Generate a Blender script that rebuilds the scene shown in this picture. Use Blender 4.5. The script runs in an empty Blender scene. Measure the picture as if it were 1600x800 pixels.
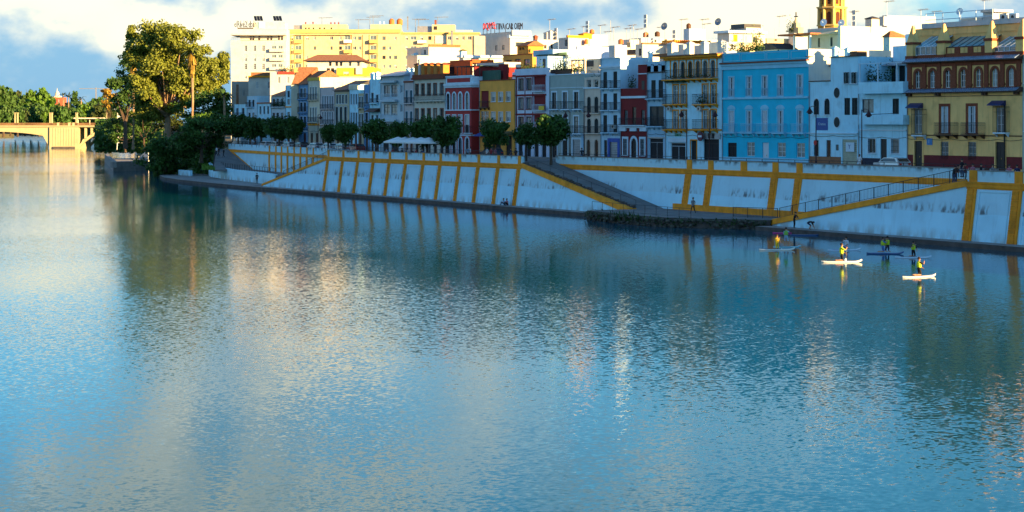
import bpy, bmesh, math, random
from mathutils import Vector, Matrix
R = math.radians
sc = bpy.context.scene
col = sc.collection
random.seed(7)

# ------------------------------------------------------------------ camera
# World frame: +x runs along the quay towards the viewer's end, +y inland, z up, water at 0.
FPX, Y0, CH, TC = 3000.0, 190.0, 11.5, 122.0
ANG = R(29.42); CA, SA = math.cos(ANG), math.sin(ANG)
cam_d = bpy.data.cameras.new('camera'); cam = bpy.data.objects.new('camera', cam_d); col.objects.link(cam)
cam.location = (0, -TC, CH); cam.rotation_euler = (R(90), 0, R(90) - ANG)
cam_d.sensor_width = 36; cam_d.lens = 36 * FPX / 1600; cam_d.shift_y = -(400 - Y0) / 1600
cam_d.clip_start = 1; cam_d.clip_end = 9000
sc.camera = cam
# ------------------------------------------------------------------ sky, sun, exposure
SUN_EL, SUN_AZ = R(12.5), R(25)          # azimuth measured from +x towards +y
to_sun = Vector((math.cos(SUN_AZ) * math.cos(SUN_EL), math.sin(SUN_AZ) * math.cos(SUN_EL), math.sin(SUN_EL)))
w = bpy.data.worlds.new('World'); sc.world = w; w.use_nodes = True
nt = w.node_tree; nt.nodes.clear(); N = nt.nodes.new; L = nt.links.new
def math_node(op, a, b=None, c=None, clamp=False):
    n = N('ShaderNodeMath'); n.operation = op; n.use_clamp = clamp
    for i, v in enumerate((a, b, c)):
        if v is None: continue
        if isinstance(v, (int, float)): n.inputs[i].default_value = v
        else: L(v, n.inputs[i])
    return n.outputs[0]
sky = N('ShaderNodeTexSky'); sky.sky_type = 'NISHITA'; sky.sun_disc = False
sky.sun_elevation = SUN_EL; sky.sun_rotation = R(90) - SUN_AZ
sky.air_density = 1.0; sky.dust_density = 0.7; sky.ozone_density = 3.0
tint = N('ShaderNodeMix'); tint.data_type = 'RGBA'; tint.blend_type = 'MULTIPLY'; tint.inputs[0].default_value = 1
L(sky.outputs[0], tint.inputs[6]); tint.inputs[7].default_value = (0.45, 0.81, 1.0, 1)
bg = N('ShaderNodeBackground'); L(tint.outputs[2], bg.inputs[0]); bg.inputs[1].default_value = 0.056
tc = N('ShaderNodeTexCoord')
mp = N('ShaderNodeMapping'); mp.inputs['Scale'].default_value = (1, 1, 1.7); mp.inputs['Location'].default_value = (8.66, 11.99, 0.0)
L(tc.outputs['Generated'], mp.inputs[0])
def noise(vec, scale, detail, rough=0.5, dist=0.0):
    n = N('ShaderNodeTexNoise'); n.inputs['Scale'].default_value = scale; n.inputs['Detail'].default_value = detail
    n.inputs['Roughness'].default_value = rough; n.inputs['Distortion'].default_value = dist
    L(vec, n.inputs['Vector']); return n.outputs['Fac']
def add(vec, off):
    n = N('ShaderNodeVectorMath'); n.operation = 'ADD'; L(vec, n.inputs[0]); n.inputs[1].default_value = off; return n.outputs[0]
V0 = mp.outputs[0]
big = noise(add(tc.outputs['Generated'], (5.96, 1.23, 0.0)), 3.0, 1.0)      # broad cloud fields and open stretches
n1 = noise(V0, 8.5, 9.0, 0.5)
n2 = noise(add(V0, (to_sun.x * .02, to_sun.y * .02, .05)), 8.5, 9.0, 0.5)
dens = math_node('ADD', math_node('MULTIPLY', n1, 0.55), math_node('MULTIPLY', math_node('SUBTRACT', big, .5), 1.1))
def ramp(v, a, b):
    m = N('ShaderNodeMapRange'); m.interpolation_type = 'SMOOTHSTEP'; L(v, m.inputs[0])
    m.inputs[1].default_value = a; m.inputs[2].default_value = b; return m.outputs[0]
sepz = N('ShaderNodeSeparateXYZ'); L(tc.outputs['Generated'], sepz.inputs[0])
low = math_node('MULTIPLY', ramp(sepz.outputs['Z'], .12, .05), .24)      # a bank of cumulus lies along the horizon
hi = math_node('ADD', low, math_node('MULTIPLY', math_node('MAXIMUM', math_node('SUBTRACT', sepz.outputs['Z'], .30), 0.0), -.40))      # cumulus banks low down, open sky overhead
mask = ramp(math_node('ADD', dens, hi), 0.235, 0.37)
sdot = N('ShaderNodeVectorMath'); sdot.operation = 'DOT_PRODUCT'; L(tc.outputs['Generated'], sdot.inputs[0]); sdot.inputs[1].default_value = to_sun
front = ramp(sdot.outputs['Value'], 0.45, -0.45)      # clouds facing the sun are warm, those towards it are seen from their shaded side
n3 = noise(V0, 30.0, 5.0, 0.55)
lit = math_node('MULTIPLY', ramp(math_node('ADD', math_node('SUBTRACT', n1, n2), math_node('MULTIPLY', math_node('SUBTRACT', n3, .5), .35)), -0.13, 0.20), math_node('ADD', math_node('MULTIPLY', front, .85), .15))
ccol = N('ShaderNodeMix'); ccol.data_type = 'RGBA'; L(lit, ccol.inputs[0])
ccol.inputs[6].default_value = (0.18, 0.35, 0.54, 1); ccol.inputs[7].default_value = (1.10, 0.94, 0.62, 1)
bgc = N('ShaderNodeBackground'); L(ccol.outputs[2], bgc.inputs[0]); bgc.inputs[1].default_value = 0.265
ms = N('ShaderNodeMixShader'); L(math_node('MULTIPLY', mask, 0.9), ms.inputs[0]); L(bg.outputs[0], ms.inputs[1]); L(bgc.outputs[0], ms.inputs[2])
wo = N('ShaderNodeOutputWorld'); L(ms.outputs[0], wo.inputs[0])
sd = bpy.data.lights.new('sun', 'SUN'); so = bpy.data.objects.new('sun', sd); col.objects.link(so)
sd.energy = 3.6; sd.angle = R(0.5); sd.color = (1.0, 0.65, 0.27)
so.location = (60, 60, 120); so.rotation_euler = to_sun.to_track_quat('Z', 'Y').to_euler()
sc.view_settings.view_transform = 'Standard'; sc.view_settings.look = 'None'
sc.view_settings.exposure = 2.45; sc.view_settings.gamma = 1.0
sc.render.engine = 'CYCLES'
sc.cycles.max_bounces = 5; sc.cycles.diffuse_bounces = 2; sc.cycles.glossy_bounces = 3
sc.cycles.transmission_bounces = 2; sc.cycles.transparent_max_bounces = 6
sc.cycles.caustics_reflective = False; sc.cycles.caustics_refractive = False
sc.cycles.use_denoising = True

# ------------------------------------------------------------------ pixel <-> place helpers (photo pixels, 1600 x 800)
def ray(px):
    a = (px - 800) / FPX
    return -CA + a * SA, SA + a * CA
def P(px, py, t):
    """point where the sight line through a photo pixel meets the upright plane y = t"""
    dx, dy = ray(px); k = (TC + t) / dy
    return Vector((k * dx, t, CH - (py - Y0) / FPX * k))
def PX(px, t):
    dx, dy = ray(px); return (TC + t) / dy * dx
def PZ(px, py, t): return P(px, py, t).z
def G(px, py, z):
    """point where the sight line meets the level plane at height z"""
    dx, dy = ray(px); k = (CH - z) * FPX / (py - Y0)
    return Vector((k * dx, k * dy - TC, z))
def D(px, py, k):
    """point at forward distance k"""
    dx, dy = ray(px); return Vector((k * dx, k * dy - TC, CH - (py - Y0) / FPX * k))

# ------------------------------------------------------------------ materials
MATS = {}
def mat(name, rgb, rough=0.8, var=0.08, scale=1.5, bump=0.0, bscale=20.0, stain=0.0, metal=0.0, spec=0.3, emit=None, streak=0.0):
    if name in MATS: return MATS[name]
    m = bpy.data.materials.new(name); m.use_nodes = True; MATS[name] = m
    t = m.node_tree; b = t.nodes['Principled BSDF']
    b.inputs['Roughness'].default_value = rough; b.inputs['Metallic'].default_value = metal
    b.inputs['Specular IOR Level'].default_value = spec
    c = (rgb[0], rgb[1], rgb[2], 1); b.inputs['Base Color'].default_value = c
    g = t.nodes.new('ShaderNodeNewGeometry'); src = None
    def nz(sc_, det, stretch=None):
        n = t.nodes.new('ShaderNodeTexNoise'); n.inputs['Scale'].default_value = sc_; n.inputs['Detail'].default_value = det
        if stretch:
            mm = t.nodes.new('ShaderNodeMapping'); mm.inputs['Scale'].default_value = stretch
            t.links.new(g.outputs['Position'], mm.inputs[0]); t.links.new(mm.outputs[0], n.inputs['Vector'])
        else: t.links.new(g.outputs['Position'], n.inputs['Vector'])
        return n.outputs['Fac']
    if var > 0:
        r = t.nodes.new('ShaderNodeValToRGB'); t.links.new(nz(scale, 5), r.inputs[0])
        r.color_ramp.elements[0].position = .3; r.color_ramp.elements[1].position = .7
        r.color_ramp.elements[0].color = [max(0, v * (1 - var)) for v in rgb] + [1]
        r.color_ramp.elements[1].color = [min(1, v * (1 + var * .6)) for v in rgb] + [1]
        src = r.outputs[0]
    def over(src, fac, colr):
        x = t.nodes.new('ShaderNodeMix'); x.data_type = 'RGBA'; t.links.new(fac, x.inputs[0])
        if src is None: x.inputs[6].default_value = c
        else: t.links.new(src, x.inputs[6])
        x.inputs[7].default_value = colr; return x.outputs[2]
    def thresh(v, a, bb, amt):
        q = t.nodes.new('ShaderNodeMapRange'); t.links.new(v, q.inputs[0]); q.inputs[1].default_value = a; q.inputs[2].default_value = bb
        q.inputs[4].default_value = amt; return q.outputs[0]
    if stain > 0: src = over(src, thresh(nz(.55, 8), .56, .72, stain), (rgb[0] * .3, rgb[1] * .3, rgb[2] * .28, 1))
    if streak > 0: src = over(src, thresh(nz(1.0, 6, (2.2, 2.2, .22)), .55, .75, streak), (rgb[0] * .32, rgb[1] * .34, rgb[2] * .32, 1))
    if src is not None: t.links.new(src, b.inputs['Base Color'])
    if bump > 0:
        bn = t.nodes.new('ShaderNodeBump'); bn.inputs['Strength'].default_value = bump; bn.inputs['Distance'].default_value = .03
        t.links.new(nz(bscale, 4), bn.inputs['Height']); t.links.new(bn.outputs[0], b.inputs['Normal'])
    if emit:
        b.inputs['Emission Color'].default_value = (*emit[:3], 1); b.inputs['Emission Strength'].default_value = emit[3]
    return m
def plaster(name, rgb, stain=.38, streak=.42): return mat(name, rgb, .9, .1, .7, .25, 14, stain, streak=streak)

# ------------------------------------------------------------------ mesh builder
class MB:
    def __init__(s): s.v = []; s.f = []; s.m = []
    def quad(s, a, b, c, d, m=0): s.poly((a, b, c, d), m)
    def poly(s, pts, m=0):
        i = len(s.v); s.v += [tuple(p) for p in pts]; s.f.append(tuple(range(i, i + len(pts)))); s.m.append(m)
    def box(s, x0, x1, y0, y1, z0, z1, m=0):
        if x0 > x1: x0, x1 = x1, x0
        if y0 > y1: y0, y1 = y1, y0
        if z0 > z1: z0, z1 = z1, z0
        i = len(s.v)
        s.v += [(x0, y0, z0), (x1, y0, z0), (x1, y1, z0), (x0, y1, z0), (x0, y0, z1), (x1, y0, z1), (x1, y1, z1), (x0, y1, z1)]
        for f in ((0, 3, 2, 1), (4, 5, 6, 7), (0, 1, 5, 4), (1, 2, 6, 5), (2, 3, 7, 6), (3, 0, 4, 7)):
            s.f.append(tuple(i + q for q in f)); s.m.append(m)
    def prism(s, lo, hi, m=0, caps=True):
        """lo, hi: rings of equal length (lower counter-clockwise)"""
        n = len(lo); i = len(s.v); s.v += [tuple(p) for p in lo] + [tuple(p) for p in hi]
        for k in range(n):
            j = (k + 1) % n; s.f.append((i + k, i + j, i + n + j, i + n + k)); s.m.append(m)
        if caps:
            s.f.append(tuple(i + n - 1 - k for k in range(n))); s.m.append(m)
            s.f.append(tuple(i + n + k for k in range(n))); s.m.append(m)
    def cyl(s, c, r0, r1, h, n=10, m=0, axis=None):
        lo = [(c[0] + r0 * math.cos(2 * math.pi * k / n), c[1] + r0 * math.sin(2 * math.pi * k / n), c[2]) for k in range(n)]
        hi = [(c[0] + r1 * math.cos(2 * math.pi * k / n), c[1] + r1 * math.sin(2 * math.pi * k / n), c[2] + h) for k in range(n)]
        s.prism(lo, hi, m)
    def tube(s, pts, rad, n=6, m=0, caps=True):
        pts = [Vector(p) for p in pts]
        if isinstance(rad, (int, float)): rad = [rad] * len(pts)
        rings = []
        for k, p in enumerate(pts):
            d = (pts[min(k + 1, len(pts) - 1)] - pts[max(k - 1, 0)]).normalized()
            u = d.cross(Vector((0, 0, 1)))
            if u.length < 1e-3: u = d.cross(Vector((1, 0, 0)))
            u.normalize(); q = d.cross(u)
            rings.append([p + rad[k] * (u * math.cos(2 * math.pi * a / n) + q * math.sin(2 * math.pi * a / n)) for a in range(n)])
        i = len(s.v)
        for r_ in rings: s.v += [tuple(p) for p in r_]
        for k in range(len(pts) - 1):
            for a in range(n):
                b = (a + 1) % n
                s.f.append((i + k * n + a, i + k * n + b, i + (k + 1) * n + b, i + (k + 1) * n + a)); s.m.append(m)
        if caps:
            s.f.append(tuple(i + a for a in range(n))[::-1]); s.m.append(m)
            e = i + (len(pts) - 1) * n; s.f.append(tuple(e + a for a in range(n))); s.m.append(m)
    def mesh(s, name, mats):
        me = bpy.data.meshes.new(name); me.from_pydata(s.v, [], s.f)
        for m in mats: me.materials.append(m)
        if len(mats) > 1: me.polygons.foreach_set('material_index', s.m)
        me.update(); return me
    def build(s, name, mats, parent=None, off=None, smooth=False):
        """vertices are in world space; off = world origin of the new object"""
        if not isinstance(mats, (list, tuple)): mats = [mats]
        o_ = Vector(off) if off is not None else Vector((0, 0, 0))
        if o_.length: s.v = [(a - o_.x, b - o_.y, c - o_.z) for a, b, c in s.v]
        me = s.mesh(name, mats)
        if smooth: me.polygons.foreach_set('use_smooth', [True] * len(me.polygons))
        return link(name, me, parent, o_)
WORLD_OF = {}
def link(name, me, parent=None, world=(0, 0, 0), rz=0, scale=None):
    """link object whose origin stands at the WORLD point; location is made relative to an unrotated parent"""
    o = bpy.data.objects.new(name, me); col.objects.link(o)
    wv = Vector(world); WORLD_OF[o.name] = wv
    if parent is not None: o.parent = parent; o.location = wv - WORLD_OF[parent.name]
    else: o.location = wv
    if rz: o.rotation_euler.z = rz
    if scale is not None: o.scale = scale if hasattr(scale, '__len__') else (scale,) * 3
    return o
def tag(o, label=None, cat=None, group=None, kind=None):
    if label: o['label'] = label
    if cat: o['category'] = cat
    if group: o['group'] = group
    if kind: o['kind'] = kind
    return o
def thing(name, loc, label, cat, group=None):
    return tag(link(name, None, None, loc), label, cat, group)
def copy_tree(o, parent=None):
    c = o.copy(); col.objects.link(c); c.parent = parent
    for ch in o.children: copy_tree(ch, c)
    return c

M_WHITE_SHADE = plaster('white_plaster_shade_blue', (.48, .82, .95)); M_WHITE_SUN = plaster('white_plaster_clean_sunlit', (.62, .59, .52), .16, .22)  # blue of the shade put into the white; the second is its sunlit copy
M_IRON = mat('black_iron', (.015, .016, .02), .5, .2); M_DARK = mat('dark_room', (.012, .012, .014), .7, 0)
M_GLASS = mat('window_glass', (.02, .03, .04), .08, 0, spec=.6)
M_GLASS2 = mat('window_glass_pale', (.12, .17, .2), .12, .3, 2, spec=.6)
M_ASPH = mat('asphalt', (.19, .18, .165), .95, .25, .6, .3, 30, .25); M_CONC = mat('concrete', (.29, .265, .235), .95, .25, .8, .4, 12, .5)
M_STONE = mat('quay_stone', (.10, .085, .075), .95, .35, 1.2, .5, 8, .5)
M_OCH = mat('ochre_paint', (.88, .32, .02), .85, .18, 1.2, .25, 12, .3, streak=.25)
M_WOOD = mat('brown_wood', (.09, .04, .02), .6, .2); M_TERRA = mat('terracotta', (.38, .13, .05), .9, .25, 3, .3, 10)
M_LEAF = mat('leaf_green', (.035, .085, .015), .7, .45, .9)
# ------------------------------------------------------------------ water and land
def water_material():
    m = bpy.data.materials.new('river_water'); m.use_nodes = True; t = m.node_tree; b = t.nodes['Principled BSDF']
    b.inputs['Base Color'].default_value = (.0, .075, .105, 1); b.inputs['Roughness'].default_value = .06
    b.inputs['IOR'].default_value = 1.25; b.inputs['Specular Tint'].default_value = (.66, .80, .84, 1)
    g = t.nodes.new('ShaderNodeNewGeometry')
    def nz(s, det, stretch, rough=.55):
        mm = t.nodes.new('ShaderNodeMapping'); mm.inputs['Scale'].default_value = stretch; mm.inputs['Rotation'].default_value = (0, 0, R(-28))
        t.links.new(g.outputs['Position'], mm.inputs[0])
        n = t.nodes.new('ShaderNodeTexNoise'); n.inputs['Scale'].default_value = s; n.inputs['Detail'].default_value = det
        n.inputs['Roughness'].default_value = rough
        t.links.new(mm.outputs[0], n.inputs['Vector']); return n.outputs['Fac']
    def mth(op, a, b_):
        q = t.nodes.new('ShaderNodeMath'); q.operation = op
        for i, v in enumerate((a, b_)):
            if isinstance(v, (int, float)): q.inputs[i].default_value = v
            else: t.links.new(v, q.inputs[i])
        return q.outputs[0]
    def slope(s, det, stretch, amp, rough=.5):
        mm = t.nodes.new('ShaderNodeMapping'); mm.inputs['Scale'].default_value = stretch; mm.inputs['Rotation'].default_value = (0, 0, R(-28))
        t.links.new(g.outputs['Position'], mm.inputs[0])
        n = t.nodes.new('ShaderNodeTexNoise'); n.inputs['Scale'].default_value = s; n.inputs['Detail'].default_value = det; n.inputs['Roughness'].default_value = rough
        t.links.new(mm.outputs[0], n.inputs['Vector'])
        a = t.nodes.new('ShaderNodeVectorMath'); a.operation = 'SUBTRACT'; t.links.new(n.outputs['Color'], a.inputs[0]); a.inputs[1].default_value = (.5, .5, .5)
        c = t.nodes.new('ShaderNodeVectorMath'); c.operation = 'MULTIPLY'; t.links.new(a.outputs[0], c.inputs[0]); c.inputs[1].default_value = (amp, amp, 0); return c.outputs[0]
    def vadd(a, c):
        q = t.nodes.new('ShaderNodeVectorMath'); q.operation = 'ADD'; t.links.new(a, q.inputs[0])
        if hasattr(c, '__len__'): q.inputs[1].default_value = c
        else: t.links.new(c, q.inputs[1])
        return q.outputs[0]
    patch = nz(.02, 3.0, (1, .4, 1))
    pm = t.nodes.new('ShaderNodeMapRange'); t.links.new(patch, pm.inputs[0])
    pm.inputs[1].default_value = .36; pm.inputs[2].default_value = .64; pm.inputs[3].default_value = .35; pm.inputs[4].default_value = 1.3
    sl = vadd(slope(5.2, 2.0, (1, .8, 1), .17), slope(1.7, 2.0, (1, .75, 1), .07))
    scl = t.nodes.new('ShaderNodeVectorMath'); scl.operation = 'SCALE'; t.links.new(sl, scl.inputs[0]); 
    sy = t.nodes.new('ShaderNodeSeparateXYZ'); t.links.new(g.outputs['Position'], sy.inputs[0])
    sh = t.nodes.new('ShaderNodeMapRange'); t.links.new(sy.outputs['Y'], sh.inputs[0])          # the water lies calmer in the lee of the quay
    sh.inputs[1].default_value = -4; sh.inputs[2].default_value = -60; sh.inputs[3].default_value = .5; sh.inputs[4].default_value = 1.0
    sx = t.nodes.new('ShaderNodeMapRange'); t.links.new(sy.outputs['X'], sx.inputs[0]); sx.inputs[1].default_value = -360; sx.inputs[2].default_value = -460; sx.inputs[3].default_value = .5; sx.inputs[4].default_value = 1.2
    t.links.new(mth('MULTIPLY', pm.outputs[0], mth('MAXIMUM', sh.outputs[0], sx.outputs[0])), scl.inputs['Scale'])
    nrm = t.nodes.new('ShaderNodeVectorMath'); nrm.operation = 'NORMALIZE'; t.links.new(vadd(scl.outputs[0], (0, 0, 1)), nrm.inputs[0])
    t.links.new(nrm.outputs[0], b.inputs['Normal'])
    return m
b = MB(); b.quad((-4500, -2500, 0), (700, -2500, 0), (700, 2600, 0), (-4500, 2600, 0))
tag(b.build('river_water', water_material()), kind='structure')

STREET = 6.2
REC = lambda x: 4.2 + (-270 - x) * .157        # line of the set-back wall at the far end of the quay
def sheet(name, pts, z, m, drop=0.0):
    b = MB(); top = [(x, y, z) for x, y in pts]; b.poly(top)
    if drop:
        n = len(pts)
        for k in range(n):
            a, c = pts[k], pts[(k + 1) % n]
            b.quad((c[0], c[1], z), (a[0], a[1], z), (a[0], a[1], z - drop), (c[0], c[1], z - drop))
    return tag(b.build(name, m), kind='structure')
M_EARTH = mat('bank_earth', (.07, .065, .035), .95, .4, .3, .4, 5)
# street level behind the quay walls
sheet('street', [(-369, 20.6), (-369, REC(-369) + .3), (-282, REC(-282) + .3), (-282, 3.3), (-219.2, 3.3), (-219.2, 8.3), (-134.6, 8.3), (-134.6, 3.3), (40, 3.3), (40, 20.6), (-300, 20.6), (-300, 33), (-369, 33)], STREET, M_ASPH)
b = MB(); b.box(-300, 40, 16.8, 20.58, STREET - .3, STREET + .14)
tag(b.build('pavement', M_CONC), kind='structure')
sheet('city_ground', [(-3600, 2500), (-3600, 420), (-1500, 330), (-830, 200), (-700, 150), (-620, 100), (-470, 60), (-400, 50), (-369, 33), (-300, 33), (-300, 20.6), (300, 20.6), (300, 2500)], STREET - .02, M_EARTH, 1)
# far shore across the river bend and on the other bank
sheet('far_shore', [(-4400, 2500), (-4400, -2400), (-2300, -2400), (-1500, -80), (-1330, 130), (-1400, 250), (-3600, 500), (-3600, 2500)], 2.5, M_EARTH, 3)
# grassy bank by the trees at the far end of the quay
def bank_slope():
    edge = [(-369, 20), (-380, 20), (-388, 24), (-402, 20), (-434, 29), (-478, 43), (-566, 69), (-644, 92), (-724, 118), (-830, 160)]
    inner = [(-369, 33), (-384, 40), (-398, 44), (-412, 46), (-446, 58), (-492, 72), (-582, 100), (-660, 124), (-740, 154), (-845, 205)]
    b = MB()
    for k in range(len(edge) - 1):
        a, c, d, e = edge[k], edge[k + 1], inner[k + 1], inner[k]
        b.quad((e[0], e[1], 6.1), (d[0], d[1], 6.1), (c[0], c[1], .25), (a[0], a[1], .25))
        b.quad((a[0], a[1], .25), (c[0], c[1], .25), (c[0], c[1], -1), (a[0], a[1], -1))
    return tag(b.build('grassy_bank', mat('bank_grass', (.05, .085, .02), .95, .5, .5, .5, 4)), kind='structure')
bank_slope()

# ------------------------------------------------------------------ quay walls
M_WALL = mat('whitewashed_quay', (.48, .82, .95), .9, .08, .35, .3, 6, .10, streak=.16)  # whitewash with the same blue of the shade put into its colour
def weather(m):
    """old flood line, soot smudges above it and grime under the coping"""
    t = m.node_tree; b = t.nodes['Principled BSDF']; src = b.inputs['Base Color'].links[0].from_socket; g = t.nodes.new('ShaderNodeNewGeometry')
    sp = t.nodes.new('ShaderNodeSeparateXYZ'); t.links.new(g.outputs['Position'], sp.inputs[0]); z = sp.outputs['Z']
    def mr(v, a, c, d0=0.0, d1=1.0):
        q = t.nodes.new('ShaderNodeMapRange'); t.links.new(v, q.inputs[0]); q.inputs[1].default_value = a; q.inputs[2].default_value = c; q.inputs[3].default_value = d0; q.inputs[4].default_value = d1; return q.outputs[0]
    def mul(a, c):
        q = t.nodes.new('ShaderNodeMath'); q.operation = 'MULTIPLY'; t.links.new(a, q.inputs[0]); t.links.new(c, q.inputs[1]); return q.outputs[0]
    def nz(s, st, det=6):
        mm = t.nodes.new('ShaderNodeMapping'); mm.inputs['Scale'].default_value = st; t.links.new(g.outputs['Position'], mm.inputs[0]); n = t.nodes.new('ShaderNodeTexNoise'); n.inputs['Scale'].default_value = s; n.inputs['Detail'].default_value = det; t.links.new(mm.outputs[0], n.inputs['Vector']); return n.outputs['Fac']
    def over(src, fac, c):
        x = t.nodes.new('ShaderNodeMix'); x.data_type = 'RGBA'; t.links.new(fac, x.inputs[0]); t.links.new(src, x.inputs[6]); x.inputs[7].default_value = (*c, 1); return x.outputs[2]
    line = nz(.25, (1, 1, 0), 2); zz = t.nodes.new('ShaderNodeMath'); zz.operation = 'MULTIPLY_ADD'; t.links.new(line, zz.inputs[0]); zz.inputs[1].default_value = .5; t.links.new(z, zz.inputs[2])
    src = over(src, mr(zz.outputs[0], 3.18, 3.22, 0, .20), (.50, .50, .46))                                    # the upper, older coat
    soot = mul(mul(mr(zz.outputs[0], 3.15, 3.3), mr(zz.outputs[0], 4.3, 3.5)), mul(mr(nz(2.2, (1, 1, .35)), .47, .60), mr(nz(.35, (1, 1, .2), 3), .46, .56)))
    src = over(src, soot, (.16, .19, .20))
    grime = mul(mr(z, 6.35, 6.9), mr(nz(1.3, (1, 1, .5)), .48, .62)); src = over(src, grime, (.12, .12, .11))
    low = mul(mr(z, 1.5, .5), mr(nz(.9, (1, 1, .4)), .42, .62, 0, .7)); src = over(src, low, (.28, .27, .22))
    t.links.new(src, b.inputs['Base Color'])
weather(M_WALL)
TOPZ, BAND1, BAND0, LEDGE = 7.0, 5.9, 5.38, .45
def face_t(z, t0=2.2, t1=2.95): return t0 + (t1 - t0) * (z - LEDGE) / (BAND0 - LEDGE)
M_OCH2 = mat('ochre_paint_worn', (.80, .28, .018), .9, .25, 2.5, .3, 10, .4)
BLOCKS = {}
def pier(parent, x, w, z0, off_t, zt=BAND0, blocks=True, toe=2.2):
    """rusticated yellow pier on a battered wall; blocks as separate pieces"""
    T = lambda z: face_t(z, toe, toe + .75) + off_t
    b = MB()
    d = .10
    lo = [(x - w / 2, T(z0) - d, z0), (x + w / 2, T(z0) - d, z0), (x + w / 2, T(z0) + .3, z0), (x - w / 2, T(z0) + .3, z0)]
    hi = [(x - w / 2, T(zt) - d, zt), (x + w / 2, T(zt) - d, zt), (x + w / 2, T(zt) + .3, zt), (x - w / 2, T(zt) + .3, zt)]
    b.prism(lo, hi)
    p = b.build('pier', M_OCH, parent, (x, T(z0), z0))
    if blocks:
        n = max(1, int(round((zt - z0) / .43))); hh = (zt - z0) / n
        key = (round(w, 2), round(hh, 3))
        if key not in BLOCKS:
            q = MB(); g = .035; ww = w * .72; y = d + .05; sl = .75 / (BAND0 - LEDGE)
            lo = [(-w / 2 + .03, -y, g), (-w / 2 + ww, -y, g), (-w / 2 + ww, 0, g), (-w / 2 + .03, 0, g)]
            hi = [(a, yy + sl * (hh - 2 * g), hh - g) for a, yy, _ in lo]
            q.prism(lo, hi); BLOCKS[key] = q.mesh('pier_block', [M_OCH2])
        for k in range(n):
            z = z0 + k * hh; link('block', BLOCKS[key], p, (x, T(z), z))
    return p
def quay_wall(name, label, x0, x1, toe, piers, pw, z0=LEDGE, blocks=True, ledge_piers=None, skip_face=False, slope=None):
    root = thing(name, ((x0 + x1) / 2, toe, z0), label, 'wall')
    def B(): return MB()
    top = toe + .75
    b = B()
    if slope is None:
        b.prism([(x0, toe, z0), (x1, toe, z0), (x1, top + .9, z0), (x0, top + .9, z0)], [(x0, face_t(BAND1, toe, top), BAND1), (x1, face_t(BAND1, toe, top), BAND1), (x1, top + .9, BAND1), (x0, top + .9, BAND1)])
    b.build('wall_face', M_WALL, root, (x0, toe, z0))
    b = B(); b.box(x0, x1, top + .1, top + .5, BAND1, TOPZ - .09); b.build('parapet', M_WALL, root, (x0, top, BAND1))
    b = B(); b.box(x0, x1, top + .04, top + .56, TOPZ - .09, TOPZ); b.build('coping', M_CONC, root, (x0, top, TOPZ))
    b = B()
    b.box(x0, x1, top - .13, top + .3, BAND0, BAND1 - .16); b.box(x0, x1, top - .2, top + .3, BAND1 - .16, BAND1 + .02)
    b.box(x0, x1, top - .05, top + .3, BAND0 - .14, BAND0)
    b.build('band', M_OCH, root, (x0, top, BAND0))
    for x in piers:
        pier(root, x, pw, z0, toe - 2.2, BAND0 - .14, blocks)
        b = B(); b.box(x - pw * .42, x + pw * .42, top + .02, top + .58, BAND1 + .02, TOPZ - .012); b.build('parapet_pier', M_OCH, root, (x, top, BAND1))
    return root
# stretch at the near end
xa, xb = PX(1520, 2.95), PX(1591, 2.95); sp = xb - xa
right_wall = quay_wall('quay_wall', 'tall white quay wall with rusticated yellow piers below the yellow brick house', -135.2, -60, 2.2, [xa + sp * k for k in range(7)], 1.2)
# long stretch with twelve piers
pe = [512.7, 536, 559.6, 583.6, 608.6, 634.3, 661.5, 688, 718, 747.6, 778.6, 811]
mid_wall = quay_wall('quay_wall', 'long white quay wall with twelve yellow piers below the trees and parasols', -282, -219, 2.2, [PX(p, 2.95) for p in pe], .85)
# set-back wall behind the twin ramps
rw = quay_wall('quay_wall', 'set-back white wall with yellow band behind the two ramps', -219, -135.3, 7.3, [PX(p, 8) for p in (1076, 1109.5, 1210.5, 1248)], 1.25, z0=1.0)
b = MB(); x = PX(1161, 8); b.box(x - .6, x + .6, 8.07, 8.63, BAND1 + .02, TOPZ - .012); b.build('parapet_pier', M_OCH, rw, (x, 8, BAND1))
b = MB(); b.box(-190, -164, 7.13, 7.6, 1.0, 1.75); b.build('plinth', M_OCH, rw, (-190, 7.3, 1))
# panels: recessed pale fields framed between the piers
def panels(root, xs, toe, z0, m=M_WALL):
    for a, c in zip(xs[:-1], xs[1:]):
        w_ = c - a
        b = MB()
        for (x0_, x1_, za, zb) in ((a + w_ * .16, c - w_ * .16, 4.98, 5.12), (a + w_ * .16, a + w_ * .16 + .12, z0, 4.98), (c - w_ * .16 - .12, c - w_ * .16, z0, 4.98)):
            ya, yb = face_t(za, toe, toe + .75), face_t(zb, toe, toe + .75)
            b.prism([(x0_, ya - .06, za), (x1_, ya - .06, za), (x1_, ya + .1, za), (x0_, ya + .1, za)], [(x0_, yb - .06, zb), (x1_, yb - .06, zb), (x1_, yb + .1, zb), (x0_, yb + .1, zb)])
        b.build('panel_moulding', m, root, ((a + c) / 2, toe, z0))
panels(right_wall, [xa + sp * k for k in range(7)], 2.2, LEDGE)
panels(mid_wall, [PX(p, 2.95) for p in pe], 2.2, LEDGE)
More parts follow.
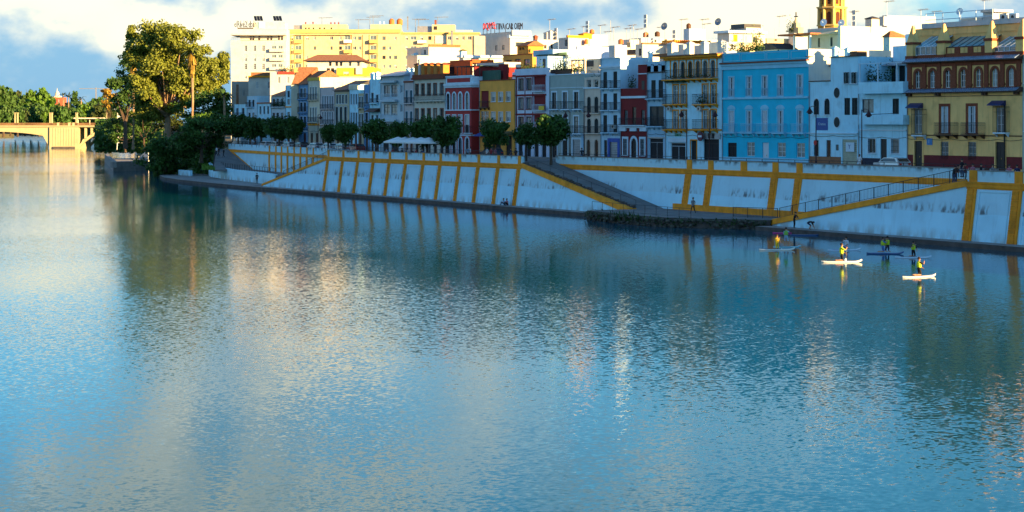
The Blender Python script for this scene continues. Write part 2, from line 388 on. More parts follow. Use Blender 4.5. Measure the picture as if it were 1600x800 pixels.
# ledge along the water
def ledge(name, label, pts_out, pts_in, z=LEDGE, m=M_STONE):
    b = MB(); n = len(pts_out)
    for k in range(n - 1):
        a, c, d, e = pts_out[k], pts_out[k + 1], pts_in[k + 1], pts_in[k]
        b.quad((a[0], a[1], z), (c[0], c[1], z), (d[0], d[1], z), (e[0], e[1], z), 0)
        b.quad((a[0], a[1], -1), (c[0], c[1], -1), (c[0], c[1], z), (a[0], a[1], z), 1)
    return tag(b.build(name, [M_CONC, m]), label, 'quay', kind='structure')
ledge('quay_ledge', 'narrow stone ledge', [(-164, 0), (-60, 0)], [(-164, 2.9), (-60, 2.9)])
ledge('quay_ledge', 'narrow stone ledge', [(-310, 0), (-192, 0)], [(-310, 2.9), (-192, 2.9)])
# ------------------------------------------------------------------ twin ramps and landing
PLAT = 1.05
def ramp_wall(name, label, xt, xl, zl, t0=2.2):
    """xt: top end (street), xl: low end"""
    s = 1 if xt > xl else -1
    root = thing(name, ((xt + xl) / 2, t0, LEDGE), label, 'ramp')
    zt = BAND1 + .15
    b = MB(); ft = lambda z: face_t(z)
    A = [(xl, ft(LEDGE), LEDGE), (xt, ft(LEDGE), LEDGE), (xt, ft(zt - .6), zt - .6), (xl, ft(max(zl - .6, LEDGE)), max(zl - .6, LEDGE + .01))]
    Bk = [(p[0], 3.35, p[2]) for p in A]
    if s < 0: A = A[::-1]; Bk = Bk[::-1]
    b.prism([(p[0], p[1], p[2]) for p in A], Bk); b.build('wall_face', M_WALL, root, (xl, t0, LEDGE))
    # yellow sloping band
    b = MB()
    c = [(xl, zl - .6), (xt, zt - .6), (xt, zt), (xl, zl)]
    f = [(x, face_t(max(z, LEDGE)) - .14, z) for x, z in c]; k = [(x, 3.45, z) for x, z in c]
    if s < 0: f = f[::-1]; k = k[::-1]
    b.prism(f, k); b.build('sloping_band', M_OCH, root, (xl, t0, zl))
    # roadway
    b = MB(); za, zb = zl - .08, STREET - .02
    q = [(xl, 3.45, za), (xt, 3.45, zb), (xt, 7.95, zb), (xl, 7.3, za)]
    lo = [(x, y, -.5) for x, y, _ in q]
    if s < 0: q = q[::-1]; lo = lo[::-1]
    b.prism(lo, q); b.build('roadway', M_ASPH, root, (xl, 5, za))
    return root, zt
def railing(parent, a, c, h=1.0, step=2.2, bars=.22, name='railing', r=.03, m=None):
    a, c = Vector(a), Vector(c); Ln = (c - a).length; b = MB(); m = m or M_IRON
    up = Vector((0, 0, h))
    b.tube([a + up, c + up], r, 5); b.tube([a + up * .12, c + up * .12], r * .7, 4)
    n = max(1, int(round(Ln / step)))
    for k in range(n + 1):
        p = a.lerp(c, k / n); b.tube([p, p + up * 1.03], r * 1.3, 5)
    nb = int(Ln / bars) if bars else 0
    for k in range(nb):
        p = a.lerp(c, (k + .5) / nb); b.tube([p + up * .12, p + up], r * .42, 3, caps=False)
    return b.build(name, m, parent, a)
rampB, zt = ramp_wall('quay_ramp', 'ramp with iron railing climbing towards the yellow brick house', -135.2, -164, 1.15)
railing(rampB, (-164, 3.2, 1.15), (-135.6, 3.2, zt + .0), 1.15, 2.3)
railing(rampB, (-171, 2.2, PLAT), (-164.1, 3.0, 1.15), 1.1, 2.3)
rampD, zt = ramp_wall('quay_ramp', 'wide grey ramp climbing from the water landing towards the clipped trees', -219, -192.2, 1.15)
b = MB()   # ragged low kerb stones along the ramp
rnd = random.Random(3)
for k in range(44):
    f = (k + .2) / 44; x = -219 + 26.8 * f; z = zt + (1.15 - zt) * f; h = rnd.uniform(.05, .3)
    b.box(x, x + rnd.uniform(.25, .5), 3.0 + rnd.uniform(0, .1), 3.4, z - .3, z + h)
tag(b.build('kerb_stones', M_STONE, rampD, (-205, 3, 3)), kind='stuff')
railing(rampD, (-219, 3.35, 6.0), (-192.2, 3.35, 1.15), 1.0, 3.5, 0, r=.02)
# water landing with broken edge
def landing():
    px_t = [(-192.6, 0.3), (-192.4, -3.2), (-186, -4.2), (-180, -4.9), (-174, -4.6), (-170, -2.5), (-167, .3), (-163.9, 1.9)]
    b = MB(); b.poly([(x, y, PLAT) for x, y in px_t] + [(-163.9, 7.4, PLAT), (-192.6, 7.4, PLAT)])
    for (x0, y0), (x1, y1) in zip(px_t[:-1], px_t[1:]): b.quad((x0, y0, -1), (x1, y1, -1), (x1, y1, PLAT), (x0, y0, PLAT), 1)
    o = tag(b.build('water_landing', [M_ASPH, M_STONE]), kind='structure')
    b = MB(); rnd = random.Random(5)
    for (x0, y0), (x1, y1) in zip(px_t[:-1], px_t[1:]):
        n = max(2, int(math.hypot(x1 - x0, y1 - y0) / .22))
        for k in range(n):
            f = k / n; x = x0 + (x1 - x0) * f; y = y0 + (y1 - y0) * f
            for r_ in range(3):
                s = rnd.uniform(.10, .34); cx, cy, cz = x + rnd.uniform(-.4, .4), y - rnd.uniform(-.3, .5), rnd.uniform(-.1, .8)
                if r_ == 2: cz = PLAT - .22
                pts = []
                for q in range(6):
                    a = q * math.pi / 3 + rnd.uniform(-.3, .3); pts.append((cx + s * math.cos(a) * rnd.uniform(.7, 1.1), cy + s * math.sin(a) * rnd.uniform(.6, 1)))
                a0, a1 = rnd.uniform(.5, .9), rnd.uniform(.4, .8); b.prism([(cx + (u - cx) * a0, cy + (v - cy) * a0, cz - s * .5) for u, v in pts], [(u, v, cz) for u, v in pts]); b.prism([(u, v, cz) for u, v in pts], [(cx + (u - cx) * a1 + .05, cy + (v - cy) * a1, cz + s * .45) for u, v in pts])
    tag(b.build('rubble_edge', mat('mossy_rubble', (.10, .095, .075), .95, .5, 2, .5, 6)), 'dark mossy rubble along the edge of the water landing', 'rubble', kind='stuff')
    b = MB()
    for k in range(650):
        i = rnd.randrange(len(px_t) - 1); f = rnd.random()
        x = px_t[i][0] * (1 - f) + px_t[i + 1][0] * f; y = px_t[i][1] * (1 - f) + px_t[i + 1][1] * f - rnd.uniform(-.2, .7)
        g = math.exp(-((x + 182) / 3) ** 2); h = rnd.uniform(.1, .3) * (1 + 2 * g); z = rnd.uniform(.2, 1.0) * (1 if g < .4 else 1.1)
        a = rnd.uniform(0, 6.3); dx, dy = .09 * math.cos(a), .09 * math.sin(a); lx, ly = rnd.uniform(-.2, .2), rnd.uniform(-.3, .1)
        b.poly([(x - dx, y - dy, z), (x + dx, y + dy, z), (x + lx, y + ly, z + h)])
    tag(b.build('weeds', M_LEAF), 'green weeds growing on the broken landing edge', 'weeds', kind='stuff')
landing()
fence = tag(railing(None, (-192, -2.9, PLAT), (-171, -3.4, PLAT), 1.05, 2.4, 0, 'landing_railing', .02), 'thin iron railing along the edge of the water landing', 'railing')
# ------------------------------------------------------------------ far end: lower terrace, stairs and its walls
XF = -282
TERR = 2.3
sheet('lower_terrace', [(-282, 3.3), (-282, REC(-282)), (-366, REC(-366) - .05), (-372, 17.5), (-360, 13.5), (-345, 11.2), (-322, 8.6), (-306, 4.2)], TERR, M_ASPH, 2.5)
fw = thing('quay_wall', (-320, 14, TERR), 'white wall with thin yellow piers set back above the lower terrace', 'wall')
def along(xa_, xb_, za, zb, thick, out, m, name, zc=None):
    b = MB(); q = []
    for x in (xa_, xb_): q.append((x, REC(x) - out))
    lo = [(q[0][0], q[0][1], za), (q[1][0], q[1][1], za), (q[1][0], q[1][1] + thick, za), (q[0][0], q[0][1] + thick, za)]
    if xa_ > xb_: lo = lo[::-1]
    b.prism(lo, [(x, y, zb) for x, y, _ in lo]); return b.build(name, m, fw, (xb_, q[1][1], za))
along(-369, -282, TERR, BAND1, .9, 0, M_WALL, 'wall_face')
along(-369, -272, BAND1 + .01, TOPZ, .4, -.05, M_WALL, 'parapet')
along(-369, -282, BAND0, BAND1, .3, .15, M_OCH, 'band')
for p in (421, 431, 440, 449.5, 459.5, 469.5, 479.5, 489.5):
    dx, dy = ray(p); k = (4.2 - .157 * 270 + TC) / (dy + .157 * dx); x = k * dx
    along(x - .5, x + .5, TERR, BAND0, .4, .12, M_OCH, 'pier'); along(x - .4, x + .4, BAND1 + .02, TOPZ + .01, .4, .05, M_OCH, 'parapet_pier')
b = MB()   # sloping yellow string beside the far ramp
q = [(-346.5, TERR + .05), (-349, TERR + .05), (-368.3, BAND0 + .3), (-365.8, BAND0 + .3)]
b.prism([(x, REC(x) - .16, z) for x, z in q], [(x, REC(x) + .3, z) for x, z in q]); b.build('sloping_band', M_OCH, fw, (-350, 16, TERR))
# ramp up from the terrace
fr = thing('terrace_ramp', (-358, 14, TERR), 'grey ramp rising from the lower terrace towards the big trees', 'ramp')
def RP(px, z):
    dx, dy = ray(px); k = (4.2 - .157 * 270 + TC) / (dy + .157 * dx); return Vector((k * dx, k * dy - TC - .2, z))
q = [G(333, 265, TERR + .02), RP(396, TERR + .02), RP(356.5, 5.95), D(338, 233, 391)]
b = MB(); b.prism([(p.x, p.y, TERR - .3) for p in q], q); b.build('roadway', M_ASPH, fr, (-358, 14, TERR))
railing(fr, q[0], q[3], 1.0, 2, 0)
# slope wall at the end of the long wall
sw = thing('quay_stair', (-295, 2.2, LEDGE), 'white triangular stair wall with railing at the end of the long quay wall', 'stair')
b = MB(); A = [(-307.2, face_t(.5), LEDGE), (-282, face_t(LEDGE), LEDGE), (-282, face_t(5.4), 5.4), (-307.2, face_t(.5), .52)]
b.prism(A, [(x, 3.6, z) for x, y, z in A]); b.build('wall_face', M_WALL, sw, (-295, 2.2, LEDGE))
b = MB(); A = [(-307.4, face_t(.5) - .1, .5), (-282, face_t(5.3) - .12, 5.3), (-282, face_t(5.6) - .12, 5.75), (-307.4, face_t(.6) - .1, .85)]
b.prism(A, [(x, 3.8, z) for x, y, z in A]); b.build('sloping_band', M_OCH, sw, (-295, 2.2, .5))
railing(sw, (-301, 3.5, 2.1), (-282.2, 3.5, 5.75), 1.1, 2.3)
# low curved wall along the terrace
lw = thing('terrace_wall', (-330, 10, LEDGE), 'low curved white wall around the lower terrace', 'wall')
cv = [(-306, 4.0), (-316, 6.6), (-328, 8.6), (-342, 10.4), (-354, 12.2), (-364, 14.2), (-373, 17), (-380, 20.5)]
b = MB()
for k in range(len(cv) - 1):
    (x0, y0), (x1, y1) = cv[k], cv[k + 1]; za = 2.45 + max(0, k - 3) * .22; zb = 2.45 + max(0, k - 2) * .22
    b.prism([(x1, y1, LEDGE), (x0, y0, LEDGE), (x0, y0 + .5, LEDGE), (x1, y1 + .5, LEDGE)], [(x1, y1, zb), (x0, y0, za), (x0, y0 + .5, za), (x1, y1 + .5, zb)])
b.build('wall_face', M_WALL, lw, (-330, 10, LEDGE))
railing(lw, (-308, 5.0, 2.46), (-342, 10.7, 2.46), 1.0, 2.2, .5)
railing(lw, (-342, 10.7, 2.46), (-354, 12.5, 2.6), 1.0, 2.2, .5)
ledge('quay_ledge', 'broad stone ledge', [(-389, 13), (-380, 9), (-366, 5), (-350, 2.5), (-330, .9), (-310, 0)], [(-385, 22), (-380, 21), (-366, 15), (-350, 12), (-330, 9.5), (-306, 4.2)])
lb = MB(); a = G(297, 276, .3); lb.box(a.x - 7, a.x, a.y, a.y + .5, 0, 1.55); 
tag(lb.build('landing_block', M_WALL, None, (a.x, a.y, 0)), 'small white wall stub standing under the dark riverside trees', 'wall')
# iron railing along the street edge above the long wall
er = tag(railing(None, (-282, 3.4, TOPZ), (-219.5, 3.4, TOPZ), .55, 3, .25, 'street_railing', .025), 'dark iron railing on top of the long quay wall', 'railing')
er2 = railing(None, (-368.5, REC(-368.5) + .2, TOPZ), (-283, REC(-283) + .2, TOPZ), .6, 3, .25, 'street_railing', .03); tag(er2, 'dark iron railing above the set-back wall of the lower terrace', 'railing')
er3 = tag(railing(None, (-218.5, 8.4, TOPZ), (-135.5, 8.4, TOPZ), .3, 3, 0, 'street_railing', .03), 'low dark rail along the parapet below the blue and white houses', 'railing')
# ------------------------------------------------------------------ house kit
M_SASH_W = mat('white_joinery', (.62, .70, .74), .5, .06); M_SASH_D = mat('dark_joinery', (.03, .022, .02), .5, .2)
M_SHUT_G = mat('dark_green_shutter', (.012, .022, .022), .6, .2); M_TRIM_W = plaster('white_trim', (.62, .76, .84), .1, .15)
M_BRICK = mat('red_brick', (.24, .065, .03), .9, .3, 6, .4, 25); M_BRASS = mat('brass', (.5, .36, .12), .35, 0, metal=1)
M_BLIND = mat('roller_blind', (.62, .62, .58), .7, .1); M_METAL = mat('grey_metal', (.35, .36, .38), .45, .15, metal=.6)
M_ROOFT = mat('roof_tile', (.30, .13, .06), .9, .35, 3, .5, 9); M_SLATE = mat('dark_roof', (.07, .065, .06), .85, .3, 2, .3, 8)
WCACHE = {}
def arch_pts(w, h, rise, n=8):
    """outline of an arched head from left spring to right spring"""
    r = rise; return [(-w / 2 * math.cos(math.pi * k / n), h - r + r * math.sin(math.pi * k / n)) for k in range(n + 1)]
def win_mesh(style, w, h, arch, fm, sm, gm, sw=.15):
    key = (style, round(w, 2), round(h, 2), arch, fm.name, sm.name if sm else '', gm.name, sw)
    if key in WCACHE: return WCACHE[key]
    b = MB(); ya, yb = .12, .19; fr = .07; q = w / 2
    def bar(x0, x1, z0, z1, m=0, y0=ya, y1=yb): b.box(x0, x1, y0, y1, z0, z1, m)
    rise = arch * q
    if style not in ('open',):
        bar(-q, -q + fr, 0, h); bar(q - fr, q, 0, h); bar(-q + fr, q - fr, h - fr, h); bar(-q + fr, q - fr, 0, fr)
    if style in ('casement', 'bars', 'folded', 'blind'):
        bar(-.035, .035, fr, h - fr, 0, ya - .01, yb - .01)
        if h > 1.7: bar(-q + fr, q - fr, h * .7, h * .7 + .05, 0, ya + .01, yb)
        if h > 1.7: bar(-q + fr, q - fr, h * .36, h * .36 + .04, 0, ya + .01, yb)
    if style == 'bars':
        n = max(3, int(w / .16))
        for k in range(n): x = -q + w * (k + .5) / n; bar(x - .012, x + .012, 0, h, 2, -.08, -.055)
        for z in (h * .2, h * .5, h * .8): bar(-q, q, z - .015, z + .015, 2, -.09, -.06)
    if style in ('shutter', 'folded'):
        leaves = [(-q + .02, -.02), (.02, q - .02)] if style == 'shutter' else [(-q + .03, -q + .03 + w * .27), (q - .03 - w * .27, q - .03)]
        for (xa, xb) in leaves:
            bar(xa, xa + .06, 0, h - .02, 0, .03, .09); bar(xb - .06, xb, 0, h - .02, 0, .03, .09)
            for z in (0, h * .48, h - .1): bar(xa + .06, xb - .06, z, z + .08, 0, .03, .09)
            n = int(h / .13)
            for k in range(n):
                z = h * (k + .3) / n
                b.quad((xa + .06, .035, z), (xb - .06, .035, z), (xb - .06, .085, z + .1), (xa + .06, .085, z + .1), 0)
    if style == 'blind':
        n = int(h * .55 / .08)
        for k in range(n): z = h - .08 * (k + 1); bar(-q + .03, q - .03, z, z + .07, 3, .08, .1)
    if style == 'garage':
        n = int(h / .22)
        for k in range(n): z = h * k / n; bar(-q + .04, q - .04, z + .01, z + h / n - .01, 0, .08, .11)
    if style == 'door':
        bar(-q + fr, q - fr, .02, h - fr, 0, .13, .17)
        for z0, z1 in ((.15, h * .42), (h * .48, h * .9)):
            bar(-q + .15, -.06, z0, z1, 0, .11, .14); bar(.06, q - .15, z0, z1, 0, .11, .14)
    if style == 'shop':
        bar(-q, q, h * .8, h * .8 + .06); bar(-.03, .03, 0, h * .8)
    if sm:
        s = sw
        if arch:
            ip = arch_pts(w, h, rise); op = arch_pts(w + 2 * s, h + s, rise + s)
            ip = [(-q, 0)] + ip + [(q, 0)]; op = [(-q - s, 0)] + op + [(q + s, 0)]
            for k in range(len(ip) - 1):
                a, c, d, e = ip[k], ip[k + 1], op[k + 1], op[k]
                b.quad((a[0], -.05, a[1]), (c[0], -.05, c[1]), (d[0], -.05, d[1]), (e[0], -.05, e[1]), 1)
                b.quad((e[0], -.05, e[1]), (d[0], -.05, d[1]), (d[0], 0, d[1]), (e[0], 0, e[1]), 1)
                b.quad((c[0], -.05, c[1]), (a[0], -.05, a[1]), (a[0], .1, a[1]), (c[0], .1, c[1]), 1)
        else:
            bar(-q - s, -q, 0, h + s, 1, -.05, .01); bar(q, q + s, 0, h + s, 1, -.05, .01); bar(-q, q, h, h + s, 1, -.05, .01)
        bar(-q - s - .04, q + s + .04, -.09, 0, 1, -.11, .02)
    g = MB()
    py = .155
    g.quad((-q, py, 0), (q, py, 0), (q, py, h), (-q, py, h))
    r = (b.mesh('window_' + style, [fm, sm or fm, M_IRON, M_BLIND]) if b.f else None, g.mesh('pane', [gm]))
    WCACHE[key] = r; return r
M_CURT = mat('curtained_glass', (.42, .40, .35), .35, .3, 3, spec=.5)
WRND = random.Random(17)
class House:
    ALL = []
    """a building whose facade is the local plane y = 0; local x to the viewer's right, z up from its base"""
    def __init__(s, label, px0, px1, ytop, m, t=20.0, depth=11.0, name='town_house', cat='house', k=None, group=None, base=STREET, side_px=None):
        s.t, s.k, s.m = t, k, m; s.base = base; s.depth = depth
        pc = (px0 + px1) / 2
        if k is None:
            s.x0 = PX(px0, t) + .012; loc = (s.x0, t, base); rz = 0
        else:
            s.u0 = (px0 - 800) / FPX * k; v = D(px0, 0, k); loc = (v.x, v.y, base); rz = R(90) - ANG
        s.root = thing(name, loc, label, cat, group)
        s.root.rotation_euler.z = rz
        s.w = s.U(px1) - .012; s.h = s.Z(pc, ytop)
        if side_px is not None and k is None:
            x1 = s.x0 + s.w; dx, dy = ray(side_px); s.depth = max(3, x1 * dy / dx - TC - t)
        s.holes = []; s.px0, s.px1 = px0, px1; House.ALL.append(s)
    def U(s, px, off=0.0):
        if s.k is None: return PX(px, s.t + off) - s.x0
        return (px - 800) / FPX * (s.k + off) - s.u0
    def Z(s, px, py, off=0.0):
        if s.k is None: return PZ(px, py, s.t + off) - s.base
        return CH - (py - Y0) / FPX * (s.k + off) - s.base
    def add(s, name, me, parent=None, loc=(0, 0, 0)):
        o = bpy.data.objects.new(name, me); col.objects.link(o); o.parent = parent or s.root; o.location = loc; return o
    def part(s, name, b, mats, parent=None, loc=(0, 0, 0)):
        if not isinstance(mats, (list, tuple)): mats = [mats]
        return s.add(name, b.mesh(name, mats), parent, loc)
    def win(s, xs, wpx, yt, yb, style='casement', fm=None, sm=None, arch=0.0, gm=None, sw=.15, name='window', zmin=.12, balc=None):
        fm = fm or M_SASH_W; auto = gm is None and style in ('casement', 'folded', 'bars'); gm = gm or M_GLASS
        if not hasattr(xs, '__len__'): xs = [xs]
        xm = sum(xs) / len(xs); za, zb = s.Z(xm, yb), s.Z(xm, yt)
        za = max(za, zmin); wd = s.U(xm + wpx / 2) - s.U(xm - wpx / 2)
        for x in xs:
            c = s.U(x)
            c = min(max(c, wd / 2 + .06), s.w - wd / 2 - .06)
            s.holes.append((c - wd / 2, c + wd / 2, za, zb, arch * wd / 2))
            fmh, pane = win_mesh(style, wd, zb - za, arch, fm, sm, WRND.choice((M_GLASS, M_GLASS, M_GLASS2, M_CURT)) if auto else gm, sw)
            if fmh is None: s.add(name, pane, None, (c, 0, za)); continue
            o = s.add(name, fmh, None, (c, 0, za)); s.add('pane', pane, o)
            if style == 'door':
                if 'knob' not in WCACHE:
                    kb = MB(); kb.box(.12, .16, .04, .12, 1.0, 1.14); WCACHE['knob'] = kb.mesh('handle', [M_BRASS])
                s.add('handle', WCACHE['knob'], o)
            if balc: s.bal_at(c - wd / 2 - balc[0], c + wd / 2 + balc[0], za, *balc[1:])
    def bal_at(s, a, c, z, h=1.0, proj=.55, slab=None, rail=None, solid=None, brackets=True):
        slab = slab or M_TRIM_W; rail = rail or M_IRON
        b = MB(); b.box(a, c, -proj, -.01, z - .16, z - .02)
        if brackets:
            n = max(2, int((c - a) / 1.2) + 1)
            for k in range(n):
                x = a + .12 + (c - a - .24) * k / (n - 1)
                b.prism([(x - .05, -.01, z - .5), (x + .05, -.01, z - .5), (x + .05, -.1, z - .5), (x - .05, -.1, z - .5)][::-1], [(x - .05, -.01, z - .17), (x + .05, -.01, z - .17), (x + .05, -proj * .8, z - .17), (x - .05, -proj * .8, z - .17)][::-1])
        o = s.part('balcony', b, slab, None)
        b = MB()
        if solid:
            b.box(a, c, -proj, -proj + .1, z - .02, z + h); b.box(a, a + .1, -proj + .1, -.01, z - .02, z + h); b.box(c - .1, c, -proj + .1, -.01, z - .02, z + h)
            s.part('parapet', b, solid, o); return o
        y = -proj + .04; r = .022
        for (p, q) in (((a + .03, y), (c - .03, y)), ((a + .03, y), (a + .03, -.02)), ((c - .03, y), (c - .03, -.02))):
            for zz, rr in ((z + h, r * 1.3), (z + .1, r), (z + h * .8, r * .7)): b.tube([(p[0], p[1], zz), (q[0], q[1], zz)], rr, 4, caps=False)
            Ln = math.hypot(q[0] - p[0], q[1] - p[1]); n = max(2, int(Ln / .13))
            for k in range(n + 1):
                x, yy = p[0] + (q[0] - p[0]) * k / n, p[1] + (q[1] - p[1]) * k / n
                b.tube([(x, yy, z), (x, yy, z + h)], .011, 3, caps=False)
        s.part('railing', b, rail, o); return o
    def bal(s, pa, pb, yt, yb, proj=.6, slab=None, rail=None, solid=None, brackets=True):
        pc = (pa + pb) / 2; z = s.Z(pc, yb, -proj) + .16; h = s.Z(pc, yt, -proj) - z
        return s.bal_at(s.U(pa, -proj), s.U(pb, -proj), z, max(.5, h), proj, slab, rail, solid, brackets)
    def band(s, yt, yb, m, proj=.08, pa=None, pb=None, name='string_course', over=.0):
        xm = (s.px0 + s.px1) / 2; a = -over if pa is None else s.U(pa); c = s.w + over if pb is None else s.U(pb)
        b = MB(); z0, z1 = s.Z(xm, yb), s.Z(xm, yt); b.box(a, c, -proj, .03 if yt > 0 else .0, max(z0, .02), z1)
        return s.part(name, b, m)
    def box(s, pa, pb, yt, yb, f, d, m, name='block', parent=None):
        """upright box whose front face lies f behind the facade and spans the given pixels there"""
        pc = (pa + pb) / 2; b = MB(); b.box(s.U(pa, f), s.U(pb, f), f, f + d, s.Z(pc, yb, f), s.Z(pc, yt, f)); return s.part(name, b, m, parent)
    def finish(s, wall_m=None, coping=None, wall_name='wall', reveal=.2, roof_m=None, top=None):
        b = MB(); w_, h = s.w, s.h; m = 0
        rd = lambda v: round(v, 4)
        H = [(max(rd(a), .03), min(rd(c), w_ - .03), max(rd(z0), .01), min(rd(z1), h - .05), r) for a, c, z0, z1, r in s.holes]
        xs = sorted({0, rd(w_)} | {v for q in H for v in q[:2]}); zs = sorted({0, rd(h)} | {v for q in H for v in q[2:4]})
        for i in range(len(xs) - 1):
            run = None
            for j in range(len(zs) - 1):
                cx, cz = (xs[i] + xs[i + 1]) / 2, (zs[j] + zs[j + 1]) / 2
                hole = any(a < cx < c and z0 < cz < z1 for a, c, z0, z1, r in H)
                if not hole:
                    if run is None: run = zs[j]
                if run is not None and (hole or j == len(zs) - 2):
                    e = zs[j] if hole else zs[j + 1]
                    b.quad((xs[i], 0, run), (xs[i + 1], 0, run), (xs[i + 1], 0, e), (xs[i], 0, e)); run = None
        for a, c, z0, z1, r in H:
            d = reveal; zt = z1 - r
            b.quad((a, 0, z0), (a, d, z0), (a, d, zt), (a, 0, zt)); b.quad((c, d, z0), (c, 0, z0), (c, 0, zt), (c, d, zt))
            b.quad((a, d, z0), (a, 0, z0), (c, 0, z0), (c, d, z0))
            if r > 0:
                ap = [((a + c) / 2 + x, z0 + z) for x, z in arch_pts(c - a, z1 - z0, r)]
                n = len(ap) // 2
                b.poly([(a, 0, z1)] + [(x, 0, z) for x, z in ap[:n + 1]][::-1] if False else [(x, 0, z) for x, z in ap[:n + 1]] + [(a, 0, z1)])
                b.poly([(x, 0, z) for x, z in ap[n:]] + [(c, 0, z1)])
                for k in range(len(ap) - 1):
                    (x0, za), (x1, zb) = ap[k], ap[k + 1]; b.quad((x0, 0, za), (x1, 0, zb), (x1, d, zb), (x0, d, za))
            else: b.quad((a, 0, z1), (c, 0, z1), (c, d, z1), (a, d, z1))
        D_ = s.depth
        b.quad((w_, 0, 0), (w_, D_, 0), (w_, D_, h), (w_, 0, h)); b.quad((0, D_, 0), (0, 0, 0), (0, 0, h), (0, D_, h))
        b.quad((w_, D_, 0), (0, D_, 0), (0, D_, h), (w_, D_, h)); b.quad((0, 0, h), (w_, 0, h), (w_, D_, h), (0, D_, h), 0)
        s.wall = s.part(wall_name, b, wall_m or s.m)
        if coping:
            b = MB(); b.box(-.03, w_ + .03, -.1, .35, h + .004, h + .14); b.box(w_ - .3, w_ + .03, .35, D_, h + .004, h + .14); s.part('coping', b, coping)
        return s
    # --- roof furniture (fixed to the house)
    def antenna(s, px, yt, yb, f=5.0, kind='yagi', m=None):
        x, z0, z1 = s.U(px, f), s.Z(px, yb, f), s.Z(px, yt, f); z0 = min(z0, s.h); b = MB(); m = m or M_METAL
        sc_ = (s.k or (TC + s.t) / ray(px)[1]) / 240.0
        b.tube([(x, f, z0), (x, f, z1)], .035 * sc_, 5)
        if kind == 'yagi':
            L_ = 1.3 * sc_; b.tube([(x - L_ * .3, f, z1), (x + L_, f, z1 + .1)], .03 * sc_, 4)
            for q in range(6): u = x - L_ * .3 + L_ * 1.3 * q / 5; b.tube([(u, f - .35, z1 + .05), (u, f + .35, z1 + .05)], .02 * sc_, 3); b.tube([(u, f, z1 - .12), (u, f, z1 + .22)], .02 * sc_, 3)
        if kind == 'panel':
            for q in range(3): b.box(x - .35 * sc_, x + .35 * sc_, f - .1, f - .05, z1 - .75 * q - .6, z1 - .75 * q, 0)
        if kind == 'dish':
            n = 12; rr = .5 * sc_; c = Vector((x, f - .15, z1)); ax = Vector((.35, -.9, .25)).normalized(); u = ax.cross(Vector((0, 0, 1))).normalized(); q = ax.cross(u)
            ring = [c + rr * (u * math.cos(a * 2 * math.pi / n) + q * math.sin(a * 2 * math.pi / n)) for a in range(n)]; apex = c - ax * .18 * sc_
            for a in range(n): b.poly([apex, ring[a], ring[(a + 1) % n]], 0)
            b.tube([apex, c + ax * .4 * sc_], .03 * sc_, 4)
        return s.part('satellite_dish' if kind == 'dish' else 'antenna', b, m)
    def chimney(s, px, wpx, yt, yb, f=4.0, m=None, cap=None, d=None):
        m = m or M_WHITE_SHADE; a, c = s.U(px - wpx / 2, f), s.U(px + wpx / 2, f); z0, z1 = min(s.Z(px, yb, f), s.h - .05), s.Z(px, yt, f); b = MB()
        d = d or (c - a)
        b.box(a, c, f, f + d, z0, z1 - .25, 0); e = .08; b.box(a - e, c + e, f - e, f + d + e, z1 - .25, z1 - .12, 1)
        xm, ym = (a + c) / 2, f + d / 2
        b.prism([(a - e, f - e, z1 - .12), (c + e, f - e, z1 - .12), (c + e, f + d + e, z1 - .12), (a - e, f + d + e, z1 - .12)], [(xm - .05, ym - .05, z1 + .15), (xm + .05, ym - .05, z1 + .15), (xm + .05, ym + .05, z1 + .15), (xm - .05, ym + .05, z1 + .15)], 1)
        return s.part('chimney', b, [m, cap or m])
    def ac(s, px, py, f=-.4, size=.8, m=None):
        x, z = s.U(px, f), s.Z(px, py, f); b = MB(); b.box(x - size / 2, x + size / 2, f, f + .38, z - size * .35, z + size * .35, 0)
        ring = [(x + .22 * size * math.cos(a * math.pi / 5), f - .01, z + .22 * size * math.sin(a * math.pi / 5)) for a in range(10)][::-1]; b.poly(ring, 1)
        return s.part('air_conditioner', b, [m or M_BLIND, M_IRON])
    def hood(s, pa, pb, yt, yb, proj, m, f=0.0, name='awning'):
        a, c = s.U(pa, f), s.U(pb, f); pc = (pa + pb) / 2; z0, z1 = s.Z(pc, yb, f), s.Z(pc, yt, f); b = MB()
        b.prism([(a, f - proj, z0), (c, f - proj, z0), (c, f - .02, z0), (a, f - .02, z0)], [(a, f - proj, z0 + .08), (c, f - proj, z0 + .08), (c, f - .02, z1), (a, f - .02, z1)])
        return s.part(name, b, m)
    def plants(s, pa, pb, yb, f, n, hgt, m=None, seed=1):
        rnd = random.Random(seed); b = MB()
        for _ in range(n):
            px = rnd.uniform(pa, pb); x = s.U(px, f) + rnd.uniform(-.2, .2); y = f + rnd.uniform(-.3, .3); z = s.Z((pa + pb) / 2, yb, f) + abs(rnd.gauss(0, .5)) * hgt
            v = Vector((rnd.uniform(-1, 1), rnd.uniform(-1, 1), rnd.uniform(-.3, 1))).normalized() * .22; u = v.cross(Vector((rnd.random(), rnd.random(), rnd.random()))).normalized() * .1; c = Vector((x, y, z))
            b.poly([c - u, c + v * .6, c + u, c - v * .5])
        return tag(s.part('potted_plants', b, m or M_LEAF), kind='stuff')
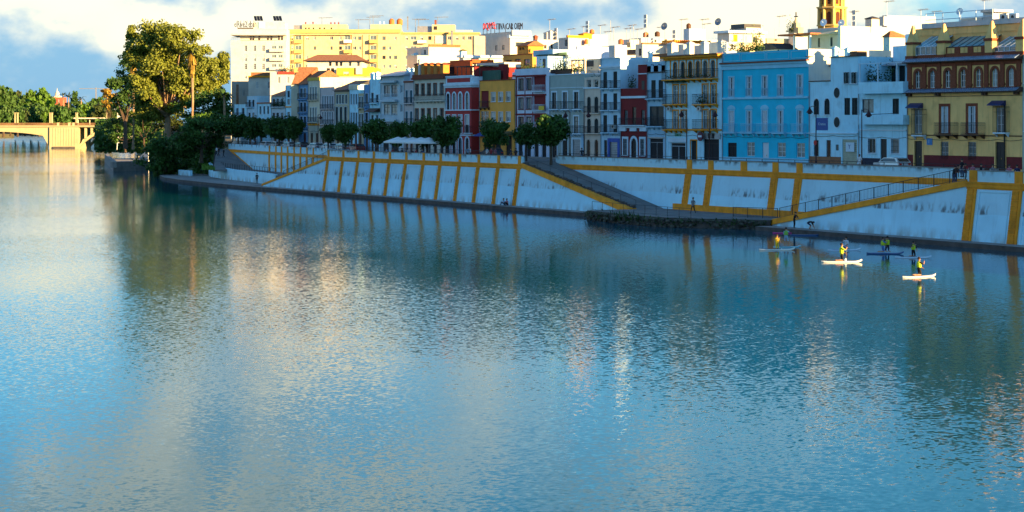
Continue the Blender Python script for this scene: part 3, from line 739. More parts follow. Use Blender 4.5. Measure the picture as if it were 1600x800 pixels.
def letters(txt, size, m, parent, loc, rz=0.0, thick=.03, name='lettering', mirror=False):
    cu = bpy.data.curves.new(name, 'FONT'); cu.body = txt; cu.size = size; cu.extrude = thick; cu.align_x = 'CENTER'; cu.align_y = 'CENTER'; cu.resolution_u = 2
    tmp = bpy.data.objects.new(name, cu); col.objects.link(tmp)
    dg_ = bpy.context.evaluated_depsgraph_get(); me = bpy.data.meshes.new_from_object(tmp.evaluated_get(dg_)); bpy.data.objects.remove(tmp)
    me.materials.clear(); me.materials.append(m)
    o = bpy.data.objects.new(name, me); col.objects.link(o); o.parent = parent; o.location = loc; o.rotation_euler = (R(90), 0, rz)
    if mirror: o.scale.x = -1
    return o
# ------------------------------------------------------------------ front row, from the near end to the far end
M_YEL = plaster('straw_yellow_plaster', (.93, .56, .20)); M_RED_D = mat('oxblood_paint', (.16, .018, .02), .8, .2)
M_TILE_B = mat('blue_white_glazed_tile', (.22, .30, .42), .25, .5, 9); M_TILE_N = mat('navy_glazed_tile', (.02, .035, .13), .3, .3, 6)
M_CYAN = mat('glasshouse_glass', (.16, .34, .36), .15, .25, 1.2, spec=.6)
def yellow_house():
    h = House('straw yellow house with brick arcade, blue tile cornices and sloping glass attic', 1417, 1597.5, 91, M_YEL, depth=14)
    h.win([1435, 1562.5], 13, 221, 262, 'door', M_SASH_D, M_YEL)
    h.win([1476, 1519], 12, 221.5, 249.5, 'bars', M_SASH_W, None, gm=M_GLASS2)
    h.win([1476, 1518.5], 12, 166, 208, 'folded', M_SASH_W, M_BRICK, sw=.3)
    h.win([1434.5, 1563.5], 13, 169, 209, 'casement', M_SASH_W, None)
    ac = [1434, 1457, 1481, 1505, 1529, 1554.5, 1580]
    h.win(ac, 8.5, 108.5, 136.5, 'casement', M_SASH_W, M_BRICK, arch=1.0, sw=.3)
    h.finish()
    z = h.Z
    for a, c in ((1417, 1427), (1444, 1555), (1573, 1597)): h.band(243.5, 262, M_RED_D, .04, a, c, 'dado')
    h.band(211, 212.6, M_WOOD, .06); h.band(149.5, 150.5, M_WOOD, .05)
    for a in (1458.5, 1500.5): h.bal(a, a + 29.5, 192, 212, .85, M_WOOD)
    # brick frame of the arcade
    pil = [1422, 1445, 1468, 1492, 1516, 1542, 1567, 1592.5]
    for p in pil: h.band(97.5, 137, M_BRICK, .16, p - 3, p + 3, 'pilaster')
    h.band(96, 102.5, M_BRICK, .10, name='brick_band')
    for p in pil: h.band(131, 134, M_BRICK, .2, p - 4.2, p + 4.2, 'pilaster_base')
    # tiled cornices, each glazed tile a piece
    for yc, pj in ((88.5, .75), (137.5, .65)):
        zc = h.Z(1507, yc); b = MB(); b.prism([(-.1, -pj + .1, zc - .5), (h.w + .1, -pj + .1, zc - .5), (h.w + .1, 0, zc - .5), (-.1, 0, zc - .5)], [(-.1, -pj + .1, zc - .38), (h.w + .1, -pj + .1, zc - .38), (h.w + .1, 0, zc), (-.1, 0, zc)])
        c = h.part('tile_cornice', b, M_WOOD)
        tm = WCACHE.setdefault('glazed_tile', None)
        if tm is None:
            q = MB(); prof = [(-.11, 0), (-.06, .09), (.06, .09), (.11, 0)]
            q.prism([(x, -.72, zz) for x, zz in prof][::-1], [(x, 0, zz + .34) for x, zz in prof][::-1]); tm = WCACHE['glazed_tile'] = q.mesh('glazed_tile', [M_TILE_B])
        n = int(h.w / .34)
        for k in range(n): h.add('glazed_tile', tm, c, (.17 + k * .34, 0, zc - .40))
    for p in (1422, 1467, 1540, 1590):
        for d in (-2, 2): h.band(143, 149, M_WOOD, .35, p + d - 1.2, p + d + 1.2, 'bracket')
    # iron oriels with blue tiled hoods
    for a, c, yt in ((1423.5, 1441.5, 161), (1551, 1571, 157)):
        h.hood(a - 1, c + 1, yt, yt + 8, .75, M_TILE_N, name='tiled_hood')
        o = h.bal(a, c, yt + 10, yt + 52, .6, M_TRIM_W)
        b = MB(); zt = h.Z((a + c) / 2, yt + 9, -.6); zb = h.Z((a + c) / 2, yt + 50, -.6)
        for p in (a, (a + c) / 2, c): x = h.U(p, -.6); b.tube([(x, -.56, zb), (x, -.56, zt)], .03, 4)
        h.part('grille', b, M_IRON)
    # attic: posts with pyramid caps, set-back wall, glass lean-tos
    for p in (1422.5, 1470.5, 1545.5, 1594):
        b = MB(); x = h.U(p, .3); z0, z1 = h.h, h.Z(p, 70 - (p - 1422) * .05, .3); b.box(x - .55, x + .55, .2, 1.2, z0, z1, 0); b.box(x - .65, x + .65, .1, 1.3, z0, z0 + .5, 1); b.box(x - .65, x + .65, .1, 1.3, z1, z1 + .28, 1)
        b.prism([(x - .5, .2, z1 + .28), (x + .5, .2, z1 + .28), (x + .5, 1.2, z1 + .28), (x - .5, 1.2, z1 + .28)], [(x - .1, .6, z1 + 2.1), (x + .1, .6, z1 + 2.1), (x + .1, .8, z1 + 2.1), (x - .1, .8, z1 + 2.1)], 0)
        h.part('attic_post', b, [M_YEL, M_BRICK])
    b = MB(); zt = h.Z(1507, 41, 3); b.box(h.U(1430, 3), h.w, 3, 14, h.h, zt, 0); b.box(h.U(1442, 3), h.w + .2, 2.8, 14, zt, zt + .55, 1); b.box(h.U(1430, 3), h.w + .05, 2.9, 14, zt - .8, zt - .65, 0)
    h.part('attic_wall', b, [M_YEL, M_METAL])
    b = MB(); b.box(h.U(1430), h.w - .1, .3, 1.0, h.h, h.h + .55); h.part('attic_sill', b, M_BRICK)
    for a, c, glaz in ((1431, 1463, 1), (1476, 1538, 0), (1552, 1587, 1)):
        x0, x1 = h.U(a, .6), h.U(c, .6); zs = h.h + .55; zm = h.Z((a + c) / 2, 73, .6); ze = h.Z((a + c) / 2, 57.5, 3); n = 4 if glaz else 6
        b = MB()
        for k in range(n + 1): x = x0 + (x1 - x0) * k / n; b.tube([(x, .6, zm), (x, 2.98, ze)], .045, 4)
        b.tube([(x0, .6, zm), (x1, .6, zm)], .06, 4); b.tube([(x0, .6, zs), (x1, .6, zs)], .06, 4)
        fr = h.part('glass_lean_to', b, M_SASH_W if glaz else M_SASH_D)
        for k in range(n):
            xa, xb = x0 + (x1 - x0) * k / n + .05, x0 + (x1 - x0) * (k + 1) / n - .05
            q = MB(); q.quad((xa, .6, zm), (xb, .6, zm), (xb, 2.98, ze), (xa, 2.98, ze)); h.part('pane', q, M_CYAN, fr)
            q = MB(); q.quad((xa, .6, zs), (xb, .6, zs), (xb, .6, zm), (xa, .6, zm)); h.part('pane' if glaz else 'panel', q, M_GLASS2 if glaz else M_YEL, fr)
            if glaz: q = MB(); q.box(xa - .09, xa, .56, .64, zs, zm); h.part('post', q, M_SASH_W, fr)
        if not glaz:
            for k in range(4): q = MB(); xx = x0 + (x1 - x0) * k / 3; q.box(xx - .4, xx + .4, .5, .7, zs, zm); h.part('brick_pier', q, M_BRICK, fr)
    # roof deck
    f = 7
    b = MB()
    for k in range(5): x = h.U(1447 + k * 26, 4); b.tube([(x, 4, zt + .5), (x, 4, zt + 1.75)], .05, 5)
    for q in (1.0, 1.7): b.tube([(h.U(1447, 4), 4, zt + q), (h.U(1551, 4), 4, zt + q)], .045, 5)
    h.part('deck_railing', b, M_TRIM_W)
    h.box(1536, 1552, 16, 40, 5, 2, M_METAL, 'vent_stack'); h.box(1532, 1553, 15, 19, 4.6, 2.8, M_METAL, 'vent_hood')
    h.ac(1567, 27, 5, 1.1); h.ac(1582, 27, 5, 1.1); h.box(1500, 1535, 28, 40, 6, 3, M_WHITE_SUN, 'deck_cabin')
    h.antenna(1501, 18, 40, 5, 'dish', M_TRIM_W); h.antenna(1538, 1, 20, 6, 'yagi'); h.antenna(1439, 16, 45, 5, 'yagi'); h.antenna(1460, 19, 45, 6, 'yagi')
    # blue tile sign and drainpipe
    h.box(1448, 1456.5, 216, 226.5, -.05, .04, mat('blue_tile_sign', (.05, .22, .5), .4, .15), 'tile_sign'); letters('1', .5, M_TRIM_W, h.root, (h.U(1452), -.06, h.Z(1452, 221.3)), thick=.004)
    b = MB(); x = h.U(1571); b.tube([(x, -.15, 0), (x, -.15, h.Z(1571, 157))], .08, 6); h.part('drainpipe', b, M_IRON)
    return h
yellow_house()
M_PALEG = plaster('pale_green_plaster', (.42, .52, .46))
h = House('pale green sliver of a house past the straw yellow one', 1597.6, 1650, 84, M_PALEG); h.win([1606, 1622, 1638], 9, 160, 205, 'casement', sm=M_TRIM_W); h.win([1606, 1622, 1638], 9, 100, 130, 'casement', sm=M_TRIM_W); h.finish()
# more of the row beyond the frame, whose roofs shade the river
for i, (a, c, yt, mm) in enumerate(((1650, 1760, 75, M_WHITE_SHADE), (1760, 1900, 55, M_YEL), (1900, 2100, 22, M_WHITE_SUN), (2100, 2500, 5, M_WHITE_SHADE), (2500, 3300, -19, M_WHITE_SUN), (3300, 5000, -88, M_YEL))):
    h = House(('plain white', 'plain straw', 'bright white', 'broad white', 'pale cream', 'tall straw')[i] + ' house further along the quay outside the view', a, c, yt, mm, depth=14)
    h.win([a + (c - a) * q for q in (.2, .5, .8)], 10, 165, 205, 'casement', sm=M_TRIM_W); h.finish()

def white_house_a():
    h = House('modern white house with curved solid balconies and open roof terrace', 1341, 1416.8, 128, M_WHITE_SHADE, depth=13)
    h.win([1362.5, 1399], 12, 217, 239.5, 'bars', M_SASH_W, M_TRIM_W, sw=.1); h.win(1380.5, 10, 217, 262, 'door', M_SASH_D)
    h.win(1356, 18, 155, 176, 'casement', M_SASH_D); h.win(1399.5, 10, 154, 178, 'shutter', M_SHUT_G)
    h.finish()
    h.band(202.5, 204.5, M_TRIM_W, .12); h.band(247.5, 262, mat('slate_dado', (.03, .035, .06), .8, .2), .04, 1341, 1375, 'dado')
    h.bal(1341.5, 1411, 180, 194.5, .9, M_WHITE_SHADE, solid=M_WHITE_SHADE, brackets=False)
    h.bal(1341, 1411, 128, 146, .9, M_WHITE_SHADE, solid=M_WHITE_SHADE, brackets=False)
    # terrace storey set back
    b = MB(); zt = h.Z(1380, 73, 5); b.box(.1, h.w - .05, 5, 13, h.h, zt); h.part('upper_storey', b, M_WHITE_SHADE)
    z0 = h.h
    for p in (1396, 1411): b = MB(); b.box(h.U(p - 5, 5), h.U(p + 3, 5), 4.93, 5.02, z0 + .1, h.Z(p, 103, 5)); h.part('terrace_door', b, M_SHUT_G)
    h.hood(1384, 1416, 96, 103, 1.6, mat('grey_awning', (.42, .44, .46), .8, .1), 5)
    b = MB(); zt2 = h.Z(1380, 99, -.3)
    for p in (1371, 1401, 1343): x = h.U(p, -.3); b.box(x - .06, x + .06, -.3, -.18, z0, zt2)
    b.box(h.U(1341, -.3), h.U(1412, -.3), -.32, -.16, zt2, zt2 + .08); h.part('terrace_frame', b, M_TRIM_W)
    h.plants(1352, 1378, 127, 1.2, 260, 1.6, seed=4); h.plants(1384, 1394, 126, 3, 90, 2.2, seed=5)
    b = MB(); b.tube([(h.U(1368), -.94, h.Z(1368, 179)), (h.U(1410), -.94, h.Z(1410, 177))], .03, 4); h.part('handrail', b, M_IRON)
    return h
white_house_a()
M_SIGNB = mat('sign_blue', (.03, .08, .30), .5, .1); M_CREAM = plaster('cream_plaster', (.70, .62, .46))
def white_house_b():
    h = House('plain white house with oval windows, arched shutters and slatted garage door', 1264, 1340.8, 127, M_WHITE_SHADE, depth=13)
    h.win([1276, 1292.5], 8.5, 154, 179, 'shutter', M_SHUT_G, M_TRIM_W, arch=1.0, sw=.08)
    h.win([1323.7, 1335.5], 9, 153, 179.5, 'shutter', M_SHUT_G)
    h.win(1275.5, 7, 219, 244, 'bars', M_SASH_D); h.win(1294.5, 7, 219, 262, 'door', M_WOOD); h.win(1308, 4.5, 226, 235, 'casement', M_SASH_D)
    h.win(1327.5, 23, 218, 262, 'garage', mat('pale_slat_door', (.42, .44, .32), .7, .15))
    h.finish()
    for yy in (145, 191):
        n = 16
        for r_, mm, f, nm in ((1.15, M_TRIM_W, -.05, 'oval_window'), (1.0, M_SHUT_G, -.07, 'oval_pane')):
            b = MB(); cx, cz = h.U(1308), h.Z(1308, yy); a_ = (h.U(1312.5) - h.U(1303.5)) / 2; c_ = .6
            ring = [(cx + a_ * r_ * math.cos(q * 2 * math.pi / n), cz + c_ * r_ * math.sin(q * 2 * math.pi / n)) for q in range(n)]
            b.prism([(x, f, z) for x, z in ring], [(x, .02, z) for x, z in ring]); h.part(nm, b, mm)
    b = MB(); b.box(h.U(1298), h.w, 0, 13, h.h, h.Z(1319, 89)); tw = h.part('upper_wall', b, M_WHITE_SHADE)
    h.win([], 1, 1, 1) if False else None
    for p in (1323.7, 1335.5):
        fm, pn = win_mesh('shutter', h.U(p + 4.5) - h.U(p - 4.5), h.Z(p, 113) - h.Z(p, 130.5), 0, M_SHUT_G, M_TRIM_W, M_GLASS, .05)
        o = h.add('window', fm, None, (h.U(p), -.11, h.Z(p, 130.5))); h.add('pane', pn, o)
    h.band(207.5, 209, M_TRIM_W, .15); h.band(245, 262, mat('brown_tile_dado', (.28, .12, .05), .6, .2), .04, 1264, 1314, 'dado'); h.band(181, 181.6, M_TRIM_W, .06, 1268, 1298)
    b = MB(); b.box(h.U(1297.5), h.w + .1, -.15, .4, h.Z(1319, 89), h.Z(1319, 87.8)); h.part('coping', b, M_WOOD)
    b = MB(); b.box(0, h.U(1298), -.08, .3, h.h, h.h + .12); h.part('terrace_coping', b, M_WOOD)
    for yy, f in ((102.5, 3), (93, 6)): h.box(1267, 1298, yy, yy + 1.6, f, .4, M_WOOD, 'beam')
    h.box(1265, 1298, 104, 127, 5, 4, M_WHITE_SUN, 'terrace_wall'); h.box(1265, 1300, 77, 104, 9, 3, M_WHITE_SUN, 'terrace_back_wall')
    h.box(1321.5, 1334.5, 222.5, 237, -.08, .05, M_TRIM_W, 'shop_sign'); letters('Y', .7, M_SIGNB, h.root, (h.U(1328), -.09, h.Z(1328, 229.5)), thick=.004)
    h.chimney(1302, 5, 74, 90, 2); h.chimney(1322, 5, 75, 90, 3); h.box(1328, 1339, 80, 89, 3, 1.5, M_WOOD, 'water_tank')
    return h
white_house_b()
M_AZUR = plaster('azure_plaster', (.02, .54, .76), .1, .12); M_AZUR_T = plaster('pale_azure_trim', (.30, .64, .80), .05, .1)
def blue_house():
    h = House('bright azure three storey house with white louvred shutters', 1128.5, 1263.6, 80, M_AZUR, depth=13)
    xs = [1143, 1170.5, 1195, 1219.5, 1250]
    h.win(xs, 8, 119, 150, 'folded', M_SASH_W, M_AZUR_T); h.win([xs[0], xs[2]], 8, 173, 207, 'shutter', M_SASH_W, M_AZUR_T); h.win([xs[1], xs[3], xs[4]], 8, 173, 207, 'folded', M_SASH_W, M_AZUR_T)
    h.win(1144, 14, 223, 262, 'shop', M_SASH_D, None, gm=M_DARK); h.win([1173, 1221, 1251], 13, 223, 245, 'casement', M_SASH_W, None, gm=M_GLASS2); h.win(1196, 10, 223, 262, 'door', M_SASH_W)
    h.finish()
    xm = 1196
    b = MB(); z = h.Z(xm, 95.5); b.box(-.1, h.w + .1, -.45, 0, z - .18, z, 0); b.box(-.05, h.w + .05, -.3, 0, z - .42, z - .18, 1); b.box(-.02, h.w + .02, -.15, 0, z - .9, z - .42, 1); h.part('cornice', b, [M_BRICK, M_AZUR_T])
    for a, c in ((1131, 1156), (1158, 1196), (1198, 1233), (1236, 1261)):
        b = MB(); x0, x1 = h.U(a), h.U(c); z0, z1 = h.h - 1.05, h.h - .22
        for q in ((x0, x1, z1, z1 + .07), (x0, x1, z0, z0 + .07), (x0, x0 + .09, z0 + .07, z1), (x1 - .09, x1, z0 + .07, z1)): b.box(q[0], q[1], -.04, 0, q[2], q[3])
        h.part('parapet_moulding', b, M_AZUR_T)
    h.band(151.5, 154.5, M_AZUR_T, .18); h.band(206.8, 208.3, M_AZUR_T, .1); h.band(246.5, 262, M_AZUR_T, .06, name='dado')
    for x in xs:
        c = h.U(x); z = h.Z(xm, 207); h.bal_at(c - 1.25, c + 1.25, z, 1.05, .5, M_AZUR_T, M_AZUR_T)
        zz = h.Z(xm, 150); h.bal_at(c - .62, c + .62, zz, .95, .12, M_AZUR_T, M_AZUR_T, brackets=False)
        b = MB(); z1 = h.Z(xm, 173) + .16; ap = arch_pts(1.7, .55, .5, 8); b.prism([(c + u, -.07, z1 + v) for u, v in ap], [(c + u, 0, z1 + v) for u, v in ap]); h.part('pediment', b, M_AZUR_T)
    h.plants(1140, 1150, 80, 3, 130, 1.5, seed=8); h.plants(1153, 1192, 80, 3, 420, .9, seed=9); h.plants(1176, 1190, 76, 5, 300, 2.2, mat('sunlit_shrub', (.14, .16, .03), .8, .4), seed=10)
    b = MB(); b.quad((h.w + .01, 0, 0), (h.w + .01, h.depth, 0), (h.w + .01, h.depth, h.h + .02), (h.w + .01, 0, h.h + .02)); h.part('party_wall', b, M_WHITE_SUN)
    b = MB(); b.box(h.U(1263), h.U(1263) + .5, -.5, .3, h.Z(xm, 92), h.Z(xm, 91)); h.part('eave_stub', b, M_WOOD)
    return h
blue_house()
def ochre_trim_house():
    h = House('white house with ochre trimmed balconies and an arcaded loggia on top', 1039.5, 1127.8, 87, M_WHITE_SHADE, depth=12)
    ar = [1055, 1067, 1078.5, 1090.5, 1102, 1114]
    h.win(ar, 6, 95.5, 121, 'casement', M_SASH_D, M_OCH, arch=1.0, sw=.07)
    h.win([1056, 1068.5], 8, 133, 162, 'casement', M_SASH_W, M_OCH, gm=M_GLASS2, sw=.18); h.win([1102, 1115], 8, 132, 162, 'casement', M_SASH_W, M_OCH, sw=.18)
    h.win([1056, 1068.5], 8, 173, 201, 'casement', M_SASH_W, M_OCH, gm=M_GLASS2, sw=.18); h.win([1102, 1115], 8, 172, 201, 'casement', M_SASH_W, M_OCH, sw=.18)
    h.win(1059.5, 23, 223, 262, 'shop', M_SASH_W, None, gm=M_DARK); h.win(1084, 9, 219.5, 262, 'open', M_OCH, M_OCH, gm=M_DARK); h.win(1111.5, 24, 217.5, 262, 'shop', M_SASH_D, None, gm=M_DARK)
    h.finish()
    for p in (1048, 1061, 1072.5, 1084.5, 1096, 1108, 1120.5): h.band(90, 121, M_OCH, .07, p - .75, p + .75, 'pilaster')
    b = MB(); b.box(-.2, h.w + .1, -.7, 0, h.h - .25, h.h, 0); b.box(-.2, h.w + .1, -.85, .2, h.h, h.h + .15, 1); b.box(0, h.w, -.3, 0, h.h - .5, h.h - .25, 0); h.part('eaves', b, [M_OCH, M_ROOFT])
    h.bal(1033, 1113, 108.5, 125, .95, M_OCH); h.bal(1034, 1066.5, 147.5, 164.5, .8, M_OCH); h.bal(1080.5, 1114.5, 147, 164.5, .8, M_OCH)
    h.bal(1034, 1066.5, 187, 204, .8, M_OCH); h.bal(1080.5, 1114.5, 187, 204, .8, M_OCH); h.band(201.5, 204, M_OCH, .1)
    h.hood(1046, 1073, 125.5, 129, .8, mat('green_awning', (.04, .09, .05), .8, .2)); h.ac(1044, 170); h.ac(1091, 170)
    h.band(216, 222.5, M_TRIM_W, .12, 1045, 1074, 'shop_fascia'); h.band(208, 217, M_METAL, .12, 1099, 1126, 'shop_fascia')
    h.box(1079.5, 1089, 218, 219.5, -.1, .1, M_OCH, 'door_lintel')
    letters('baco', .8, mat('sign_green', (.03, .25, .10), .5, .1), h.root, (h.U(1060), -.06, h.Z(1060, 210)), thick=.02)
    letters('IIIH IIIII', .5, M_SASH_D, h.root, (h.U(1112.5), -.15, h.Z(1112, 210.4)), thick=.02); letters('IIII HIII', .5, M_SASH_D, h.root, (h.U(1112.5), -.15, h.Z(1112, 214.6)), thick=.02)
    b = MB(); n = 14; cx, cz = h.U(1094, -.5), h.Z(1094, 213, -.5); ring = [(cx + .62 * math.cos(q * 2 * math.pi / n), cz + .62 * math.sin(q * 2 * math.pi / n)) for q in range(n)]
    b.prism([(x, -.55, z) for x, z in ring], [(x, -.45, z) for x, z in ring], 0); b.box(cx - .4, cx + .4, -.57, -.56, cz - .12, cz + .12, 1); b.box(cx - .03, cx + .03, -.5, 0, cz - .03, cz + .03, 0); h.part('round_sign', b, [mat('maroon_sign', (.12, .02, .04), .5, .1), M_TRIM_W])
    for p, w_ in ((1046, 7), (1075, 5), (1098, 5), (1124, 6)): h.chimney(p, w_, 67 - (p - 1046) * .04, 88, 2.5, M_WHITE_SUN)
    h.box(1050, 1068, 70, 86, 5, 2, M_WHITE_SUN, 'roof_cabin'); h.box(1080, 1096, 71, 86, 6, 2, M_WHITE_SUN, 'roof_cabin'); h.box(1104, 1122, 66, 86, 5, 3, M_WHITE_SUN, 'roof_cabin')
    h.plants(1042, 1110, 121, -.6, 160, .5, seed=11); h.plants(1088, 1104, 161, -.5, 120, 1.0, seed=12)
    return h
ochre_trim_house()
M_SKY = plaster('pale_sky_plaster', (.36, .58, .72), .12, .2)
def sky_house():
    h = House('narrow pale blue house with twin arched gaps in its parapet', 1011.3, 1039.2, 96, M_SKY, depth=11)
    h.win([1021, 1032.5], 7, 125, 153, 'shutter', M_SHUT_G); h.win(1026, 22, 166, 197, 'shutter', M_SHUT_G); h.win(1025.5, 21, 216, 262, 'shop', M_METAL, None, gm=M_DARK)
    zt = h.h; h.h = h.Z(1025, 113)
    h.finish(); z0 = h.h
    b = MB()
    for a, c in ((0, .2), (.36, .62), (.8, 1.0)): b.box(h.w * a, h.w * c, 0, .35, z0, zt - .35)
    b.box(0, h.w, 0, .35, zt - .35, zt); b.box(0, h.w, 0, .35, z0, z0 + .9); h.part('parapet', b, M_SKY)
    h.band(112, 114, M_SASH_D, .1); h.bal(1007.5, 1035, 140.5, 155.5, .6, M_SKY); h.bal(1009, 1034, 184, 199, .5, M_SKY)
    h.box(1011.5, 1039, 214, 216, -.1, .1, M_METAL, 'shop_fascia'); h.chimney(1014, 3, 80, 97, 3)
    h.box(1020, 1042, 84, 88, 5, 4, M_ROOFT, 'tiled_shelter')
    return h
sky_house()
M_OXB = plaster('oxblood_plaster', (.21, .022, .022), .1, .1)
def oxblood_house():
    h = House('low dark red house with white trimmed ground floor and roof terrace', 969.5, 1011.1, 138, M_OXB, depth=11)
    h.win([978, 1004.5], 5.5, 172, 196, 'casement', M_SASH_D); h.win(990.7, 6, 167, 196, 'casement', M_WOOD)
    h.win([977, 1004], 6, 217, 243, 'bars', M_SASH_W, M_TRIM_W, gm=M_GLASS2, sw=.3); h.win(990.5, 8, 216, 262, 'door', M_SASH_D, M_TRIM_W, arch=1.0, sw=.35)
    h.finish()
    b = MB(); b.box(h.U(997), h.w, 0, 7, h.h, h.Z(1004, 101)); h.part('stair_tower', b, M_OXB)
    b = MB(); b.box(h.U(996.5), h.w + .05, -.1, 7, h.Z(1004, 114.5), h.Z(1004, 116)); b.box(h.U(996.5), h.w + .05, -.1, 7, h.Z(1004, 101), h.Z(1004, 100)); h.part('tower_cornice', b, M_TRIM_W)
    h.box(1002.5, 1007, 126, 140, -.02, .1, M_SASH_D, 'tower_window')
    h.band(150, 153.5, M_TRIM_W, .12); h.band(196, 200, M_TRIM_W, .18)
    for p in (974, 990.5, 1006): h.band(200, 205, M_TRIM_W, .2, p - 5, p + 5, 'swag')
    h.bal(966, 1006, 184.5, 197, .45, M_TRIM_W, brackets=False); h.plants(977, 992, 137, 1.5, 220, 1.8, seed=13); h.box(976, 979, 118, 138, 2, .2, M_METAL, 'flue')
    return h
oxblood_house()
M_PBLUE = plaster('bluish_white_plaster', (.48, .70, .82), .15, .3); M_COBALT = mat('cobalt_paint', (.03, .09, .42), .5, .15)
def tall_white():
    h = House('slim bluish white house with six small iron balconies and cobalt shopfront', 938.5, 969.3, 90, M_PBLUE, depth=12, side_px=1014)
    for yt, yb in ((112, 138), (146, 172), (180, 207)):
        h.win([945.5, 961.3], 6, yt, yb, 'shutter', M_SHUT_G); 
        for p in (937, 951.8): h.bal(p, p + 13, yb - 12, yb + 1.5, .5, M_PBLUE)
    h.win(946, 5, 219, 262, 'door', M_SASH_D); h.win(959.5, 14, 222, 262, 'garage', M_METAL)
    h.finish()
    b = MB(); z = h.Z(954, 103); b.box(-.05, h.w + .05, -.3, 0, z - .25, z); b.box(-.03, h.w + .03, -.15, 0, z - .45, z - .25); h.part('cornice', b, M_TRIM_W); h.band(90, 91.5, M_TRIM_W, .12)
    b = MB(); x0, x1 = h.U(950), h.U(968.5); z1 = h.Z(959, 216); b.box(x0, x0 + .5, -.1, 0, .02, z1); b.box(x1 - .5, x1, -.1, 0, .02, z1); b.box(x0 + .5, x1 - .5, -.1, 0, h.Z(959, 222), z1); h.part('shopfront', b, M_COBALT)
    h.box(952, 961, 71, 90, 5, 2, M_METAL, 'stair_head'); h.ac(957, 198)
    return h
tall_white()
M_ROSE = plaster('rose_cream_plaster', (.68, .57, .46), .12, .2)
def cream_arch():
    h = House('rose cream house with three storeys of paired arched shutters', 912.5, 938.3, 137, M_ROSE, depth=11)
    for yt, yb in ((151, 177), (185, 209)): h.win([920.5, 932], 6, yt, yb, 'shutter', M_SHUT_G, M_ROSE, arch=.8, sw=.12)
    h.win([919.5, 932], 6, 218, 262, 'door', M_WOOD, M_ROSE, arch=1.0, sw=.12)
    h.finish()
    b = MB(); zt = h.Z(925, 120.5)
    for a, c in ((0, .14), (.42, .56), (.86, 1)): b.box(h.w * a, h.w * c, .02, .3, h.h, zt - .35)
    b.box(0, h.w, .02, .3, zt - .35, zt); h.part('terrace_arcade', b, M_ROSE); h.band(136, 138.5, M_TRIM_W, .15)
    h.plants(914, 937, 136, 1.2, 300, 1.6, mat('dark_hedge', (.01, .035, .02), .8, .4), seed=15)
    for yb in (178, 209.5): h.bal(911, 935, yb - 12, yb, .4, M_ROSE, brackets=False)
    h.box(913, 938, 110, 121, 3, .3, mat('glass_screen', (.35, .45, .5), .2, .1), 'glass_screen'); h.box(914, 937, 92, 110, 5, 4, M_CREAM, 'roof_cabin'); h.box(915, 927, 95, 104, 4.95, .1, M_SASH_D, 'cabin_window')
    return h
cream_arch()
M_SAGE = plaster('sage_grey_plaster', (.36, .43, .40), .12, .25)
def sage_house():
    h = House('sage grey house with white framed balcony doors and glazed roof terrace', 858.6, 912.3, 117, M_SAGE, depth=12)
    h.win([866, 883, 900.5], 7, 144, 170, 'casement', M_SASH_D, M_TRIM_W, sw=.22); h.win([866, 883, 900.5], 7, 182, 208, 'casement', M_SASH_D, M_TRIM_W, sw=.22)
    h.win([866.5, 883], 8, 219, 262, 'door', M_SASH_D, M_TRIM_W); h.win(901, 12, 218, 262, 'garage', M_METAL, M_TRIM_W, sw=.3)
    h.finish(coping=M_TRIM_W)
    h.band(136.5, 137.5, M_TRIM_W, .06); h.band(210, 212, M_SKY, .08); h.band(212.05, 262, M_SKY, .02, 907.5, 912, 'pilaster')
    for yb in (171, 209):
        for p in (858, 875, 893): h.bal(p, p + 14, yb - 12.5, yb + 1, .55, M_TRIM_W)
    # roof terrace
    b = MB(); b.box(h.U(860, 1), h.U(892, 1), 1, 1.2, h.h, h.Z(876, 108, 1)); h.part('planter', b, M_WOOD); h.plants(868, 884, 109, .9, 260, 1.4, seed=16); h.plants(893, 912, 112, 1.5, 260, 1.4, seed=17)
    b = MB()
    for k in range(9): x = h.U(861 + k * 3.6, 1.1); b.box(x - .04, x + .04, 1.05, 1.15, h.Z(870, 108, 1.1), h.Z(870, 91.5, 1.1))
    b.box(h.U(860, 1.1), h.U(893, 1.1), 1.03, 1.17, h.Z(876, 91.5, 1.1), h.Z(876, 90.5, 1.1)); h.part('terrace_screen', b, M_TRIM_W)
    b = MB()
    for p in (893, 904, 913): x = h.U(p, 1.5); b.box(x - .12, x + .12, 1.5, 1.74, h.h, h.Z(p, 94, 1.5))
    b.box(h.U(892, 1.5), h.U(914, 1.5), 1.45, 1.8, h.Z(903, 95, 1.5), h.Z(903, 93, 1.5)); h.part('pergola', b, M_CREAM)
    h.box(858, 888, 86, 108, 7, 3, M_CREAM, 'roof_cabin'); h.hood(850, 886, 82.5, 86.5, 1.5, mat('green_awning', (.04, .09, .05), .8, .2), 7)
    return h
sage_house()
M_LILAC = plaster('lilac_white_plaster', (.62, .70, .82), .1, .2)
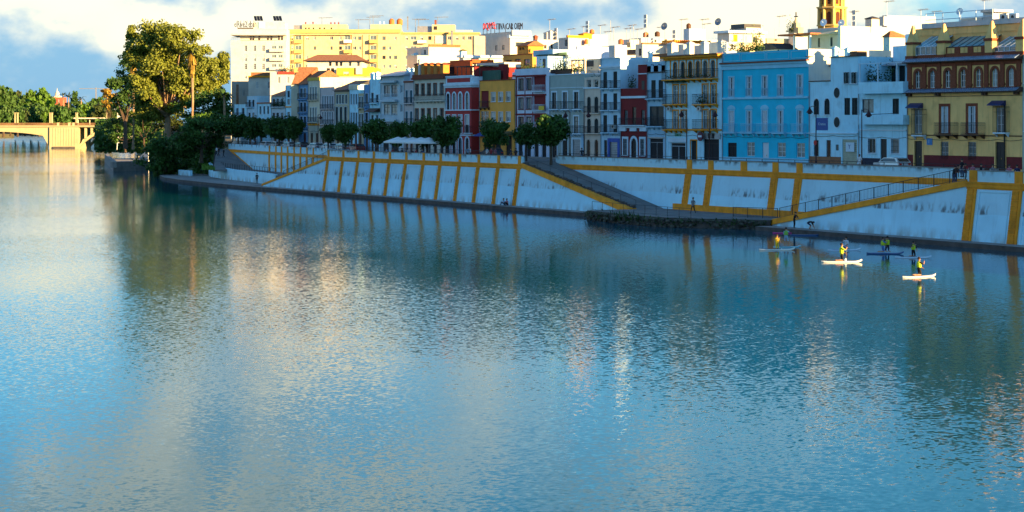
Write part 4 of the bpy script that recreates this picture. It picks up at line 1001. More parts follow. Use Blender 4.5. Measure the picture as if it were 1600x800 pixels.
def red_trim_house():
    h = House('white house with dark red bands and recessed red balconies behind clipped trees', 806, 858.4, 116, M_LILAC, depth=12)
    for yt, yb in ((123, 140.5), (153, 170.5), (183, 198)):
        h.win([814.2, 826.5], 7.5, yt, yb, 'casement', M_SASH_D, M_OXB, sw=.1)
        h.win(843, 19, yt - 4, yb + 3, 'open', M_OXB, None, gm=M_OXB)
    h.win([813, 826, 838, 850], 7, 222, 262, 'open', None, None, gm=M_DARK)
    h.finish(reveal=.9)
    for yy in (118.5, 148.5, 178.5): h.band(yy - 1.4, yy + 1.4, M_OXB, .12, 803 if yy > 200 else None, 853.5)
    for yb in (142.5, 173, 200.5):
        h.bal(830, 847, yb - 9.5, yb + 1, .5, M_TRIM_W, M_TRIM_W, brackets=False)
        h.box(846, 850, yb - 23, yb - 3, .7, .05, M_SASH_D, 'balcony_door')
    h.box(841.5, 850, 165.5, 172, -.62, .03, mat('yellow_banner', (.75, .5, .04), .7, .1), 'banner')
    for p in (807.5, 820.5, 832.6): h.band(120, 199, M_OXB, .05, p - .5, p + .5, 'pilaster_strip')
    # side turret at the corner
    h.box(800.5, 806, 113, 262, 1.2, 4, M_LILAC, 'corner_bay')
    for yy in (118.5, 148.5, 178.5): h.box(800, 806, yy - 1.2, yy + 1.2, 1.1, 3, M_OXB, 'bay_band')
    h.box(804, 857, 107, 116, .0, .3, M_LILAC, 'parapet'); h.plants(814, 852, 109, 1.0, 200, .8, seed=18)
    h.box(838, 856, 88, 112, 4, 3, M_PBLUE, 'roof_cabin'); h.box(848, 852, 92, 110, 3.95, .1, M_SASH_D, 'cabin_door')
    h.box(833, 864, 78, 88, 6, 5, M_SKY, 'roof_block')
    return h
red_trim_house()
M_OCHW = plaster('ochre_plaster', (.93, .40, .07), .1, .2)
def ochre_house():
    h = House('plain ochre house with small square windows and white roller blinds', 749.3, 803.8, 126, M_OCHW, depth=11)
    h.win([771, 782.5, 794.5], 6.5, 144, 158.5, 'blind', M_SASH_W, M_TRIM_W, gm=M_GLASS2, sw=.06); h.win([771, 782.5, 794.5], 6.5, 175, 190, 'blind', M_SASH_W, M_TRIM_W, gm=M_GLASS2, sw=.06)
    h.win(757.5, 12, 142, 168, 'open', None, None, gm=M_OXB); h.win(757.5, 12, 174, 199, 'casement', M_SASH_W)
    h.win([760, 778, 795], 9, 212, 262, 'open', None, None, gm=M_DARK)
    h.finish(coping=M_BRICK, reveal=.5)
    h.bal(747, 761, 158, 169, .5, M_WOOD); h.bal(747, 761, 190, 200.5, .5, M_WOOD)
    h.hood(770, 800, 205, 211, 1.5, mat('olive_awning', (.12, .11, .05), .8, .2)); h.hood(750, 762, 207, 213, 1.2, M_SIGNB)
    h.box(750, 780, 110, 125, 2, .3, mat('green_screen', (.05, .12, .09), .8, .2), 'terrace_screen'); h.box(779, 786, 100, 125, 3, 1, M_OXB, 'roof_door'); h.box(745, 788, 98, 112, 6, 3, M_WHITE_SUN, 'roof_cabin')
    return h
ochre_house()
M_CRIM = plaster('crimson_plaster', (.44, .05, .045), .1, .15)
def crimson_house():
    h = House('crimson corner house with tall white framed arched windows', 695.8, 736.5, 131, M_CRIM, depth=13, side_px=749)
    ar = [700.3, 709.8, 719.3, 730]
    h.win(ar, 4.6, 145.5, 171, 'casement', M_SASH_D, M_TRIM_W, arch=1.0, sw=.28); h.win(ar, 5.5, 180, 208, 'blind', M_SASH_D, M_TRIM_W, sw=.15); h.win(ar, 5, 215, 262, 'casement', M_SASH_D, M_TRIM_W, arch=1.0, sw=.28)
    h.finish()
    for yt, yb, pj in ((130.5, 134, .35), (134.05, 137, .2), (171, 173, .15), (210, 212, .2)):
        b = MB(); z0, z1 = h.Z(716, yb), h.Z(716, yt); b.box(-.03, h.w + pj, -pj, 0, z0, z1); b.box(h.w, h.w + pj, 0, h.depth, z0, z1); h.part('string_course', b, M_TRIM_W)
    b = MB(); b.box(0, h.w, .05, .4, h.h, h.h + 1.1); b.box(h.w - .4, h.w, .4, h.depth, h.h, h.h + 1.1); b.box(-.05, h.w + .1, -.05, .5, h.h + 1.1, h.h + 1.3); pp = h.part('parapet', b, M_TRIM_W)
    b = MB(); b.box(.6, h.w - .5, .0, .05, h.h + .25, h.h + .9); h.part('parapet_panel', b, M_CRIM, pp)
    for p in (709, 730): h.bal(p - 6, p + 5, 197, 209, .4, M_TRIM_W, brackets=False)
    OR = plaster('orange_red_plaster', (.50, .10, .02), .1, .1); h.box(697, 735, 97, 120, 6, .4, OR, 'terrace_wall'); h.box(703, 738, 94, 99, 7, 4, OR, 'terrace_wall')
    b = MB(); x0 = h.w - .35; b.box(x0, x0 + .3, .6, 9, h.h + 1.1, h.Z(736, 104)); h.part('terrace_side', b, M_OXB)
    b = MB()
    for k in range(6): x = h.w * (.15 + .17 * k); b.tube([(x, 1.5, h.h + 1), (x, 1.5, h.Z(716, 104))], .06, 5)
    b.box(h.w * .1, h.w * 1.05, 1.3, 5.5, h.Z(716, 104), h.Z(716, 103)); h.part('pergola', b, mat('green_pergola', (.05, .10, .08), .8, .2))
    return h
crimson_house()
M_IVORY = plaster('ivory_plaster', (.64, .62, .52), .12, .2)
def ivory_house():
    h = House('ivory house with brown cornice, five chimneys and one long balcony', 646.6, 695.5, 121, M_IVORY, depth=11)
    xs = [651.5, 660.8, 670.3, 680, 690.3]
    h.win(xs, 4.8, 131, 148.5, 'casement', M_SASH_D, M_BRICK, sw=.12); h.win(xs, 4.8, 170, 187, 'casement', M_SASH_D, M_BRICK, sw=.12); h.win(xs, 5, 205, 262, 'casement', M_SASH_D, None, gm=M_DARK)
    h.finish()
    b = MB(); b.box(-.1, h.w + .1, -.5, 0, h.h - .3, h.h); b.box(-.05, h.w + .05, -.3, 2, h.h, h.h + .5); h.part('cornice', b, M_BRICK)
    h.bal(646.5, 691, 147, 158.5, .7, M_IVORY); h.bal(646.5, 691, 187, 198, .7, M_IVORY)
    for p in (650, 660.5, 670, 680, 690): h.chimney(p, 5, 99, 119, 1.2, mat('orange_chimney', (.52, .22, .04), .9, .2), M_BRICK)
    h.chimney(654.5, 2.2, 93, 118, 1, M_WHITE_SUN); h.box(648, 693, 105, 118, 4, 2, M_SASH_D, 'roof_screen')
    return h
ivory_house()
M_PINK = plaster('pinkish_plaster', (.58, .50, .48), .1, .2); M_TEAL = mat('teal_shutter', (.03, .12, .16), .6, .2)
h = House('very narrow pinkish house with teal shutters', 631.3, 646.4, 126, M_PINK, depth=10)
for yt, yb in ((141, 161), (174, 194)): h.win([635.6, 642.6], 3.6, yt, yb, 'shutter', M_TEAL, M_TRIM_W, sw=.08); h.bal(630.5, 643, yb - 9, yb + 1.5, .5, M_PINK)
h.win([635.6, 642.6], 4, 208, 262, 'door', M_WOOD); h.finish(); h.band(126.5, 129, M_BRICK, .15); h.box(633, 645, 112, 126, 1, 4, M_LILAC, 'gabled_turret'); h.chimney(636, 2.5, 107, 114, 1.5); h.chimney(642.5, 2.5, 107, 114, 1.5)
M_GREYW = plaster('grey_white_plaster', (.52, .62, .66), .1, .2)
def balcony_block():
    h = House('grey white apartment house with deep curved balconies', 595, 631, 119, M_GREYW, depth=11)
    for yt, yb in ((133, 151), (163, 180), (196, 210)): h.win([604.5, 616], 9.5, yt, yb, 'casement', M_SASH_D, None); h.win(627, 4, yt, yt + 12, 'casement', M_SASH_W, None, gm=M_GLASS2)
    h.win([603, 616], 9, 215, 262, 'open', gm=M_DARK); h.finish()
    for yb in (129, 159, 190): 
        b = MB(); z = h.Z(612, yb, -1.2); x0, x1 = h.U(588, -1.4), h.U(612, -1.4); ring = []
        for k in range(9): f = k / 8; ring.append((x0 + (x1 - x0) * f, -.9 - .6 * math.sin(f * math.pi)))
        ring += [(h.U(621), 0), (h.U(596), 0)]
        b.prism([(x, y, z) for x, y in ring], [(x, y, z + .35) for x, y in ring]); h.part('balcony_slab', b, M_GREYW)
        if yb > 130: h.bal(590, 612, yb - 12, yb - 2, .9, M_GREYW, M_TRIM_W, brackets=False)
    b = MB(); z0, z1 = h.h, h.Z(612, 112, 3); b.prism([(-.5, -1, z0), (h.w + .3, -1, z0), (h.w + .3, 10, z0), (-.5, 10, z0)], [(.5, 3, z1), (h.w, 3, z1), (h.w, 9, z1), (.5, 9, z1)]); h.part('roof', b, M_METAL)
    return h
balcony_block()
def small_house(label, a, c, yt, m, t, wins, balcs=(), bands=(), shop=None, roof=None, depth=11, coping=None, fm=None, style='casement'):
    h = House(label, a, c, yt, m, t=t, depth=depth)
    for xs, w_, y0, y1 in wins: h.win(xs, w_, y0, y1, style, fm or M_SASH_D, M_TRIM_W, sw=.08)
    if shop: h.win(shop, 4, 208, 262, 'door', M_WOOD)
    h.finish(coping=coping)
    for q in balcs: h.bal(q[0], q[1], q[2], q[3], .5, m)
    for y0, y1, mm in bands: h.band(y0, y1, mm, .15)
    if roof:
        z1 = h.Z((a + c) / 2, roof[0], 4); b = MB(); b.prism([(-.2, -.5, h.h), (h.w + .2, -.5, h.h), (h.w + .2, 9, h.h), (-.2, 9, h.h)], [(-.2, 4.2, z1), (h.w + .2, 4.2, z1), (h.w + .2, 4.6, z1), (-.2, 4.6, z1)]); h.part('roof', b, roof[1])
    return h
M_BLU2 = plaster('mid_blue_plaster', (.16, .34, .58), .1, .2); M_SAND = plaster('sand_plaster', (.52, .44, .28), .12, .25)
h = small_house('white house with brown awning next to the deep balconies', 577.5, 594.8, 124, M_WHITE_SHADE, 20.6, [([582], 4, 145, 160), ([582, 589.5], 3.5, 180, 190), ([589.5], 4, 148, 160)], [(577, 588, 154, 162)], [], [582, 590]); h.hood(578, 594, 169, 175, 1.2, M_WOOD); h.chimney(580, 3, 114, 125, 2, M_WHITE_SHADE); h.chimney(587, 3, 113, 125, 2, M_WHITE_SHADE)
small_house('slim mid blue house between white and sand coloured fronts', 569, 577.3, 132, M_BLU2, 20.9, [([573], 4.5, 146, 162), ([573], 4.5, 176, 192)], [(568, 576, 160, 168)], [], [573])
small_house('slim sand coloured house with stacked balconies', 560.3, 568.8, 146, M_SAND, 21.2, [([562.5, 566.3], 2.6, 151, 168), ([562.5, 566.3], 2.6, 178, 199)], [(558.5, 566.5, 160, 170), (558.5, 566.5, 191, 201)], [], [563])
small_house('white house with cream cornice and three slim windows per floor', 546, 560.1, 132, M_WHITE_SHADE, 21.6, [([549, 553, 557], 2.4, 147, 163), ([549, 553, 557], 2.6, 176, 196)], [], [(132.5, 140, M_CREAM)], [549, 556])
small_house('sand coloured house under a dark pitched roof', 523, 545.8, 141, M_SAND, 22.3, [([527, 531.5, 536, 541], 2.6, 148, 162), ([526.5, 533, 540], 4.2, 167, 195)], [], [(141.5, 143.5, M_SASH_D), (163.5, 165, M_CREAM)], [528, 538], (127, M_SLATE), style='shutter', fm=M_SHUT_G)
small_house('pale pink house with five slim windows over dark balconies', 500.5, 522.8, 136, M_PINK, 23, [([504.5, 508.2, 512, 515.8, 519.5], 1.9, 150, 170), ([504.5, 508.2, 512, 515.8, 519.5], 1.9, 175, 193)], [(499, 518, 163, 171), (499, 518, 187, 195)], [], [505, 516])
h = small_house('cream corner house with sunlit yellow cornice', 481.5, 500.3, 121, M_CREAM, 23.8, [([485.3, 489.5, 493.7], 2, 136, 156), ([485.3, 489.5, 493.7], 2, 168, 190)], [(480, 494, 147, 157), (480, 494, 183, 192)], [(121, 126, mat('yellow_cornice', (.66, .44, .08), .9, .1)), (193, 196, M_OCH)], [487, 495], depth=14)
M_AWN = mat('pale_awning', (.5, .48, .42), .8, .1)
h = small_house('blue house with curved glazed balconies and dark doorway', 467, 481.3, 132, M_BLU2, 24.8, [([471, 476.5], 4, 138, 152), ([471, 476.5], 4, 160, 174), ([471, 476.5], 4, 182, 197)], [(464, 478, 146, 156), (464, 478, 167, 177), (464, 478, 191, 201)], [(204, 206, M_TRIM_W)], [476], (112, M_ROOFT))
small_house('rosy house with flowers on its upper balcony', 456, 466.8, 138, M_ROSE, 25.6, [([459, 463.5], 3, 144, 158), ([459, 463.5], 3, 168, 184)], [(454, 464, 155, 163)], [], [461], (126, M_ROOFT))
small_house('slim white house with ochre framed windows', 446.5, 455.8, 133, M_WHITE_SHADE, 26.4, [([451], 4, 142, 152), ([451], 4, 155, 163), ([451], 4, 175, 186)], [], [(166, 168, M_OCH)], [451])
h = small_house('shaded house with leafy dark balconies under a brown tiled roof', 424, 446.3, 150, M_GREYW, 27.4, [([428, 434, 441], 4, 154, 166), ([428, 434, 441], 4, 176, 190)], [(421, 443, 160, 168), (421, 443, 184, 192)], [], [430, 440], (139, M_ROOFT)); h.plants(426, 446, 166, -.5, 320, 1.2, seed=21); h.plants(426, 446, 190, -.5, 200, 1, seed=22)
small_house('low white house with an orange red roof terrace', 402, 423.8, 160, M_WHITE_SHADE, 28.6, [([407, 413, 419], 3, 166, 178), ([407, 413, 419], 3, 186, 197)], [(399, 415, 190, 199)], [(160, 162, M_TERRA)], [408])
small_house('pale blue white house with a yellow blind', 386, 401.8, 150, M_PBLUE, 29.6, [([390, 396], 3.4, 156, 167), ([390, 396], 3.4, 176, 188)], [(383, 393, 160, 168)], [], [391])
small_house('white house half hidden by the riverside trees', 366, 385.8, 163, M_WHITE_SHADE, 31, [([371, 380], 4, 169, 180), ([371, 380], 4, 186, 197)], [(363, 378, 176, 183)], [], [374])
# ------------------------------------------------------------------ buildings behind the front row
M_CREAMY = plaster('warm_cream_render', (.62, .50, .29), .25, .25); M_CREAMY2 = plaster('deep_cream_render', (.58, .40, .14), .1, .1)
M_SOLAR = mat('solar_panel', (.01, .012, .02), .3, .1); M_TANK = mat('terracotta_tank', (.50, .16, .04), .7, .15)
def side_win(h, px, wpx, yt, yb, style='casement', fm=None, gm=None):
    """a window in the end wall that faces the viewer's end of the quay"""
    x1 = h.x0 + h.w; f = lambda p: x1 * ray(p)[1] / ray(p)[0] - TC
    ta, tb = f(px - wpx / 2), f(px + wpx / 2); tm = (ta + tb) / 2
    za, zb = PZ(px, yb, tm) - h.base, PZ(px, yt, tm) - h.base
    fmh, pane = win_mesh(style, tb - ta, zb - za, 0, fm or M_SASH_D, None, gm or M_GLASS)
    o = h.add('window', fmh, None, (h.w + .16, tm - h.t, za)); o.rotation_euler.z = R(90); p = h.add('pane', pane, o); return o
def block(label, pl, pc, pr, yt, t1, m, wins=(), sides=(), coping=None, cat='house', name='back_house', base=STREET):
    h = House(label, pl, pc, yt, m, t=t1, side_px=pr, name=name, cat=cat, base=base)
    for xs, w_, y0, y1 in wins: h.win(xs, w_, y0, y1, 'casement', M_SASH_D)
    h.finish(coping=coping)
    for q in sides: side_win(h, *q)
    return h
def tank(h, px, yb, f, r=.6, m=None):
    x, z = h.U(px, f), h.Z(px, yb, f); s = ((h.k or 250) + f) / 300.0; b = MB(); r *= .72; b.cyl((x, f, z), r * s, r * s, .75 * s, 12); b.cyl((x, f, z + .75 * s), r * s, r * .35 * s, .25 * s, 12); return h.part('water_tank', b, m or M_TANK)
# --- long cream apartment block facing the viewer
h = House('long cream apartment block of many storeys in full sun', 447.3, 626, 46, M_CREAMY, k=600, depth=14, name='apartment_block', cat='apartment block')
rows = (56, 71.5, 86, 100, 114.5, 129)
colx = [456, 466, 480, 492, 500, 518, 532, 543, 554, 562, 583, 600, 609, 618]
rnd = random.Random(11)
for y in rows:
    for x in colx:
        if x in (466, 543, 583): h.win(x, 9, y - .5, y + 7, 'casement', M_SASH_W, None, gm=M_GLASS2)
        elif rnd.random() < .74: h.win(x, rnd.choice((3.4, 4.4, 5)), y + 1, y + 6.3, rnd.choice(('casement', 'blind')), rnd.choice((M_SASH_W, M_SASH_D)), None, gm=rnd.choice((M_GLASS, M_GLASS2)))
h.finish()
for y in rows:
    for x in (466, 543, 583): h.bal(x - 6, x + 6, y + 6, y + 11.5, 1.1, M_CREAMY2, solid=M_CREAMY2 if rnd.random() < .7 else M_TRIM_W, brackets=False)
h.band(46, 51.5, M_CREAMY2, .5, name='cornice'); h.band(54, 54.8, M_CREAMY2, .8, 461, 550, name='eave')
for x in (455, 461, 475, 550, 567, 577.5, 590): h.band(54, 215, M_CREAMY2, .18, x - .35, x + .35, 'pilaster_strip')
h.box(459, 472, 39.5, 46, 3, 6, M_METAL, 'lift_housing'); h.box(472, 541, 38, 46.2, 2.5, 8, M_CREAMY, 'penthouse')
for x in (478, 483, 490, 500, 507, 518): h.box(x - 1, x + 1, 43, 45.5, 2.4, .2, M_SASH_D, 'penthouse_window')
for x in (477.5, 484, 489, 494, 512, 517, 523, 529): h.chimney(x, 1.6, 34.5 + (x % 3) * .6, 39, 4, M_BRICK if int(x) % 2 else M_WHITE_SUN)
h.box(579, 626, 38, 46, 3, 7, M_CREAMY, 'penthouse'); tank(h, 612, 39, 4, .6); tank(h, 624.5, 39, 4, .65); h.chimney(637, 2, 26, 40, 4, M_METAL); h.chimney(600, 1.6, 34, 40, 4); h.chimney(594, 1.6, 34, 40, 4)
for x, yt in ((503, 28), (560, 31), (578, 27), (583, 25)): h.antenna(x, yt, 46, 5, 'yagi')
h = House('tall cream apartment wing with penthouse in full sun', 626.3, 750, 50.5, M_CREAMY, k=600.6, depth=14, name='apartment_block', cat='apartment block')
for y in rows[:4]:
    for x, w_ in ((635.5, 4.6), (646, 9), (659, 5), (671.5, 5), (702, 5), (714, 5), (724, 4), (734, 6), (745, 5)):
        if rnd.random() < .85 or y == 56: h.win(x, w_, y + .6, y + 6.4, rnd.choice(('casement', 'blind')), M_SASH_W if x != 671.5 else M_SASH_D, None, gm=M_GLASS2 if w_ > 6 else M_GLASS)
h.finish()
h.bal(652, 666, 63, 68, 1.0, M_CREAMY2, solid=M_TRIM_W, brackets=False); h.band(50.5, 53, M_CREAMY2, .4, name='cornice')
h.box(652, 674, 41, 51, 2, 4, M_METAL, 'plant_room'); h.box(675, 711, 38.5, 51, 1, 8, M_CREAMY, 'penthouse'); h.box(678, 683, 41, 46.5, .9, .2, M_SASH_D, 'penthouse_window'); h.box(711, 738, 47, 51, 3, 6, M_WHITE_SUN, 'roof_wall')
h.box(680, 697, 55.5, 68, -.2, .3, M_WHITE_SUN, 'white_panel'); h.chimney(680.5, 3, 31.5, 39, 3, M_BRICK); h.chimney(706, 3, 48, 70, -2, M_METAL)
for x, yt in ((649, 30), (654, 31), (684, 27)): h.antenna(x, yt, 42, 4, 'yagi')
# --- white tower with rooftop sign
h = House('tall white block with slim windows and dark rooftop lettering', 361, 447, 63.5, M_WHITE_SUN, k=590, depth=16, name='apartment_block', cat='apartment block')
for i, y in enumerate((71, 85, 99.5, 114, 128.5, 143)):
    h.win([384, 398, 411.5], 4.2, y, y + (9 if i != 1 else 11), 'blind' if i % 2 else 'casement', M_SASH_W, None, gm=M_GLASS2 if i % 2 else M_GLASS)
    h.win([428, 438], 7, y + .5, y + 7.5, 'casement', M_SASH_W, None, gm=M_GLASS2)
h.finish()
for y in (71, 85, 99.5, 114): h.bal(421, 444, y + 5, y + 10, .9, M_WHITE_SUN, solid=M_WHITE_SUN, brackets=False)
b = MB(); za, zb = h.Z(404, 63.5), h.Z(404, 55); b.box(h.U(374), h.w, 2, 14, za, zb, 0); b.box(h.U(360), h.w, -.4, 15, zb, zb + .5, 0); b.box(h.U(371, 1), h.w, 1, 14, zb + .5, h.Z(404, 45), 0); b.box(h.U(396, 3), h.U(445, 3), 3, 12, h.Z(404, 45), h.Z(404, 33.5), 0); h.part('top_storey', b, M_WHITE_SUN)
b = MB(); b.box(h.U(404, 2.8), h.U(413, 2.8), 2.8, 3.2, h.Z(408, 44.5, 2.8), h.Z(408, 34, 2.8)); h.part('blue_shutter', b, M_SKY)
for x in (392, 396, 405, 419, 424, 436, 441): h.box(x - 1.3, x + 1.3, 57, 62.5, 1.9, .3, M_SASH_D, 'terrace_window')
b = MB()
for k in range(26): x = h.U(362 + k * 3.2); b.tube([(x, .1, za), (x, .1, za + .9)], .04, 3)
b.tube([(h.U(362), .1, za + .9), (h.U(445), .1, za + .9)], .06, 4); h.part('terrace_railing', b, M_METAL)
for x0 in (398, 402.5, 407, 428, 432.5, 437):
    b = MB(); z = h.Z(x0, 33.5, 4); u = h.U(x0, 4); q = [(u, 4, z + .2), (u + .8, 4, z + .2), (u + .2, 6, z + 1.7), (u - .6, 6, z + 1.7)]; b.prism(q, [(x, y + .1, z_ + .1) for x, y, z_ in q]); h.part('solar_panel', b, M_SOLAR)
b = MB(); zs = h.Z(383, 45, 1); x0, x1 = h.U(371, 1), h.U(395.5, 1); b.box(x0, x1, 1.2, 1.4, zs, zs + .35)
for k in range(6): x = x0 + (x1 - x0) * k / 5; b.tube([(x, 1.5, zs), (x, 1.5, zs + 2.6)], .06, 4)
fr = h.part('sign_frame', b, M_SASH_D); letters('elRive2 ebah', 1.35, M_SASH_D, fr, ((x0 + x1) / 2, 1.2, zs + 1.35), thick=.08, name='sign_letters').scale.y = 1.9
# --- low sunlit buildings before the tower
h = House('cream building with orange cornice before the white tower', 388, 446, 120, M_WHITE_SUN, k=445, depth=20, name='back_house', cat='house'); h.win([402, 420, 436], 3.5, 128, 138, 'casement'); h.finish(); h.band(118.5, 121, M_OCH, .5, name='cornice'); h.box(392, 440, 113, 119, 3, 10, M_ROOFT, 'tiled_roof')
h = House('narrow pale building with a tall stair window beside the tower', 362, 388, 127, M_WHITE_SUN, k=455, depth=20, name='back_house', cat='house'); h.win(371, 4, 132, 175, 'casement', M_OCH, gm=M_GLASS2); h.win(381, 4, 140, 150, 'casement'); h.finish()
h = House('small terrace house with red roof wall below the apartment block', 422, 470, 112, M_WHITE_SUN, k=400, depth=12, name='back_house', cat='house'); h.win([436, 450], 4, 120, 130, 'casement'); h.finish(); h.box(434, 462, 112, 116, -.2, .4, mat('red_roof_wall', (.45, .05, .03), .8, .1), 'red_wall'); h.plants(436, 458, 112, 2, 200, 1.0, seed=31); h.box(430, 447, 108, 113, 3, .3, M_METAL, 'roof_rail')
# mansard wedge
h = House('house with a steep brown tiled roof catching the sun', 455, 478, 131, M_CREAM, k=372, depth=10, name='back_house', cat='house'); h.finish()
b = MB(); x0, x1 = h.U(456), h.U(492); z0, z1 = h.h, h.Z(480, 104); b.prism([(x0, -.5, z0), (x1 - 3, -.5, z0), (x1, 9, z0), (x0, 9, z0)], [(x1 - 3.5, 3, z1), (x1, 3, z1), (x1, 6, z1), (x1 - 3.5, 6, z1)]); h.part('roof', b, M_ROOFT); h.chimney(463, 6, 111, 130, 2, M_CREAMY2)
# hip roofed villa and its yellow terraces
h = House('white villa under a broad brown hipped roof', 480, 566, 95, M_WHITE_SUN, k=430, depth=14, name='villa', cat='house')
for x in (516, 526, 533, 547, 560): h.win(x, 4, 96.5, 103, 'casement', M_SASH_D)
h.finish(); b = MB(); z0, z1 = h.h, h.Z(525, 85.5, 6); b.prism([(-1, -1, z0), (h.w + 1, -1, z0), (h.w + 1, 15, z0), (-1, 15, z0)], [(h.U(496, 6), 6, z1), (h.U(557, 6), 6, z1), (h.U(557, 6), 8, z1), (h.U(496, 6), 8, z1)]); h.part('roof', b, M_ROOFT)
h = House('white terrace house with washing and dark doorways', 487, 530, 104, M_WHITE_SUN, k=405, depth=10, name='back_house', cat='house'); h.win([513, 519.5], 5, 106.5, 116, 'open', gm=M_DARK); h.finish(); h.box(500, 530, 115, 118, -1, .4, M_METAL, 'roof_rail')
M_SUNY = plaster('sunny_yellow_plaster', (.75, .50, .05), .1, .1)
h = House('bright yellow terrace house in the sun', 526, 590, 106, M_SUNY, k=400, depth=10, name='back_house', cat='house'); h.win([541], 9, 112, 118, 'blind', gm=M_GLASS2); h.finish(); h.box(556, 566, 104, 116, -.3, 2, M_WHITE_SUN, 'white_bay'); h.box(573, 583, 104.5, 112, 1, 4, M_SUNY, 'stair_head')
h = House('long low cream wall house behind the slim front houses', 497, 596, 119, M_CREAMY, k=375, depth=8, name='back_house', cat='house'); h.finish(); h.plants(503, 545, 136, -1, 420, 1.6, seed=33); h.box(520, 545, 116, 120, .5, .3, M_OCH, 'cornice'); h.win_ = None
# --- white gabled pair and the buildings of the middle
h = block('large white party-wall house with a shaded blue flank', 636, 670, 719, 74, 62, M_WHITE_SUN, [([664], 3, 78, 85)]); b = MB(); b.box(h.w - .2, h.w + .2, 0, h.depth, h.h, h.h + .5); h.part('tile_edge', b, M_TERRA); h.box(637, 652, 87, 120, -3, 3, M_WHITE_SUN, 'lower_wing'); h.chimney(645, 3.5, 84, 90, -1)
h = block('white house with dentil cornice and little tiled spire', 717.5, 724, 795, 86, 48, M_WHITE_SUN, [], [(742, 4, 96, 104, 'casement'), (770, 5, 98, 108, 'casement')]); b = MB(); b.box(h.w, h.w + .4, 0, h.depth, h.h - .5, h.h); b.box(-.3, h.w, -.4, 0, h.h - .5, h.h); h.part('cornice', b, M_TRIM_W); h.chimney(719.5, 4, 78, 88, .5, M_WHITE_SHADE, mat('green_spire', (.10, .10, .03), .6, .2))
h = block('bluish white block carrying red and black rooftop letters', 741, 797, 830, 58, 105, M_WHITE_SUN, [([754.5], 4, 72, 79), ([775.5], 4, 71, 79), ([786.5], 4, 70.5, 78)], [(812, 12, 66, 72, 'casement')]); h.box(748, 797, 52, 58, .5, 6, M_WHITE_SUN, 'roof_storey'); b = MB(); b.box(h.w - 1, h.w + .3, -.3, h.depth, h.h - .5, h.h + .2); h.part('coping', b, M_TRIM_W)
b = MB(); z = h.Z(790, 50, 1); b.box(h.U(752, 1), h.U(797, 1), 1.2, 1.6, z - .4, z); 
for px_ in (755, 761, 767, 773): u_ = h.U(px_, 1.3); b.tube([(u_, 1.3, h.h), (u_, 1.3, h.Z(px_, 37, 1.3))], .09, 4)
for px_ in (780, 790, 800, 812): u_ = h.U(px_, 14.4); b.tube([(u_, 14.4, h.h), (u_, 14.4, h.Z(px_, 38, 14.4))], .09, 4)
fr = h.part('sign_frame', b, M_SASH_D)
letters('0QMS:', 2.4, mat('sign_red', (.65, .03, .02), .5, .05), fr, (h.U(763.5, .8), 1, h.Z(764, 40.5)), thick=.08, name='sign_letters')
o = letters('ITIVA CAR OIEM', 1.7, M_SASH_D, fr, (h.U(796, 14), 14, h.Z(796, 41.5, 14)), R(34), .1, 'sign_letters'); o.scale = (.62, 1.35, 1)
b = MB(); b.box(h.w + .3, h.w + .9, h.depth * .02, h.depth * .9, h.h, h.h + 1.3); h.part('sign_plinth', b, M_WHITE_SUN)
h = block('cream belfry topped house at the end of the apartment wing', 738, 741, 750, 56, 98, M_CREAMY)
M_OCHD = plaster('dark_ochre_plaster', (.50, .29, .06), .12, .2)
h = block('ochre upper house with three dark terrace openings', 786, 832, 838, 86, 32, M_OCHD, [([795, 823.5], 9, 93, 103), ([809], 9, 92, 102)], coping=M_BRICK)
h = block('small orange hut with terracotta roof on the terraces', 808, 825.5, 832, 72, 40, mat('orange_hut', (.60, .28, .05), .9, .15), [([813, 817], 3, 74, 78)]); b = MB(); z1 = h.Z(816, 64); b.prism([(-.3, -.4, h.h), (h.w + .3, -.4, h.h), (h.w + .3, h.depth + .3, h.h), (-.3, h.depth + .3, h.h)], [(1, 1.5, z1), (h.w - .5, 1.5, z1), (h.w - .5, h.depth - 1, z1), (1, h.depth - 1, z1)]); h.part('roof', b, M_TERRA)
h = block('sunlit white house with chimney stacks above the red trimmed house', 833, 840, 872, 62, 52, M_WHITE_SUN, [], [(852, 4, 70, 76, 'casement'), (862, 3, 69, 76, 'casement')]); h.chimney(852, 5, 50, 64, 5, M_WHITE_SUN); h.chimney(858, 4, 48, 64, 3, M_WHITE_SUN); h.chimney(834.5, 2.5, 56, 70, 1, M_BRICK)
for x, yt in ((859, 31), (869, 44)): h.antenna(x, yt, 62, 4, 'yagi' if x < 865 else 'panel')
h = block('white rooftop house with shaded door and cobalt stripe', 873, 888, 920, 59, 36, M_WHITE_SUN, [([884.5], 4, 62, 72)]); b = MB(); b.box(h.w + .02, h.w + .06, 2.6, 3.8, h.Z(888, 92), h.Z(888, 73)); b.box(h.w + .02, h.w + .06, .1, 4.6, h.Z(888, 97), h.Z(888, 86)); h.part('cobalt_stripe', b, M_COBALT); b = MB(); b.box(h.w - .3, h.w + .2, -.2, h.depth, h.h, h.h + .35); h.part('coping', b, M_OCH); tank(h, 916, 69, 3, .5); h.chimney(908, 8, 52, 60, 4, M_OCH)
h = block('broad lilac white party wall in late sun', 900, 902.5, 955, 72.5, 33, M_LILAC)
h = block('white roof cabins with orange water tanks', 905, 921, 950, 54, 58, M_WHITE_SUN, [([912], 3, 60, 66)]); tank(h, 934, 70, 3, .7); tank(h, 925, 53, 3, .7)
for x, yt, kd in ((890, 46, 'yagi'), (912, 42, 'yagi'), (918, 33, 'panel'), (938, 40, 'yagi'), (954, 32, 'none'), (959, 43, 'yagi'), (947, 50, 'yagi')): h.antenna(x, yt, 64, 5, kd)
